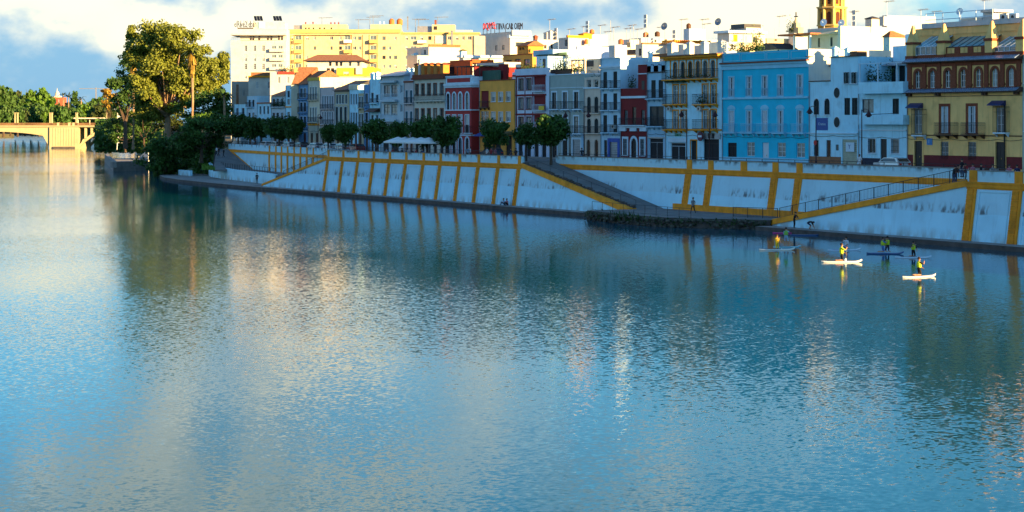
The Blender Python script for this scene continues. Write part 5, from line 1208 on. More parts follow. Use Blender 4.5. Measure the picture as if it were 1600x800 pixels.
h = block('white house with dark attic band behind the slim balconies', 940, 963, 1012, 72, 46, M_WHITE_SUN, [([950, 957], 4, 75, 80)], [(968, 5, 72, 79, 'casement'), (982, 5, 66, 74, 'casement')]); tank(h, 970, 69, 2, .7); h.box(963, 992, 78, 85, -4, 4, M_SASH_D, 'dark_attic'); h.box(972, 984, 62, 72, 4, 3, M_WHITE_SUN, 'stair_head')
for x, yt, kd in ((990, 38, 'none'), (985, 40, 'yagi'), (979, 45, 'yagi'), (996, 46, 'yagi'), (1009, 23, 'panel')): h.antenna(x, yt, 66, 4, kd)
h = block('long white house with orange tiled edge and shaded door', 993, 1004, 1044, 69, 34, M_WHITE_SUN, [([1000], 4, 76, 87)]); b = MB(); b.box(h.w - .2, h.w + .15, -.1, h.depth, h.h, h.h + .2); h.part('tile_edge', b, M_TERRA)
h = block('white terrace storey topped with clay tanks', 983, 1002, 1062, 60, 52, M_WHITE_SUN, [], [(1024, 3, 62, 66, 'casement'), (1040, 4, 61, 66, 'casement')]); tank(h, 1009, 58, 2, .75, M_TANK); tank(h, 1027, 57, 3, .7, M_WOOD)
for x, yt, kd in ((1039, 41, 'dish'), (1065, 31, 'yagi'), (1054, 47, 'panel'), (1030, 43, 'yagi')): h.antenna(x, yt, 62, 4, kd)
h = block('white roof terrace with ochre timber pergola', 1040, 1052, 1110, 75, 38, M_WHITE_SUN)
b = MB()
for k in range(18): y = h.depth * k / 18; b.box(h.w - 3, h.w + .4, y, y + .14, h.Z(1052, 66), h.Z(1052, 62.5))
h.part('pergola', b, M_OCH)
h = block('grey water tower box with brown tank', 1068, 1077, 1089, 45, 44, M_GREYW); tank(h, 1076, 45, 1, .6, M_WOOD)
for x, yt, kd in ((1098, 31, 'yagi'), (1101, 38, 'yagi'), (1123, 34, 'dish'), (1116, 42, 'none')): h.antenna(x, yt, 62, 4, kd)
h = block('low white lean-to with tile hoods beyond the pergola', 1088, 1096, 1124, 62, 46, M_WHITE_SUN, [], [(1106, 5, 65, 70, 'casement')])
h = block('white penthouse with flat roof and dark solar box', 1121, 1139.5, 1196, 52, 42, M_WHITE_SUN, [], [(1149, 6, 54, 65, 'casement', M_OCH, M_OCH)]); b = MB(); b.box(-.3, h.w + .5, -.5, h.depth, h.h, h.h + .35); h.part('roof_slab', b, M_TRIM_W); h.box(1142, 1163, 38, 45, 3, 3, M_SOLAR, 'solar_box'); h.box(1140, 1166, 44, 50, 3.2, 3, M_WHITE_SUN, 'roof_plinth')
for x, yt, kd in ((1218, 26, 'yagi'), (1211, 44, 'none')): h.antenna(x, yt, 60, 5, kd)
h = block('low cream terrace wall below the flat roofed penthouse', 1128, 1134, 1192, 66, 34, M_CREAMY, [], [(1180, 6, 58, 66, 'casement')])
h = block('grey gabled shed between roof terraces', 1180, 1218, 1243, 78, 36, M_GREYW, [([1216], 3, 75, 80)]); b = MB(); z1 = h.Z(1212, 67); b.prism([(-.3, -.4, h.h), (h.w + .3, -.4, h.h), (h.w + .3, h.depth, h.h), (-.3, h.depth, h.h)], [(h.w * .5, -.4, z1), (h.w * .7, -.4, z1), (h.w * .7, h.depth, z1), (h.w * .5, h.depth, z1)]); h.part('roof', b, M_SLATE)
h = block('row of tiled terraces in the sun', 1190, 1198, 1240, 60, 56, M_CREAMY, [], [(1212, 4, 61, 64, 'casement')])
# bell gable with iron cross
h = block('white chapel bell gable carrying an iron cross', 1232, 1241, 1262, 52, 60, M_WHITE_SUN, cat='chapel', name='chapel')
b = MB(); x = h.U(1243, 1); z0 = h.h; b.box(x - 1.2, x + 1.2, .6, 1.6, z0, z0 + .9); b.box(x - .6, x + .6, .7, 1.5, z0 + .9, h.Z(1243, 36, 1)); b.cyl((x, 1.1, h.Z(1243, 36, 1)), .4, .08, .9, 8); g = h.part('bell_gable', b, M_CREAMY)
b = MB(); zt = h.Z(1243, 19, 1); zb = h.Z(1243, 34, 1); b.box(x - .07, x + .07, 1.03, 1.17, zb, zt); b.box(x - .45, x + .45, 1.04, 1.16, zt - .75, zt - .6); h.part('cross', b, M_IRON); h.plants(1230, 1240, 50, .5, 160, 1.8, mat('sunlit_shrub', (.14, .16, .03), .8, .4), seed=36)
h = block('white terrace house with cream awning and two slim doors', 1262, 1313, 1330, 44, 40, M_WHITE_SUN, [([1279.5, 1299], 3.5, 59, 73)]); h.hood(1266, 1310, 48, 55, 1.6, mat('cream_awning', (.72, .58, .34), .8, .1)); h.box(1215, 1266, 52.5, 55, -3, 4, M_TERRA, 'tiled_canopy')
for x in (1241, 1266): b = MB(); u = h.U(x, -2.5); b.box(u - .1, u + .1, -2.6, -2.4, h.Z(x, 79, -2.5), h.Z(x, 54, -2.5)); h.part('canopy_post', b, M_TRIM_W)
h.antenna(1288, 35, 46, 3, 'dish', M_TRIM_W); h.antenna(1316, 36, 46, 4, 'dish', M_TRIM_W)
h = block('wide white party wall in full sun with shadowed chimney', 1309, 1313.5, 1421, 40.5, 38, M_WHITE_SUN); h.chimney(1357, 10, 27, 44, 10, M_WHITE_SUN, M_SASH_D); h.box(1374, 1381, 26, 40, 9, 1.2, M_METAL, 'ventilator')
for x, yt, kd in ((1331, 19, 'yagi'), (1335, 16, 'panel'), (1266, 14, 'none'), (1386, 3, 'yagi')): h.antenna(x, yt, 44, 6, kd)
h = block('upper white roof storey beyond the wide party wall', 1378, 1386, 1462, 24, 52, M_WHITE_SUN)
h = block('white chimney block with little tiled cap beside the yellow house', 1380, 1390, 1398, 58, 33, M_WHITE_SUN); b = MB(); z1 = h.Z(1385, 48); b.prism([(-.2, -.2, h.h), (h.w + .2, -.2, h.h), (h.w + .2, h.depth + .2, h.h), (-.2, h.depth + .2, h.h)], [(h.w * .45, .6, z1), (h.w * .55, .6, z1), (h.w * .55, 1, z1), (h.w * .45, 1, z1)]); h.part('tile_cap', b, M_TERRA)
h = block('shaded white chimney next to the yellow attic', 1414, 1423, 1428, 53, 31.4, M_WHITE_SHADE, base=STREET)
# --- church tower
def church():
    k = 520; px = 1300; c = D(px, 100, k); s = k / FPX
    M_T1 = mat('church_ochre', (.60, .33, .06), .9, .2, 1, .3, 8); M_T2 = mat('church_trim', (.66, .46, .16), .9, .15, 1, .3, 8)
    t = thing('church_tower', (c.x, c.y, STREET), 'ornate ochre church bell tower rising above the roofs', 'church tower'); t.rotation_euler.z = R(90) - ANG + R(20)
    Zp = lambda y: CH - (y - Y0) / FPX * k - STREET
    def part(name, b, m, parent=None, loc=(0, 0, 0), rz=0):
        o = bpy.data.objects.new(name, b.mesh(name, [m] if not isinstance(m, list) else m)); col.objects.link(o); o.parent = parent or t; o.location = loc; o.rotation_euler.z = rz; return o
    r = 24 * s
    def octo(r_, z0, z1, b, r2=None):
        lo = [(r_ * math.cos(R(22.5 + 45 * q)), r_ * math.sin(R(22.5 + 45 * q)), z0) for q in range(8)]; r2 = r2 or r_
        hi = [(r2 * math.cos(R(22.5 + 45 * q)), r2 * math.sin(R(22.5 + 45 * q)), z1) for q in range(8)]; b.prism(lo, hi)
    b = MB(); octo(r * .92, 0, Zp(40), b); part('shaft', b, M_T1)
    b = MB(); octo(r * .80, Zp(40), Zp(12), b); part('belfry', b, M_T1)
    b = MB(); octo(r * 1.0, Zp(41), Zp(39), b); part('lower_cornice', b, M_T2)
    b = MB(); octo(r * 1.02, Zp(13), Zp(11), b); octo(r * .95, Zp(14.5), Zp(13.02), b); part('upper_cornice', b, M_T2)
    b = MB(); octo(r * .72, Zp(11), Zp(-14), b); part('lantern', b, M_T1)
    b = MB(); octo(r * .85, Zp(-14), Zp(-16), b); octo(r * .7, Zp(-16), Zp(-40), b, r * .1); part('spire', b, M_TILE_N)
    for q in range(8):
        a = R(45 * q); ap = .80 * r * math.cos(R(22.5))
        b = MB(); wd, hh = r * .26, Zp(19) - Zp(38); pts = [(-wd / 2, 0), (wd / 2, 0)] + [(x, z) for x, z in arch_pts(wd, hh, wd / 2)][::-1]
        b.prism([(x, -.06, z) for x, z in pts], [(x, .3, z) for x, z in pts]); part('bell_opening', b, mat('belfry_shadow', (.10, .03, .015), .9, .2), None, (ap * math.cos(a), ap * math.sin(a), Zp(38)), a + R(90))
        a2 = R(22.5 + 45 * q); b = MB(); b.cyl((0, 0, 0), .5, .45, Zp(14.6) - Zp(39), 8); part('column', b, M_T2, None, (r * .84 * math.cos(a2), r * .84 * math.sin(a2), Zp(39)))
        b = MB(); b.cyl((0, 0, 0), .35, .3, Zp(-13) - Zp(10.5), 8); part('column', b, M_T2, None, (r * .76 * math.cos(a2), r * .76 * math.sin(a2), Zp(10.5)))
        ap2 = .72 * r * math.cos(R(22.5))
        b = MB(); wd, hh = r * .2, Zp(-10) - Zp(7); pts = [(-wd / 2, 0), (wd / 2, 0)] + [(x, z) for x, z in arch_pts(wd, hh, wd / 2)][::-1]
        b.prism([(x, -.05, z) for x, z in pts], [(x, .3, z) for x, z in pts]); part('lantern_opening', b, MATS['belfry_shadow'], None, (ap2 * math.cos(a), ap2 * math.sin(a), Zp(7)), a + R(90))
church()
# fittings on the front row: a drainpipe and a sagging cable on each house
M_PIPE = mat('grey_drainpipe', (.30, .34, .36), .6, .15); M_CABLE = mat('black_cable', (.02, .02, .022), .7, .1)
for i, h in enumerate([q for q in House.ALL if q.k is None and q.t < 32 and q.root.name.startswith('town_house') and q.px1 < 1600]):
    b = MB(); b.tube([(.14, -.09, 0), (.14, -.09, h.h - .1)], .055, 6); h.part('drainpipe', b, M_PIPE)
    b = MB(); z = 3.45 + .12 * (i % 3); n = max(2, int(h.w / 3)); pts = []
    for k in range(n * 4 + 1): f = (k % 4) / 4; pts.append((h.w * k / (n * 4), -.05, z - .28 * f * (1 - f) * 4 * .5))
    b.tube(pts, .022, 4); h.part('cable', b, M_CABLE)
# ------------------------------------------------------------------ vegetation
M_BARK = mat('bark', (.09, .06, .04), .95, .3, 3, .5, 12); M_BARK_P = mat('pale_bark', (.34, .22, .13), .9, .3, 1.5, .4, 8)
def leaf_mat(name, rgb, var=.5):
    m = mat(name, rgb, .6, var, .7); b = m.node_tree.nodes['Principled BSDF']
    t = m.node_tree; src = b.inputs['Base Color'].links[0].from_socket; tr = t.nodes.new('ShaderNodeBsdfTranslucent'); t.links.new(src, tr.inputs[0])
    mx = t.nodes.new('ShaderNodeMixShader'); mx.inputs[0].default_value = .25; t.links.new(b.outputs[0], mx.inputs[1]); t.links.new(tr.outputs[0], mx.inputs[2])
    t.links.new(mx.outputs[0], t.nodes['Material Output'].inputs[0]); return m
M_ORL = leaf_mat('orange_tree_leaf', (.045, .11, .016)); M_EUC = leaf_mat('eucalyptus_leaf', (.20, .235, .03), .4); M_DKL = leaf_mat('dark_riverside_leaf', (.055, .13, .022))
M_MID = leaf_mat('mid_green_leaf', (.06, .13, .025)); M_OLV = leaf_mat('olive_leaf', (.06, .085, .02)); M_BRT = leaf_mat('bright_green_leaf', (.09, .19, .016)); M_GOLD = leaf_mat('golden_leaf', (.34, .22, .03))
def leaves(b, rnd, c, rx, ry, rz, n, s, droop=0.0, shell=.55):
    for _ in range(n):
        d = Vector((rnd.gauss(0, 1), rnd.gauss(0, 1), rnd.gauss(0, 1)))
        if d.length < 1e-3: continue
        d.normalize(); r_ = shell + (1 - shell) * rnd.random() if rnd.random() < .8 else rnd.random()
        p = Vector((c[0] + d.x * rx * r_, c[1] + d.y * ry * r_, c[2] + d.z * rz * r_))
        a = Vector((rnd.gauss(0, 1), rnd.gauss(0, 1), rnd.gauss(0, .6) - droop)).normalized(); nn = (d + Vector((rnd.gauss(0, .5), rnd.gauss(0, .5), rnd.gauss(0, .5) + .3))).normalized()
        u = a.cross(nn)
        if u.length < .05: continue
        u.normalize(); q = s * rnd.uniform(.6, 1.3); a = a * q; u = u * q * .42
        b.poly([p - a * .5, p + u, p + a * .6, p - u])
def crown_mesh(name, seed, rx, rz, clumps, n, s, m, droop=0.0, flat=0.0, cr=.42):
    rnd = random.Random(seed); b = MB()
    for k in range(clumps):
        d = Vector((rnd.gauss(0, 1), rnd.gauss(0, 1), rnd.gauss(0, .8))).normalized(); f = rnd.uniform(.25, .82)
        c = (d.x * rx * f, d.y * rx * f, d.z * rz * f + (rz * flat))
        q = rnd.uniform(.75, 1.25) * cr; leaves(b, rnd, c, rx * q, rx * q, rz * q, n, s, droop)
    return b.mesh(name, [m])
def trunk_mesh(name, h, r, m, limbs=4, spread=1.0, lh=1.6, seed=1):
    rnd = random.Random(seed); b = MB(); b.tube([(0, 0, -.3), (.03, 0, h * .5), (0, .04, h)], [r * 1.25, r, r * .85], 8)
    for k in range(limbs):
        a = 2 * math.pi * k / limbs + rnd.uniform(-.4, .4); e = Vector((math.cos(a) * spread, math.sin(a) * spread, h + lh * rnd.uniform(.7, 1.2)))
        b.tube([(0, 0, h - .15), (e.x * .4, e.y * .4, h + lh * .45), e], [r * .6, r * .4, r * .15], 6)
    return b.mesh(name, [m])
OC = [crown_mesh('crown', 40 + i, 2.4, 1.75, 34, 130, .38, M_ORL) for i in range(3)]
OT = [trunk_mesh('trunk', 2.3, .17, M_BARK, 4, .9, 1.2, 50 + i) for i in range(2)]
def orange_tree(px, yt, yb, wpx, t, label, i):
    k = (TC + t) / ray(px)[1]; x = PX(px, t); zt, zb = PZ(px, yt, t), PZ(px, yb, t); wd = wpx * k / FPX
    o = thing('orange_tree', (x, t, STREET), label, 'tree', 'clipped street trees along the quay')
    sx = wd / 2 / 2.35; sz = (zt - zb) / 2 / 1.7
    c = bpy.data.objects.new('crown', OC[i % 3]); col.objects.link(c); c.parent = o; c.location = (0, 0, (zt + zb) / 2 - STREET); c.scale = (sx * 1.16, sx * 1.16, sz * (1.08 + .07 * (i % 3))); c.rotation_euler = (.08 * math.sin(i * 2.1), .08 * math.cos(i * 1.7), i * 1.3)
    tr = bpy.data.objects.new('trunk', OT[i % 2]); col.objects.link(tr); tr.parent = o; hh = max(.5, (zb - STREET + .7)) / 2.3; tr.scale = (1, 1, hh); tr.rotation_euler.z = i
TL = [(372, 181, 214, 38, 23, 'clipped tree nearest the big riverside trees'), (398, 182, 214, 34, 23, 'clipped tree before the low white house with orange red terrace'), (436, 183, 216, 50, 21, 'wide clipped tree before the leafy dark balconies'), (460, 184, 217, 28, 20, 'clipped tree before the slim white house with ochre windows'),
      (513, 194, 221, 20, 15, 'small clipped tree before the pale pink house'), (540, 190, 222, 32, 13, 'clipped tree before the dark pitched roof house'), (587, 188, 224, 38, 11, 'clipped tree before the deep curved balconies'), (621, 191, 225, 32, 10, 'clipped tree behind the far end of the white parasols'),
      (667, 184, 227, 46, 9, 'full clipped tree before the ivory house behind the parasols'), (698, 184, 228, 42, 8.5, 'full clipped tree half covering the crimson house'), (772, 187, 226, 40, 7.5, 'upright leafy tree before the plain ochre house'), (822, 193, 227, 36, 6, 'smaller clipped tree at the head of the wide ramp'), (861, 182, 227, 56, 6, 'broad clipped tree at the head of the wide ramp')]
for i, q in enumerate(TL): orange_tree(*q, i)
# --- trees placed by their crown in the view
def view_tree(name, label, k, trunk_px, base_z, clumps, m, n, s, bark, r, droop=0.0, seed=1, group=None, limbs=True, depth=.8, fork=.35):
    """clumps: (px, py, rx_px, rz_px) of leaf masses at forward distance about k"""
    rnd = random.Random(seed); base = D(trunk_px, 0, k); base.z = base_z
    o = thing(name, base, label, 'tree', group); b = MB(); q = MB()
    top = min(c[1] for c in clumps); zt = CH - (top - Y0) / FPX * k
    mid = Vector((base.x, base.y, base_z + (zt - base_z) * fork)); q.tube([(0, 0, -.5), ((mid - base) * .5), mid - base], [r * 1.3, r, r * .8], 9)
    W = max(c[0] + c[2] for c in clumps) - min(c[0] - c[2] for c in clumps); W = W * k / FPX
    for (px, py, rx, rz) in clumps:
        kk = k + rnd.uniform(-.5, .5) * W * depth; c = D(px, py, kk) - base; rr = rx * kk / FPX; rv = rz * kk / FPX
        sub = 7
        for _ in range(sub):
            d = Vector((rnd.gauss(0, .5), rnd.gauss(0, .5), rnd.gauss(0, .5))); cc = (c.x + d.x * rr, c.y + d.y * rr, c.z + d.z * rv)
            leaves(b, rnd, cc, rr * .7, rr * .7, rv * .7, n // sub, s, droop, .3)
        if limbs:
            st = mid - base + Vector((0, 0, -rnd.uniform(0, .25) * (zt - base_z) * fork)); md = st.lerp(c, .5) + Vector((0, 0, -.06 * c.length)); q.tube([st, md, c], [r * .45, r * .28, r * .08], 6)
    for nm, bb, mm in (('crown', b, m), ('trunk', q, bark)):
        ob = bpy.data.objects.new(nm, bb.mesh(nm, [mm])); col.objects.link(ob); ob.parent = o
    return o
euc = [(262, 47, 22, 13), (240, 55, 22, 14), (285, 58, 20, 14), (222, 68, 18, 14), (305, 72, 14, 12), (262, 78, 24, 16), (238, 88, 22, 16), (285, 92, 20, 16), (214, 84, 12, 12), (226, 108, 20, 14), (254, 112, 22, 14), (280, 118, 20, 14), (306, 110, 16, 14), (324, 98, 12, 10), (343, 92, 9, 9), (346, 108, 9, 12), (333, 122, 12, 12), (318, 132, 14, 12), (230, 132, 18, 12), (254, 138, 20, 12), (280, 145, 18, 12), (240, 158, 18, 10), (262, 165, 16, 9), (226, 170, 12, 9), (340, 146, 9, 12), (300, 150, 14, 10), (210, 56, 9, 7), (232, 180, 16, 8)]
rnd = random.Random(8); euc += [(rnd.uniform(212, 322), rnd.uniform(60, 165), rnd.uniform(10, 17), rnd.uniform(9, 13)) for _ in range(16)]
view_tree('eucalyptus_tree', 'towering yellow green eucalyptus in sunlight above the riverside trees', 440, 262, 5, [(a, b_, c * 1.2, d * 1.25) for a, b_, c, d in euc], M_EUC, 1800, .52, M_BARK_P, .75, droop=.8, seed=3)
view_tree('dark_tree', 'tall dusky green tree left of the sunlit eucalyptus', 500, 196, 5, [(205, 108, 14, 11), (190, 122, 16, 12), (178, 130, 12, 9), (200, 138, 18, 14), (184, 150, 16, 12), (204, 160, 16, 12), (214, 120, 10, 10)], M_MID, 800, .65, M_BARK, .5, seed=5)
view_tree('evergreen_tree', 'broad dark evergreen behind the palm and the white tower', 430, 325, 6, [(325, 155, 24, 14), (345, 160, 16, 16), (305, 165, 20, 14), (335, 178, 22, 12), (312, 182, 20, 12), (352, 180, 10, 14)], M_DKL, 800, .55, M_BARK, .45, seed=7)
view_tree('riverside_tree', 'large dark rounded tree leaning over the quay end', 395, 315, 3.5, [(318, 190, 26, 11), (298, 196, 22, 12), (338, 200, 18, 12), (318, 208, 32, 14), (294, 218, 22, 14), (336, 220, 20, 14), (310, 232, 26, 12), (288, 240, 14, 12), (330, 236, 14, 10)], M_DKL, 1100, .5, M_BARK, .35, seed=9)
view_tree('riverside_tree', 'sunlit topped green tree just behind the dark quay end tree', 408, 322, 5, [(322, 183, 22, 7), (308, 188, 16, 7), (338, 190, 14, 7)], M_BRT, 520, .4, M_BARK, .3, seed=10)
view_tree('riverside_tree', 'dark bushy tree with branches dipping into the water', 400, 258, 1.5, [(262, 222, 22, 14), (248, 232, 18, 14), (274, 236, 20, 14), (256, 248, 24, 14), (244, 260, 14, 10), (272, 258, 20, 12), (258, 268, 20, 8), (282, 266, 12, 8)], M_DKL, 1000, .5, M_BARK, .3, seed=11)
view_tree('riverside_tree', 'shaded bank tree above the concrete pontoon', 600, 220, 4, [(225, 190, 18, 12), (208, 200, 16, 10), (228, 208, 18, 10), (205, 214, 16, 9), (190, 210, 12, 8), (222, 224, 14, 8), (240, 200, 14, 12)], M_DKL, 900, .55, M_BARK, .3, seed=12)
view_tree('riverside_tree', 'dark bank tree hiding the end of the bridge', 640, 172, 4, [(178, 200, 14, 9), (166, 212, 14, 9), (182, 216, 14, 9), (162, 224, 10, 7), (176, 228, 14, 7), (192, 196, 10, 8), (198, 182, 10, 8)], M_DKL, 800, .6, M_BARK, .3, seed=13)
view_tree('shrub_tree', 'olive brown shrub in the middle of the shaded bank', 450, 270, 4, [(270, 190, 16, 10), (262, 198, 14, 9), (282, 196, 12, 9), (258, 184, 8, 5)], M_OLV, 420, .45, M_BARK, .25, seed=14)
view_tree('riverside_tree', 'mid green understorey tree at the foot of the eucalyptus', 530, 225, 4, [(240, 186, 16, 10), (222, 178, 14, 9), (205, 184, 14, 9), (250, 200, 16, 10), (228, 196, 16, 10), (192, 176, 10, 8), (183, 190, 12, 8), (212, 200, 14, 9), (262, 182, 12, 8)], M_MID, 700, .5, M_BARK, .3, seed=41)
view_tree('riverside_tree', 'leafy dark bush hiding the base of the white pavilion', 562, 196, 3, [(182, 190, 11, 7), (197, 188, 11, 7), (211, 193, 11, 8), (188, 202, 13, 8), (204, 205, 13, 8), (180, 213, 11, 7), (197, 217, 13, 8), (213, 218, 11, 8), (226, 208, 11, 9), (236, 218, 11, 9)], M_DKL, 650, .6, M_BARK, .3, seed=43)
view_tree('golden_tree', 'small golden tree glowing before the far park', 700, 170, 4, [(166, 148, 6, 6), (173, 153, 6, 6), (168, 161, 6, 6), (175, 164, 4, 5), (163, 142, 4, 3)], M_GOLD, 300, .8, M_BARK, .3, seed=15)
def palm(label, k, px, ytop, base_z, skirt, m=M_MID, n=26, fl=2.6, cat='palm'):
    base = D(px, 0, k); base.z = base_z; zt = CH - (ytop - Y0) / FPX * k; o = thing('palm_tree', base, label, 'palm'); rnd = random.Random(int(px * 7))
    q = MB(); q.tube([(0, 0, -.3), (.15, .1, (zt - base_z) * .5), (0, 0, zt - base_z)], [.38, .28, .26], 8); b = MB(); H_ = zt - base_z
    def frond(b, a, el, L_, sag):
        d = Vector((math.cos(a), math.sin(a), 0)); pts = [Vector((0, 0, H_)) + d * (L_ * f) + Vector((0, 0, math.sin(el) * L_ * f - sag * f * f)) for f in (0, .35, .7, 1)]
        side = Vector((-d.y, d.x, 0))
        for i in range(3):
            w0, w1 = (.08, .45, .35, .05)[i], (.08, .45, .35, .05)[i + 1]; b.quad(pts[i] - side * w0, pts[i] + side * w0, pts[i + 1] + side * w1, pts[i + 1] - side * w1)
    for k_ in range(n): frond(b, rnd.uniform(0, 6.28), rnd.uniform(.1, 1.2), fl * rnd.uniform(.8, 1.1), fl * rnd.uniform(.3, 1.0))
    parts = [('crown', b, m), ('trunk', q, M_BARK_P)]
    if skirt:
        s_ = MB()
        for k_ in range(70):
            a = rnd.uniform(0, 6.28); z = H_ - rnd.uniform(0, skirt); r0 = .35; L_ = rnd.uniform(1.2, 2.2); r1 = rnd.uniform(.6, 1.25) * (1 - .5 * (H_ - z) / skirt); dx, dy = math.cos(a), math.sin(a)
            s_.quad((dx * r0 - dy * .12, dy * r0 + dx * .12, z), (dx * r0 + dy * .12, dy * r0 - dx * .12, z), (dx * r1 + dy * .3, dy * r1 - dx * .3, z - L_), (dx * r1 - dy * .3, dy * r1 + dx * .3, z - L_))
        parts.append(('dead_fronds', s_, M_GOLD))
    for nm, bb, mm in parts:
        ob = bpy.data.objects.new(nm, bb.mesh(nm, [mm])); col.objects.link(ob); ob.parent = o
palm('tall fan palm with hanging golden dead fronds before the eucalyptus', 405, 300, 80, 5, 4.2, M_EUC)
palm('slim palm rising above the shaded bank trees', 470, 208, 100, 5, 1.8, M_EUC)
palm('palm half hidden at the foot of the white tower', 425, 350, 148, 6, 0)
# shade planting on the bank, too dense to count
rnd = random.Random(77); b = MB()
for _ in range(20000):
    f = rnd.random(); px = 150 + 190 * rnd.random(); k = (612 - (px - 150) * .3 + rnd.uniform(-5, 40)) if px < 236 else 560 - (px - 150) * .85 + rnd.uniform(-10, 22); v = D(px, 0, k)
    z = .6 + abs(rnd.gauss(0, 1)) * (4.6 if px < 236 else 2.6) + (px < 235) * 1.5; leaves(b, rnd, (v.x, v.y, min(z, 12)), .5, .5, .4, 1, 1.15)
tag(b.build('undergrowth', M_DKL), 'dark tangled undergrowth covering the river bank', 'undergrowth', kind='stuff')
b = MB()
for _ in range(900):
    v = G(rnd.uniform(316, 336), rnd.uniform(250, 266), 2.5); h_ = rnd.uniform(.2, .6); a = rnd.uniform(0, 6.3); b.poly([(v.x - .15 * math.cos(a), v.y - .15 * math.sin(a), v.z), (v.x + .15 * math.cos(a), v.y + .15 * math.sin(a), v.z), (v.x + rnd.uniform(-.2, .2), v.y, v.z + h_)])
tag(b.build('grass', M_BRT), 'patch of green grass beside the far ramp', 'grass', kind='stuff')
# --- far park
FC = [crown_mesh('crown', 90 + i, 8, 7, 22, 90, 2.3, mm, cr=.45) for i, mm in enumerate((M_MID, M_DKL, M_OLV, M_MID, M_BRT))]
FT = trunk_mesh('trunk', 6, .5, M_BARK, 4, 3, 5, 99)
def far_tree(px, ytop, wpx, k, i, label, base=3.0):
    v = D(px, 0, k); zt = CH - (ytop - Y0) / FPX * k; r_ = wpx * k / FPX / 2; hh = zt - base; rz = min(hh * .46, r_ * 1.5)
    o = thing('park_tree', (v.x, v.y, base), label, 'tree', 'trees of the far park')
    c = bpy.data.objects.new('crown', FC[i % 5]); col.objects.link(c); c.parent = o; c.location = (0, 0, hh - rz); c.scale = (r_ / 8, r_ / 8, rz / 7); c.rotation_euler.z = i
    tr = bpy.data.objects.new('trunk', FT); col.objects.link(tr); tr.parent = o; tr.scale = (1, 1, max(.3, (hh - 1.6 * rz) / 6))
rnd = random.Random(21)
spec = [(6, 129, 26, 'pale tall tree at the picture edge'), (-8, 140, 30, 'tree cut by the picture edge'), (24, 143, 20, 'round tree next to the tall edge tree'), (36, 147, 18, 'fluffy tree left of the tall dome tree'), (60, 133, 32, 'tall domed tree of the far park'), (48, 140, 20, 'shoulder of trees under the domed tree'), (74, 148, 18, 'tree beside the small red tower'), (102, 160, 20, 'low tree before the small red tower'), (128, 157, 22, 'bushy tree right of the cypress'), (140, 151, 24, 'broad tree under the crane boom'), (152, 148, 22, 'tree touching the golden one'), (158, 158, 18, 'tree behind the golden one')]
for i, (px, yt, w_, lab) in enumerate(spec): far_tree(px, yt, w_ * 1.35, 1250 + rnd.uniform(-60, 60), i, lab)
spec2 = ['pale', 'dark', 'olive', 'green', 'light']
for i in range(17):
    px = -6 + i * 11.2; far_tree(px, 163 + rnd.uniform(-4, 7), 30 + rnd.uniform(-4, 6), 1120 + rnd.uniform(-40, 40), i + 2, 'lower %s tree in the park row, %s from the bridge end' % (spec2[(i + 2) % 5], ['first', 'second', 'third', 'fourth', 'fifth', 'sixth', 'seventh', 'eighth', 'ninth', 'tenth', 'eleventh', 'twelfth', 'thirteenth', 'fourteenth', 'fifteenth', 'sixteenth', 'seventeenth'][16 - i]))
view_tree('cypress_tree', 'slender dark cypress in the far park', 1200, 117, 3, [(117, 150, 3.4, 6), (117, 160, 4.6, 8), (118, 172, 5.5, 8)], M_DKL, 260, 1.4, M_BARK, .4, seed=31, limbs=False)
for i, (px, yt) in enumerate(((99, 149), (107, 152), (127, 154), (50, 166), (150, 172))): palm(['palm next to the red tower', 'shorter palm between red tower and cypress', 'palm right of the cypress', 'low palm under the domed tree', 'low palm above the bridge lamp'][i], 1180, px, yt, 3, 0, M_OLV, 18, 5)
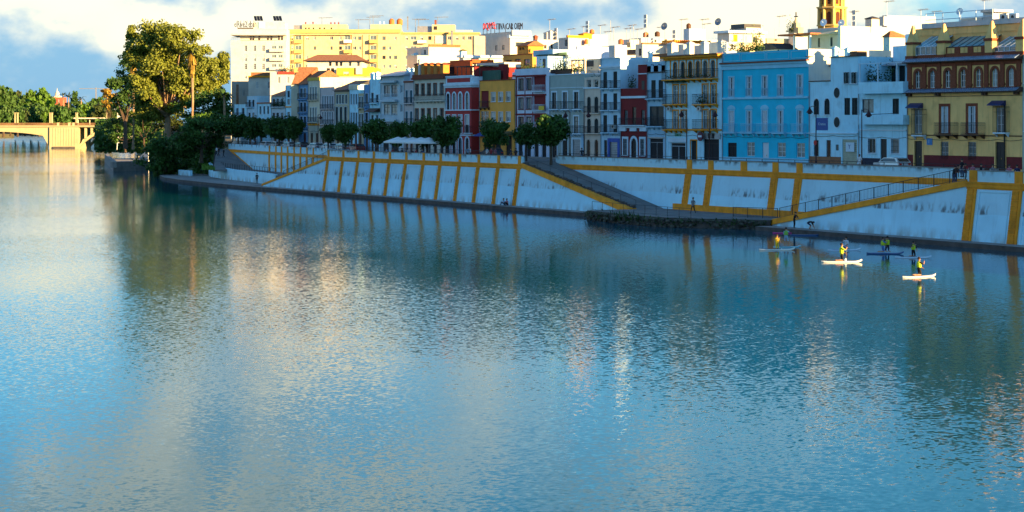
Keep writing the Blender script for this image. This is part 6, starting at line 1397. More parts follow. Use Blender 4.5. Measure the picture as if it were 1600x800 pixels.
# ------------------------------------------------------------------ road bridge
M_BRC = mat('bridge_concrete', (.46, .39, .22), .9, .12, .15, .2, 3, .15, streak=.3)
def bridge():
    k = 821.0; s = k / FPX; c = D(100, 0, k); t = thing('road_bridge', (c.x, c.y, 0), 'cream concrete arch bridge crossing the river by the park', 'bridge'); t.rotation_euler.z = R(90) - ANG
    U = lambda px: (px - 100) * s
    Zp = lambda y: CH - (y - Y0) * s
    def part(name, b, m, parent=None, loc=(0, 0, 0)):
        o = bpy.data.objects.new(name, b.mesh(name, [m] if not isinstance(m, list) else m)); col.objects.link(o); o.parent = parent or t; o.location = loc; return o
    WD = 22.0
    b = MB(); b.box(U(-170), U(235), -.6, WD + .6, Zp(199), Zp(196.6)); part('deck', b, M_BRC)
    b = MB(); b.box(U(-170), U(235), -1.1, -.6, Zp(198), Zp(196.2)); part('deck_edge', b, M_BRC)
    b = MB(); b.box(U(78), U(124), -1, WD + 1, -2, Zp(199)); part('pier', b, M_BRC)
    for k_ in range(9): b = MB(); x = U(84 + k_ * 4.2); b.box(x - .12, x + .12, -1.12, -.98, Zp(228), Zp(200.5)); part('pier_rib', b, M_BRC)
    b = MB(); b.box(U(84), U(118), -1.6, WD + 1.6, -1, Zp(229)); part('pier_footing', b, M_STONE)
    # main arch slab to the left
    xs = [U(78) - (U(78) - U(-172)) * q / 24 for q in range(25)]
    def soffit(x):
        f = (U(78) - x) / (U(78) - U(-172)); g = abs(2 * f - 1)
        return Zp(205.3) - (Zp(205.3) - Zp(214.5)) * g ** 3.2 - (max(0, g - .93) / .07) * (Zp(214.5) - Zp(231))
    b = MB()
    for i in range(24):
        x0, x1 = xs[i + 1], xs[i]; z0, z1 = soffit(x0), soffit(x1); zt = Zp(199)
        b.quad((x0, -.4, z0), (x1, -.4, z1), (x1, -.4, zt), (x0, -.4, zt)); b.quad((x0, WD, z0), (x0, -.4, z0), (x0, -.4, z0), (x0, WD, z0)) if False else None
        b.quad((x0, WD + .4, z0), (x1, WD + .4, z1), (x1, -.4, z1), (x0, -.4, z0)); b.quad((x1, WD + .4, z1), (x0, WD + .4, z0), (x0, WD + .4, zt), (x1, WD + .4, zt))
    part('main_arch', b, M_BRC)
    # approach arch with open spandrels
    b = MB(); n = 12; pts = []
    for q in range(n + 1): f = q / n; px = 124 + 92 * f; y = 231 - 25 * math.sin(f * math.pi) ** .8; pts.append((U(px), Zp(y)))
    for y0, y1 in ((0, 2), (WD - 2, WD)):
        for (xa, za), (xb, zb) in zip(pts[:-1], pts[1:]):
            b.prism([(xa, y0, za), (xb, y0, zb), (xb, y1, zb), (xa, y1, za)], [(xa, y0, za + 1.4), (xb, y0, zb + 1.4), (xb, y1, zb + 1.4), (xa, y1, za + 1.4)])
    part('approach_arch', b, M_BRC)
    for px in (133.5, 143, 152, 161, 179, 188, 197, 207):
        f = (px - 124) / 92; z = Zp(231 - 25 * math.sin(f * math.pi) ** .8) + 1; 
        for y0 in (0, WD - 1.6): b = MB(); b.box(U(px - 1.6), U(px + 1.6), y0, y0 + 1.6, z, Zp(199)); part('spandrel_post', b, M_BRC)
    b = MB(); b.box(U(216), U(240), -1, WD + 1, -1, Zp(199)); part('abutment', b, M_BRC)
    # balustrade
    for y in (-.9, WD + .7):
        b = MB(); b.box(U(-170), U(235), y, y + .2, Zp(192.6), Zp(192)); b.box(U(-170), U(235), y, y + .2, Zp(196.3), Zp(195.6))
        for q in range(260): x = U(-170) + (U(235) - U(-170)) * q / 260; b.box(x, x + .16, y + .03, y + .17, Zp(195.6), Zp(192.6))
        part('balustrade', b, mat('rusty_rail', (.22, .12, .06), .7, .2))
    for px in (91.5, 109, 115.5): b = MB(); b.box(U(px - 1.8), U(px + 1.8), -1, .2, Zp(196.6), Zp(191.5)); part('balustrade_pier', b, M_BRC)
    for px in (24, 27.8, 78.5, 81.5, 119.5, 120.8, 167.5, -30, -26): b = MB(); b.box(U(px - .9), U(px + .9), -.6, .2, Zp(196), Zp(176.5)); b.box(U(px - 1.2), U(px + 1.2), -.8, .4, Zp(177.2), Zp(176)); part('lamp_pylon', b, M_BRC)
    return U, Zp, t, k
U_, Zb, br, kb = bridge()
def on_bridge(px, dy):
    r_ = Vector((SA, CA)); f_ = Vector((-CA, SA)); c = D(100, 0, kb); v = Vector((c.x, c.y)) + r_ * ((px - 100) * kb / FPX) + f_ * dy; return Vector((v.x, v.y, Zb(196.6)))
# white bus on the bridge
def bus(label, px, dy, L_=9.0):
    p = on_bridge(px, dy); o = thing('bus', p, label, 'bus'); o.rotation_euler.z = R(90) - ANG
    def part(name, b, m):
        q = bpy.data.objects.new(name, b.mesh(name, [m])); col.objects.link(q); q.parent = o
    b = MB(); b.box(-L_ / 2, L_ / 2, -1.25, 1.25, .35, 3.1); part('body', b, M_SASH_W)
    b = MB(); b.box(-L_ / 2 + .4, L_ / 2 - .4, -1.27, 1.27, 1.5, 2.4); part('window_band', b, M_GLASS)
    for x in (-L_ / 2 + 1.5, L_ / 2 - 1.8):
        for y in (-1.2, 1.0): b = MB(); ring = [(x + .45 * math.cos(a * math.pi / 6), .45 + .45 * math.sin(a * math.pi / 6)) for a in range(12)]; b.prism([(u, y, z) for u, z in ring], [(u, y + .25, z) for u, z in ring]); part('wheel', b, M_IRON)
bus('white bus standing on the bridge near its wooded end', 163.5, 4, 6.5)
# long low shelter on the bridge approach
p = on_bridge(130, 12); b = MB(); o = thing('tram_shelter', p, 'long pale flat roofed shelter on the bridge', 'shelter'); o.rotation_euler.z = R(90) - ANG
for nm, bx in (('roof', (-6.5, 6.5, -1.5, 1.5, 3.0, 3.5)), ('post', (-5, -4.7, -.2, .2, 0, 3.0)), ('post', (0, .3, -.2, .2, 0, 3.0)), ('post', (4.7, 5, -.2, .2, 0, 3.0))):
    q = MB(); q.box(*bx); ob = bpy.data.objects.new(nm, q.mesh(nm, [M_CREAM])); col.objects.link(ob); ob.parent = o
# white pavilion in the trees
h = House('flat roofed white pavilion among the bank trees', 183, 206, 172.5, M_WHITE_SUN, k=580, depth=8, name='pavilion', cat='pavilion', base=5); h.win([188, 194, 200], 4, 174, 181, 'casement', M_SASH_D, None); h.finish(); b = MB(); b.box(-1, h.w + 1.2, -1.4, 9, h.h, h.h + .45); h.part('roof', b, M_TRIM_W)
for x in (187.5,): b = MB(); u = h.U(x); b.tube([(u, -1.2, h.h), (u - .6, -1.6, -2)], .12, 5); h.part('mast', b, M_METAL)
# small red church with pale lantern and the crane far away
h = House('small red brick church with a pale domed lantern beyond the park', 77, 97.5, 152, mat('far_red_brick', (.36, .10, .05), .9, .2), k=1500, depth=14, name='church', cat='church', base=2); h.win([82, 87, 92], 2, 155, 162, 'casement', M_SASH_D, None, arch=1.0); h.finish()
b = MB(); c = (h.U(86.5), 6, h.h); b.cyl(c, 3.6, 3.2, 1.0, 12); b.cyl((c[0], 6, h.h + 1.0), 1.7, 1.6, 2.6, 12); b.cyl((c[0], 6, h.h + 3.6), 1.4, .5, 1.2, 12); b.cyl((c[0], 6, h.h + 4.8), .35, .08, 2.6, 8); h.part('lantern', b, M_CREAM)
c = D(150, 0, 1700); cr = thing('tower_crane', (c.x, c.y, 2), 'thin tower crane with a level boom beyond the trees', 'crane'); cr.rotation_euler.z = R(90) - ANG; s = 1700 / FPX; zt = CH - (138.5 - Y0) * s - 2
for nm, bx in (('mast', (-.5, .5, -.5, .5, 0, zt + 1)), ('boom', (-26 * s, 28 * s, -.3, .3, zt - .3, zt + .3))):
    q = MB(); q.box(*bx); ob = bpy.data.objects.new(nm, q.mesh(nm, [M_METAL])); col.objects.link(ob); ob.parent = cr
# concrete pontoon platform
A, B, C_ = G(177, 268, 0), G(157, 246, 0), G(232, 266, 0)
B = A.lerp(B, .6)
po = thing('landing_platform', (A.x, A.y, 0), 'concrete landing platform with low walls below the shaded bank', 'platform')
Dp = B + (C_ - A)
def slab(name, pts, z0, z1, m): b = MB(); b.prism([(p.x, p.y, z0) for p in pts], [(p.x, p.y, z1) for p in pts]); return b.build(name, m, po, (A.x, A.y, 0))
slab('base', [A, C_, Dp, B], -1, .9, M_CONC)
def wallseg(a, c, w_, z1):
    n = Vector((c.y - a.y, a.x - c.x, 0)).normalized() * w_; ctr = (A + Dp) / 2
    if ((a + n) - ctr).length > (a - ctr).length: n = -n
    pts = [a, c, c + n, a + n]
    if (pts[1] - pts[0]).cross(pts[2] - pts[1]).z < 0: pts = pts[::-1]
    slab('low_wall', pts, .9, z1, M_CONC)
wallseg(A, B, .8, 2.3); wallseg(A, C_, .8, 2.2); wallseg(C_ + (A - C_) * .0, C_ + (Dp - C_) * .3, .8, 2.6)
wp = G(222, 252, .9); b = MB(); b.prism([(wp.x - 6, wp.y, .9), (wp.x + 5, wp.y, .9), (wp.x + 5, wp.y + 3, .9), (wp.x - 6, wp.y + 3, .9)], [(wp.x + 3, wp.y, 3.6), (wp.x + 5, wp.y, 3.6), (wp.x + 5, wp.y + 3, 3.6), (wp.x + 3, wp.y + 3, 3.6)]); b.build('gangway', M_METAL, po, (wp.x, wp.y, .9))
# ------------------------------------------------------------------ street furniture
def sub_part(o, name, b, m, loc=(0, 0, 0), smooth=False):
    me = b.mesh(name, m if isinstance(m, list) else [m])
    if smooth: me.polygons.foreach_set('use_smooth', [True] * len(me.polygons))
    q = bpy.data.objects.new(name, me); col.objects.link(q); q.parent = o; q.location = loc; return q
def street_lamp(px, yl, side, t, label, banner=False):
    x = PX(px, t); zl = PZ(px, yl, t) - STREET; o = thing('street_lamp', (x, t, STREET), label, 'street lamp', 'iron street lamps along the quay')
    b = MB(); b.cyl((0, 0, 0), .16, .12, .9, 8); b.tube([(0, 0, .9), (0, 0, zl + .7)], [.075, .05], 7); sub_part(o, 'pole', b, mat('dark_red_iron', (.05, .012, .012), .5, .2))
    b = MB(); e = side * 1.15; b.tube([(0, 0, zl + .55), (e * .5, 0, zl + .75), (e, 0, zl + .62)], .035, 5); sub_part(o, 'arm', b, MATS['dark_red_iron'])
    b = MB(); b.cyl((e, 0, zl), .42, .14, .42, 10); b.cyl((e, 0, zl + .42), .14, .04, .25, 8); b.cyl((e, 0, zl - .16), .2, .24, .16, 8); sub_part(o, 'lantern', b, MATS['dark_red_iron'])
    if banner:
        b = MB(); b.box(.1, 2.1, -.03, .03, zl - 2.0, zl - .6); q = sub_part(o, 'banner', b, M_SIGNB); letters('Cristina', .42, M_TRIM_W, q, (1.1, -.04, zl - 1.3), thick=.004)
        b = MB(); ring = [(.0 + .28 * math.cos(a * math.pi / 5), 2.9 + .28 * math.sin(a * math.pi / 5)) for a in range(10)]; b.prism([(u, -.14, z) for u, z in ring], [(u, -.1, z) for u, z in ring]); sub_part(o, 'round_sign', b, mat('traffic_red', (.5, .02, .02), .5, .1))
street_lamp(1275, 176, -1, 15, 'street lamp with a dark blue banner before the oval windowed house', True)
street_lamp(1346.5, 181, 1, 15, 'street lamp before the modern white house')
street_lamp(1073, 181, -1, 15, 'street lamp before the shop with the green script sign'); street_lamp(1108.5, 181, 1, 15, 'street lamp before the grey shop fascia with dark letters')
street_lamp(890.5, 182, -1, 15, 'street lamp before the sage grey house'); street_lamp(912.5, 182, 1, 15, 'street lamp before the rose cream house'); street_lamp(497, 185, 1, 18, 'street lamp before the cream corner house')
# ---- parasols
M_CANV = mat('white_canvas', (.80, .79, .74), .8, .05); M_CHAIR = mat('terrace_chair', (.10, .035, .02), .6, .2)
def parasol_mesh():
    b = MB(); n = 8; top = (0, 0, 3.0); ring = [(1.75 * math.cos(2 * math.pi * k / n), 1.75 * math.sin(2 * math.pi * k / n), 2.25) for k in range(n)]
    for k in range(n):
        a, c = ring[k], ring[(k + 1) % n]; b.poly([top, a, c]); b.quad(c, a, (a[0], a[1], 2.05), (c[0], c[1], 2.05))
    p = MB(); p.tube([(0, 0, 0), (0, 0, 2.95)], .035, 6); p.cyl((0, 0, 0), .35, .3, .1, 10); return b.mesh('canopy', [M_CANV]), p.mesh('pole', [M_METAL])
CAN, POL = parasol_mesh()
for i, (px, lab) in enumerate(((622, 'white parasol furthest from the crimson house'), (633, 'white parasol second from the far end of its row'), (645, 'white parasol in the middle of the row of five'), (658, 'white parasol second nearest the crimson house'), (670, 'white parasol nearest the crimson house'))):
    o = thing('parasol', (PX(px, 6.5), 6.5, STREET), lab, 'parasol', 'white terrace parasols'); a = bpy.data.objects.new('canopy', CAN); c = bpy.data.objects.new('pole', POL)
    for q in (a, c): col.objects.link(q); q.parent = o
    a.rotation_euler.z = i * .3; a.scale = (1.35, 1.35, 1); 
def chair_mesh():
    b = MB()
    for x in (-.19, .19):
        for y in (-.19, .19): b.box(x - .02, x + .02, y - .02, y + .02, 0, .45)
    b.box(-.22, .22, -.22, .22, .45, .49); b.box(-.22, .22, .19, .22, .49, .9); return b.mesh('terrace_chair', [M_CHAIR])
CH_ = chair_mesh()
def table_things(px, t, lab, g):
    x = PX(px, t); o = thing('cafe_table', (x, t, STREET), 'small cafe table ' + lab, 'table', g)
    b = MB(); b.cyl((0, 0, .72), .38, .38, .04, 12); sub_part(o, 'table_top', b, M_METAL); b = MB(); b.tube([(0, 0, 0), (0, 0, .72)], .035, 6); b.cyl((0, 0, 0), .25, .22, .04, 10); sub_part(o, 'pedestal', b, M_IRON)
    for s, w_ in ((-1, 'far'), (1, 'near')): c = link('terrace_chair', CH_, None, (x + s * .75, t, STREET), R(90) * -s); tag(c, 'chair at the %s side of the table %s' % (w_, lab), 'chair', 'cafe chairs')
for px, t, lab in ((1506, 5.2, 'before the yellow house near the ramp top'), (1532, 5.6, 'before the middle of the yellow house'), (1552, 5.2, 'before the second iron oriel'), (1580, 5.2, 'at the end of the yellow house'), (618, 5.3, 'under the furthest parasol'), (640, 5.3, 'under the middle parasol'), (663, 5.3, 'under the nearest parasol')): table_things(px, t, lab, 'cafe tables on the quay')
# ---- cars
def car_meshes(kind):
    body = MB(); L_, W_ = 4.2, 1.72; hw = W_ / 2
    prof = {'car': [(-2.1, .55), (-2.08, .85), (-1.2, .95), (-.55, 1.40), (.75, 1.46), (1.55, 1.38), (2.0, .98), (2.1, .55)], 'van': [(-2.5, .6), (-2.45, 1.0), (-1.9, 1.15), (-1.3, 1.95), (2.3, 2.05), (2.5, 1.9), (2.5, .55), (2.5, .5)]}[kind]
    n = len(prof)
    for k in range(n - 1):
        (x0, z0), (x1, z1) = prof[k], prof[k + 1]; w0 = hw * (1 if z0 < 1.0 else .86); w1 = hw * (1 if z1 < 1.0 else .86)
        body.quad((x0, -w0, z0), (x0, w0, z0), (x1, w1, z1), (x1, -w1, z1)); 
        for s in (-1, 1): body.quad(*([(x0, s * w0, z0), (x1, s * w1, z1), (x1, s * hw, .3), (x0, s * hw, .3)] if s < 0 else [(x0, s * w0, z0), (x0, s * hw, .3), (x1, s * hw, .3), (x1, s * w1, z1)]))
    x0, x1 = prof[0][0], prof[-1][0]; body.quad((x0, -hw, .3), (x0, hw, .3), (x0, hw, prof[0][1]), (x0, -hw, prof[0][1])); body.quad((x1, hw, .3), (x1, -hw, .3), (x1, -hw, prof[-1][1]), (x1, hw, prof[-1][1])); body.quad((x0, -hw, .3), (x1, -hw, .3), (x1, hw, .3), (x0, hw, .3))
    g = MB(); a = prof[3]
    if kind == 'car':
        for s in (-1, 1):
            y = s * (hw * .94 + .03); g.poly([(-1.05, y, 1.0), (1.5, y, 1.0), (1.25, y * .92, 1.35), (-.5, y * .92, 1.35)][::(1 if s < 0 else -1)])
        g.quad((-1.17, -.7, .99), (-1.17, .7, .99), (-.59, .66, 1.39), (-.59, -.66, 1.39)); g.quad((1.97, .7, 1.03), (1.97, -.7, 1.03), (1.6, -.66, 1.36), (1.6, .66, 1.36))
    else:
        for s in (-1, 1): y = s * (hw * .95 + .02); g.poly([(-1.7, y, 1.25), (-.6, y, 1.25), (-.6, y * .93, 1.8), (-1.3, y * .93, 1.8)][::(1 if s < 0 else -1)])
        g.quad((-1.87, -.7, 1.22), (-1.87, .7, 1.22), (-1.36, .66, 1.88), (-1.36, -.66, 1.88))
    wh = MB(); ring = [(.31 * math.cos(q * math.pi / 7), .31 * math.sin(q * math.pi / 7)) for q in range(14)]; wh.prism([(u, -.1, z) for u, z in ring], [(u, .1, z) for u, z in ring])
    rm = MB(); ring = [(.2 * math.cos(q * math.pi / 5), .2 * math.sin(q * math.pi / 5)) for q in range(10)]; rm.prism([(u, -.115, z) for u, z in ring], [(u, .115, z) for u, z in ring])
    lt = MB(); lt.box(-.05, .03, -.16, .16, -.08, .08)
    return body.mesh('body', [M_METAL]), g.mesh('windows', [M_GLASS]), wh.mesh('tyre', [M_IRON]), rm.mesh('rim', [M_METAL]), lt.mesh('light', [M_TRIM_W])
CARM = {k: car_meshes(k) for k in ('car', 'van')}
M_TAIL = mat('tail_light_red', (.55, .02, .01), .3, .05)
def car(px, t, label, paint, kind='car', rz=0.0, group='vehicles parked on the quay street'):
    bd, gl, ty, rm, lt = CARM[kind]; o = thing('parked_car' if kind == 'car' else 'parked_van', (PX(px, t), t, STREET + .004), label, 'car' if kind == 'car' else 'van', group); o.rotation_euler.z = rz
    b = bpy.data.objects.new('body', bd); col.objects.link(b); b.parent = o; b.material_slots[0].link = 'OBJECT'; b.material_slots[0].material = paint
    g = bpy.data.objects.new('windows', gl); col.objects.link(g); g.parent = o
    ex = 1.3 if kind == 'car' else 1.6; xr = 2.07 if kind == 'car' else 2.47
    for x in (-ex, ex):
        for y in (-.78, .78):
            w_ = bpy.data.objects.new('wheel', ty); col.objects.link(w_); w_.parent = o; w_.location = (x, y, .31); r_ = bpy.data.objects.new('rim', rm); col.objects.link(r_); r_.parent = w_
    for x, mm in ((-xr, M_TRIM_W), (xr, M_TAIL)):
        for y in (-.62, .62): l = bpy.data.objects.new('headlight' if x < 0 else 'tail_light', lt); col.objects.link(l); l.parent = o; l.location = (x, y, .75); l.material_slots[0].link = 'OBJECT'; l.material_slots[0].material = mm
M_SILV = mat('silver_car_paint', (.52, .55, .58), .25, .04, metal=.3, spec=.6); M_CARW = mat('white_car_paint', (.78, .78, .78), .3, .03, spec=.6); M_CARD = mat('dark_blue_car_paint', (.02, .05, .09), .25, .05, spec=.6); M_CARR = mat('red_car_paint', (.25, .02, .02), .25, .05, spec=.6)
car(1394, 15.3, 'silver hatchback parked by the yellow brick house', M_SILV)
car(768, 14.5, 'dark blue car behind the upright leafy tree', M_CARD)
car(375, 26, 'white van parked under the trees at the far end', M_CARW, 'van')
for i, (px, mm, lab) in enumerate(((416, M_CARW, 'white car parked under the wide clipped tree'), (432, M_SILV, 'silver car parked by the leafy dark balconies'), (452, M_CARW, 'white car parked before the slim ochre windowed house'), (470, M_CARD, 'dark car parked before the blue glazed balconies'), (493, M_CARW, 'white car parked before the cream corner house'), (515, M_CARW, 'white car parked before the pale pink house'), (534, M_SILV, 'silver car parked before the dark pitched roof house'), (556, M_CARR, 'red car parked before the slim sand coloured house'))): car(px, 18.4 if px > 480 else 22, lab, mm)
# ------------------------------------------------------------------ people and paddle boards
M_SKIN = mat('skin', (.45, .22, .13), .6, .08); M_HAIRD = mat('dark_hair', (.02, .012, .008), .6, .2)
def clothes(name, rgb): return mat('cloth_' + name, rgb, .9, .15, 6)
POSES = {}
def pose_joints(p):
    J = dict(pel=(0, 0, .95), che=(0, 0, 1.27), nek=(0, .01, 1.47), hed=(0, -.02, 1.60), top=(0, -.01, 1.71))
    for s, n in ((-1, 'l'), (1, 'r')):
        J.update({'sh' + n: (s * .18, 0, 1.41), 'el' + n: (s * .25, .03, 1.14), 'wr' + n: (s * .24, -.1, .92), 'ha' + n: (s * .24, -.13, .84), 'hi' + n: (s * .09, 0, .90), 'kn' + n: (s * .11, -.03, .50), 'an' + n: (s * .11, .02, .09), 'to' + n: (s * .12, -.15, .045)})
    def mv(keys, d):
        for k in keys: J[k] = tuple(a + b for a, b in zip(J[k], d))
    up = ['pel', 'che', 'nek', 'hed', 'top', 'shl', 'shr', 'ell', 'elr', 'wrl', 'wrr', 'hal', 'har', 'hil', 'hir']
    if p == 'walk': J['knl'] = (-.1, -.2, .52); J['anl'] = (-.1, -.3, .10); J['tol'] = (-.1, -.46, .07); J['knr'] = (.1, .05, .49); J['anr'] = (.1, .32, .14); J['tor'] = (.1, .2, .05); J['wrl'] = (-.24, .15, .93); J['hal'] = (-.24, .15, .85); J['wrr'] = (.24, -.25, .97); J['har'] = (.23, -.31, .90)
    if p in ('kneel', 'kneel_low'):
        mv(up, (0, 0, -.44))
        for s, n in ((-1, 'l'), (1, 'r')): J['kn' + n] = (s * .13, -.08, .08); J['an' + n] = (s * .13, .34, .07); J['to' + n] = (s * .13, .48, .04)
        J['ell'] = (-.27, -.2, .82); J['wrl'] = (-.1, -.36, .98); J['hal'] = (-.04, -.40, 1.03); J['elr'] = (.25, -.12, .68); J['wrr'] = (.16, -.34, .56); J['har'] = (.1, -.38, .52)
    if p == 'kneel_low': mv(['pel', 'che', 'nek', 'hed', 'top', 'shl', 'shr', 'ell', 'elr', 'wrl', 'wrr', 'hal', 'har', 'hil', 'hir'], (0, .14, -.22))
    if p == 'paddle_stand': J['ell'] = (-.26, -.2, 1.28); J['wrl'] = (-.1, -.36, 1.42); J['hal'] = (-.04, -.40, 1.47); J['elr'] = (.27, -.12, 1.12); J['wrr'] = (.16, -.34, 1.0); J['har'] = (.1, -.38, .95); J['knl'] = (-.15, -.1, .5); J['knr'] = (.15, -.1, .5); J['anl'] = (-.17, .02, .09); J['anr'] = (.17, .02, .09)
    if p == 'sit_chair':
        mv(up, (0, 0, -.42))
        for s, n in ((-1, 'l'), (1, 'r')): J['kn' + n] = (s * .11, -.44, .50); J['an' + n] = (s * .11, -.42, .09); J['to' + n] = (s * .12, -.58, .045)
        J['wrl'] = (-.14, -.36, .66); J['hal'] = (-.12, -.44, .66); J['wrr'] = (.14, -.36, .66); J['har'] = (.12, -.44, .66)
    if p == 'sit_ground':
        mv(up, (0, 0, -.80)); mv(['che'], (0, -.06, 0)); mv(['nek', 'hed', 'top', 'shl', 'shr'], (0, -.14, -.02))
        for s, n in ((-1, 'l'), (1, 'r')): J['kn' + n] = (s * .14, -.42, .48); J['an' + n] = (s * .12, -.52, .08); J['to' + n] = (s * .12, -.66, .045); J['el' + n] = (s * .24, -.22, .40); J['wr' + n] = (s * .1, -.44, .46); J['ha' + n] = (s * .04, -.50, .44)
    if p == 'bend':
        J['pel'] = (0, .22, .72); J['che'] = (0, -.08, .82); J['nek'] = (0, -.28, .78); J['hed'] = (0, -.39, .74); J['top'] = (0, -.49, .70)
        for s, n in ((-1, 'l'), (1, 'r')): J['sh' + n] = (s * .18, -.22, .78); J['el' + n] = (s * .22, -.34, .50); J['wr' + n] = (s * .18, -.44, .26); J['ha' + n] = (s * .16, -.48, .17); J['hi' + n] = (s * .1, .2, .68); J['kn' + n] = (s * .16, -.12, .42)
    if p == 'lean': mv(['che'], (0, -.06, 0)); mv(['nek', 'hed', 'top', 'shl', 'shr'], (0, -.16, -.04)); J['ell'] = (-.24, -.3, 1.12); J['elr'] = (.24, -.3, 1.12); J['wrl'] = (-.1, -.46, 1.08); J['hal'] = (-.05, -.5, 1.08); J['wrr'] = (.1, -.46, 1.08); J['har'] = (.05, -.5, 1.08)
    return J
RAD = dict(pel=.145, che=.15, nek=.055, hed=.098, top=.075, sh=.075, el=.045, wr=.033, ha=.036, hi=.095, kn=.062, an=.042, to=.038)
def body_mesh(p):
    if p in POSES: return POSES[p]
    J = pose_joints(p); names = list(J); idx = {n: i for i, n in enumerate(names)}
    E = [('pel', 'che'), ('che', 'nek'), ('nek', 'hed'), ('hed', 'top')]
    for n in 'lr': E += [('che', 'sh' + n), ('sh' + n, 'el' + n), ('el' + n, 'wr' + n), ('wr' + n, 'ha' + n), ('pel', 'hi' + n), ('hi' + n, 'kn' + n), ('kn' + n, 'an' + n), ('an' + n, 'to' + n)]
    me = bpy.data.meshes.new('skeleton'); me.from_pydata([J[n] for n in names], [(idx[a], idx[b]) for a, b in E], [])
    ob = bpy.data.objects.new('skeleton', me); col.objects.link(ob); md = ob.modifiers.new('skin', 'SKIN'); ss = ob.modifiers.new('sub', 'SUBSURF'); ss.levels = 1; ss.render_levels = 1
    for n, i in idx.items():
        r_ = RAD[n if n in RAD else n[:-1]]; sv = me.skin_vertices[0].data[i]; sv.radius = (r_, r_ * (.72 if n in ('pel', 'che') else 1)); sv.use_root = n == 'pel'
    dg_ = bpy.context.evaluated_depsgraph_get(); out = bpy.data.meshes.new_from_object(ob.evaluated_get(dg_)); bpy.data.objects.remove(ob)
    bm = bmesh.new(); bm.from_mesh(out)
    def tubes(c, d, rad, ln):      # a tapered finger rooted inside the palm
        d = d.normalized(); u = d.cross(Vector((0, 0, 1))); u = u.normalized() if u.length > .01 else Vector((1, 0, 0)); w_ = d.cross(u); rings = []
        for f, q in ((0, 1), (.5, .95), (1, .6)):
            cc = c + d * ln * f + Vector((0, .25 * ln * f * f, -.15 * ln * f * f)); rings.append([bm.verts.new(cc + (u * math.cos(a * math.pi / 2) + w_ * math.sin(a * math.pi / 2)) * rad * q) for a in range(4)])
        for a, b_ in zip(rings[:-1], rings[1:]):
            for k in range(4): bm.faces.new((a[k], a[(k + 1) % 4], b_[(k + 1) % 4], b_[k]))
        bm.faces.new(rings[-1])
    for n, s in (('l', -1), ('r', 1)):
        wv, hv = Vector(J['wr' + n]), Vector(J['ha' + n]); d = (hv - wv).normalized(); sd_ = d.cross(Vector((0, 1, .2))).normalized()
        for k, ln in enumerate((.075, .085, .08, .062)): tubes(hv + sd_ * (k - 1.5) * .019, d + sd_ * (k - 1.5) * .05, .009, ln + .03)
        tubes(wv.lerp(hv, .45) + sd_ * -.03, d * .6 - sd_ * .8, .010, .07)
    hd = Vector(J['hed']); fwd = Vector((0, -1, -.1)) if p != 'bend' else Vector((0, -.4, -.9)); fwd.normalize(); tubes(hd + fwd * .075, fwd, .016, .05)     # nose
    for s in (-1, 1): tubes(hd + Vector((s * .085, 0, 0)), Vector((s, .4, .2)), .022, .03)                                                                # ears
    bm.to_mesh(out); bm.free()
    segs = [('pel', 'che', 1), ('che', 'nek', 1), ('nek', 'hed', 0), ('hed', 'top', 0)]
    for n in 'lr': segs += [('che', 'sh' + n, 1), ('sh' + n, 'el' + n, 1), ('el' + n, 'wr' + n, 0), ('wr' + n, 'ha' + n, 0), ('pel', 'hi' + n, 2), ('hi' + n, 'kn' + n, 2), ('kn' + n, 'an' + n, 3), ('an' + n, 'to' + n, 4)]
    mi = []
    for f in out.polygons:
        best = None
        for a, c, m_ in segs:
            A_, B_ = Vector(J[a]), Vector(J[c]); ab = B_ - A_; q = max(0, min(1, (f.center - A_).dot(ab) / ab.length_squared)); d = (f.center - A_ - ab * q).length / (RAD[a if a in RAD else a[:-1]] * (1 - q) + RAD[c if c in RAD else c[:-1]] * q)
            if best is None or d < best[0]: best = (d, m_)
        mi.append(best[1])
    out.materials.clear()
    for _ in range(5): out.materials.append(M_SKIN)
    out.polygons.foreach_set('material_index', mi); out.polygons.foreach_set('use_smooth', [True] * len(mi))
    # hair cap and life vest
    def blob(c, rx, ry, rz, cut, n=10, rings=6):
        b = MB(); pts = []
        for i in range(rings + 1):
            th = math.pi * .5 - (math.pi * .5 + cut) * i / rings; pts.append([(c[0] + rx * math.cos(th) * math.cos(2 * math.pi * k / n), c[1] + ry * math.cos(th) * math.sin(2 * math.pi * k / n), c[2] + rz * math.sin(th)) for k in range(n)])
        for i in range(rings):
            for k in range(n): b.quad(pts[i][k], pts[i + 1][k], pts[i + 1][(k + 1) % n], pts[i][(k + 1) % n])
        return b
    t_ = Vector(J['hed']).lerp(Vector(J['top']), .45); hair = blob((t_.x, t_.y + .025, t_.z + .02), .112, .118, .115, .35).mesh('hair', [M_HAIRD])
    a, c = Vector(J['pel']), Vector(J['nek']); b = MB(); n = 12; rings = []
    for f, w_ in ((.18, .185), (.45, .20), (.8, .19), (.97, .12)):
        m_ = a.lerp(c, f); rings.append([(m_.x + w_ * math.cos(2 * math.pi * k / n), m_.y + w_ * .82 * math.sin(2 * math.pi * k / n), m_.z) for k in range(n)])
    for i in range(3):
        for k in range(n): b.quad(rings[i][k], rings[i][(k + 1) % n], rings[i + 1][(k + 1) % n], rings[i + 1][k])
    POSES[p] = (out, hair, b.mesh('life_vest', [M_SASH_W]), J); return POSES[p]
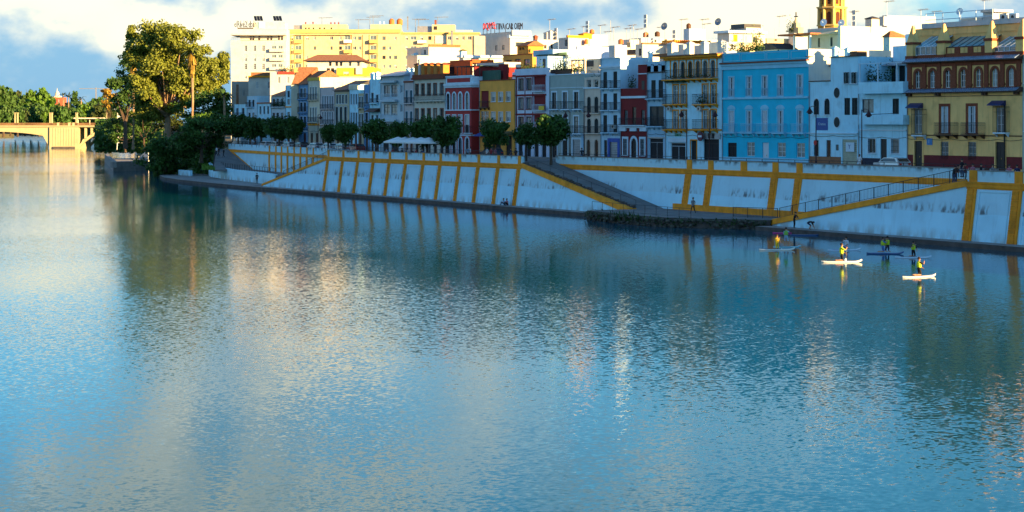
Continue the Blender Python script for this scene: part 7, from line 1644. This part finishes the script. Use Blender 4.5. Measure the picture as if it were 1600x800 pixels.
def person(loc, rz, p, label, top, legs, shin=None, shoe=None, vest=None, hair=None, skin=None, scale=1.0, group=None):
    me, hm, vm, J = body_mesh(p); o = link('person', me, None, loc, rz, scale); tag(o, label, 'person', group)
    for i, m_ in enumerate((skin or M_SKIN, top, legs, shin or legs, shoe or M_SASH_D)): o.material_slots[i].link = 'OBJECT'; o.material_slots[i].material = m_
    h = bpy.data.objects.new('hair', hm); col.objects.link(h); h.parent = o; h.material_slots[0].link = 'OBJECT'; h.material_slots[0].material = hair or M_HAIRD
    if vest: v = bpy.data.objects.new('life_vest', vm); col.objects.link(v); v.parent = o; v.material_slots[0].link = 'OBJECT'; v.material_slots[0].material = vest
    return o
C = clothes; C_BLK = C('black', (.015, .015, .018)); C_NAVY = C('navy', (.02, .03, .08)); C_WHT = C('white', (.7, .7, .7)); C_RED = C('red', (.45, .03, .03)); C_PINK = C('pink', (.5, .16, .2)); C_GREY = C('grey', (.18, .19, .2)); C_BLU = C('blue', (.06, .16, .4)); C_DEN = C('denim', (.05, .08, .16)); C_LBL = C('light_blue', (.3, .45, .6)); C_VIO = C('violet', (.1, .05, .3))
V_YEL = mat('yellow_vest', (.80, .52, .02), .7, .08); V_LIME = mat('lime_vest', (.50, .62, .02), .7, .08); V_GRN = mat('green_vest', (.25, .50, .08), .7, .08)
VR = R(90) - ANG       # heading of the picture plane
def board_mesh(L_=3.2, W_=.78):
    b = MB(); n = 20; sec = []
    for i in range(n + 1):
        u = -1 + 2 * i / n; w_ = W_ / 2 * max(.02, (1 - abs(u) ** 2.6)) ** .6 * (1 - .12 * max(0, u)); x = u * L_ / 2; up = .16 * max(0, u - .55) ** 2 / .2 + .05 * max(0, -u - .7) ** 2 / .09
        sec.append([(x, -w_ * .9, .0 + up), (x, -w_, .07 + up), (x, -w_ * .85, .13 + up), (x, w_ * .85, .13 + up), (x, w_, .07 + up), (x, w_ * .9, .0 + up)])
    for a, c in zip(sec[:-1], sec[1:]):
        for k in range(6): b.quad(a[k], c[k], c[(k + 1) % 6], a[(k + 1) % 6])
    b.poly(sec[0]); b.poly(sec[-1][::-1]); p = MB(); p.box(-1.1, .35, -.26, .26, .131, .14); f = MB(); f.prism([(-1.35, -.01, -.2), (-1.2, -.01, -.2), (-1.2, .01, -.2), (-1.35, .01, -.2)], [(-1.3, -.01, .02), (-1.0, -.01, .02), (-1.0, .01, .02), (-1.3, .01, .02)])
    return b.mesh('board', [M_CARW]), p.mesh('deck_pad', [C_GREY]), f.mesh('fin', [M_IRON])
BD = board_mesh()
def board(loc, rz, label, m, pad=None, z=.0, s=1.0):
    o = link('paddle_board', BD[0], None, (loc[0], loc[1], z - .03), rz, s); tag(o, label, 'paddle board', 'stand-up paddle boards'); o.material_slots[0].link = 'OBJECT'; o.material_slots[0].material = m
    p = bpy.data.objects.new('deck_pad', BD[1]); col.objects.link(p); p.parent = o; p.material_slots[0].link = 'OBJECT'; p.material_slots[0].material = pad or C_GREY
    f = bpy.data.objects.new('fin', BD[2]); col.objects.link(f); f.parent = o; return o
def paddle(a, c, label):
    a, c = Vector(a), Vector(c); d = (c - a).normalized(); o = thing('paddle', a, label, 'paddle', 'paddles')
    b = MB(); b.tube([(0, 0, 0), c - a - d * .42], .016, 6); sub_part(o, 'shaft', b, M_METAL); u = d.cross(Vector((SA, CA, 0))).normalized(); e = c - a
    u = Vector((SA, CA, 0)); b = MB(); n_ = d.cross(u).normalized() * .012; q = [e - d * .44 - u * .03, e - d * .3 - u * .09, e - u * .07, e + u * .07, e - d * .3 + u * .09, e - d * .44 + u * .03]; b.prism([p - n_ for p in q], [p + n_ for p in q]); sub_part(o, 'blade', b, M_TRIM_W)
    b = MB(); b.tube([-u * .06, u * .06], .018, 6); sub_part(o, 'grip', b, M_IRON)
BO_W = mat('board_cream', (.80, .76, .66), .4, .03); BO_B = mat('board_blue', (.04, .12, .32), .4, .05); BO_T = mat('board_teal', (.25, .55, .60), .4, .05); BO_P = mat('board_pink', (.60, .04, .22), .4, .05); BO_N = mat('board_navy', (.05, .10, .22), .4, .05); BO_L = mat('board_pale_blue', (.55, .68, .76), .4, .04)
def rider(px, py, rz, dx, p, label, top, legs, vest, scale=1.0, face=0.0, pad=True, hair=None, plabel=None, skin_legs=True):
    v = G(px, py, 0.0); r_ = Vector((math.cos(rz), math.sin(rz), 0)); q = v + r_ * dx
    person((q.x, q.y, .10), face, p, label, top, legs, M_SKIN if skin_legs else legs, M_SKIN, vest, hair, scale=scale, group=None)
    if plabel:
        J = body_mesh(p)[3]; M_ = Matrix.Rotation(face, 3, 'Z'); a = q + M_ @ (Vector(J['hal']) * scale) + Vector((0, 0, .1)); hr = q + M_ @ (Vector(J['har']) * scale) + Vector((0, 0, .1)); d = (hr - a).normalized(); L2 = 1.75 if p == 'paddle_stand' else 1.4; paddle(a - d * .05, a + d * L2, plabel)
    return v
F = VR      # facing -y locally; VR turns that towards the viewer's right-hand plane
v = rider(1214, 391, VR, 0, 'kneel', 'person kneeling in yellow shirt and vest on a cream board near the landing', V_YEL, V_YEL, V_YEL, 1.0, VR + R(30), plabel='paddle held upright by the person in yellow'); board(v, VR + R(2), 'cream paddle board under the person in yellow', BO_W)
v = rider(1230, 386.5, VR, -.1, 'paddle_stand', 'person standing in a lime vest and pale shorts on a teal board', C_LBL, C_LBL, V_GRN, .98, VR + R(160)); board(v, VR + R(14), 'teal paddle board behind the cream one with the person in yellow', BO_T, s=.85)
v = rider(1315, 410, VR, 0, 'kneel', 'person in lime vest and black shorts paddling the long cream board', V_LIME, C_BLK, V_LIME, 1.12, VR + R(95), plabel='slanting paddle of the person on the long cream board'); board(v, VR + R(3), 'long cream paddle board in the middle of the group', BO_W, s=1.05)
v = rider(1319, 391.5, VR, .1, 'kneel_low', 'person in white shirt crouching on the blue and white board', C_WHT, C_VIO, None, 1.05, VR - R(40)); board(v, VR + R(8), 'blue and white paddle board just behind the long cream one', BO_L, BO_B, s=.95)
v = G(1383, 397, 0); board(v, VR + R(-4), 'navy blue paddle board carrying two people', BO_N, BO_B, s=1.0)
rider(1379.5, 396, VR, 0, 'kneel', 'person in lime vest and blue shorts, first of the two on the navy board', C_BLU, C_BLU, V_LIME, 1.0, VR + R(100)); rider(1386.5, 395.5, VR, 0, 'kneel', 'person with a bright lime vest back, second of the two on the navy board', C_BLK, C_NAVY, V_LIME, 1.05, VR + R(185))
v = rider(1427, 403, VR, 0, 'kneel', 'person in yellow vest and black shorts on a pale blue board', C_BLK, C_BLK, V_LIME, 1.0, VR + R(20)); board(v, VR - R(6), 'pale blue paddle board beside the navy one', BO_L, s=.95)
v = rider(1436, 433, VR, 0, 'kneel', 'person in yellow vest and black shorts on the nearest cream board', C_BLK, C_BLK, V_LIME, 1.05, VR + R(110)); board(v, VR + R(24), 'cream paddle board nearest the viewer with an upturned nose', BO_W, s=.92)
# two people at the ledge with a pink and a blue board
v = G(1228, 364.5, 0); board(v, VR + R(-4), 'pink paddle board lying against the ledge', BO_P, s=.85); v = G(1259, 368, 0); board(v, VR + R(-4), 'dark blue paddle board lying against the ledge', BO_N, s=.95)
v = P(1241, 360, 1.0); person((v.x, 1.0, LEDGE), VR + R(60), 'lean', 'person in black standing on the ledge by the pink board', C_BLK, C_BLK, hair=M_HAIRD)
v = P(1265, 362, 1.0); person((v.x, 1.0, LEDGE), VR + R(90), 'bend', 'person in black bending over the dark blue board', C_BLK, C_NAVY, M_SKIN)
# people on the quay
def on(px, t, z): return (PX(px, t), t, z)
rz_ = lambda x: 1.05 + (zt - 1.05) * max(0, min(1, (-192.2 - x) / 26.8))
x = PX(881.5, 5.2); person((x, 5.2, rz_(x) - .0), R(-80), 'walk', 'person in dark clothes walking down the wide ramp', C_GREY, C_BLK); x = PX(886.5, 5.6); person((x, 5.6, rz_(x)), R(-80), 'walk', 'person in white top and pink trousers walking down the wide ramp', C_WHT, C_PINK)
person(on(1083, 3.0, PLAT), R(20), 'walk', 'person in grey jacket crossing the water landing', C_GREY, C_BLK, scale=1.05)
person((PX(1490, 5.0), 5.0, 5.55), R(180), 'lean', 'person in dark clothes leaning at the top of the railed ramp', C_BLK, C_DEN); person((PX(1494, 5.6), 5.6, 5.6), R(150), 'lean', 'second person in denim leaning at the top of the railed ramp', C_DEN, C_DEN)
person(on(788.5, 1.6, LEDGE), R(-20), 'sit_ground', 'person in blue sitting on the ledge against the white wall', C_LBL, C_DEN); person(on(793, 1.6, LEDGE), R(20), 'sit_ground', 'person in dark top sitting on the ledge beside the one in blue', C_PINK, C_BLK)
v = P(401.5, 283, 6.0); person((v.x, 6.0, LEDGE), R(40), 'stand', 'lone dark figure standing on the far stone ledge', C_BLK, C_BLK, scale=1.1)
for px, yb, lab, a in ((338.5, 243, 'person in white on the far ramp', C_WHT), (342, 244, 'person in dark jacket on the far ramp', C_BLK), (349.5, 246, 'person in black walking down the far ramp', C_BLK)):
    z = 2.3 + (265 - yb) / 32 * 3.6; v = G(px, yb, z); person((v.x, v.y, z), R(-60), 'walk', lab, a, C_BLK)
person(on(1343, 13, STREET), R(30), 'stand', 'person in white standing by the street lamp before the white houses', C_WHT, C_WHT)
for i, (px, a, p, lab) in enumerate(((1503, C_BLK, 'stand', 'person in black standing among the cafe tables'), (1508.5, C_RED, 'sit_chair', 'seated person in red at the first cafe table'), (1520, C_PINK, 'sit_chair', 'seated person in pink beside the barred window'), (1533, C_BLK, 'sit_chair', 'seated person in black before the yellow house'), (1551, C_GREY, 'sit_chair', 'seated person in grey under the iron oriel'), (1577, C_PINK, 'sit_chair', 'seated person in pink by the last doorway'), (1589, C_NAVY, 'sit_chair', 'seated person in navy at the end of the terrace'))): person(on(px, 5.0 + .3 * (i % 2), STREET), R(40 * i), p, lab, a, C_DEN)
for i, (px, a, p, lab) in enumerate(((604, C_LBL, 'sit_chair', 'seated person in pale blue before the parasols'), (614, C_RED, 'sit_chair', 'seated person in red under the furthest parasol'), (628, C_BLK, 'sit_chair', 'seated person in black under the parasols'), (637, C_WHT, 'sit_chair', 'seated person in white under the parasols'), (650, C_RED, 'sit_chair', 'seated person in red under the middle parasol'), (660, C_DEN, 'sit_chair', 'seated person in denim under the parasols'), (731, C_LBL, 'stand', 'person in light blue before the crimson house'), (735, C_WHT, 'stand', 'person in white before the crimson house'), (761, C_WHT, 'stand', 'person in white beside the upright tree'), (767.5, C_RED, 'stand', 'person in red beside the upright tree'), (774, C_PINK, 'stand', 'person in pink beside the upright tree'), (798, C_NAVY, 'walk', 'person in navy walking to the wide ramp'), (806, C_BLK, 'walk', 'person in black walking by the clipped trees'), (909, C_BLK, 'stand', 'person in black by the sage grey house'), (917, C_GREY, 'sit_ground', 'person in grey sitting by the rose cream house'), (400, C_BLK, 'walk', 'person in black strolling above the far terrace'), (396, C_LBL, 'walk', 'person in light blue strolling above the far terrace'))):
    t = 4.6 if 590 < px < 812 else (13 if px > 812 else 21); person(on(px, t, STREET), R(47 * i), p, lab, a, C_DEN if i % 2 else C_BLK)
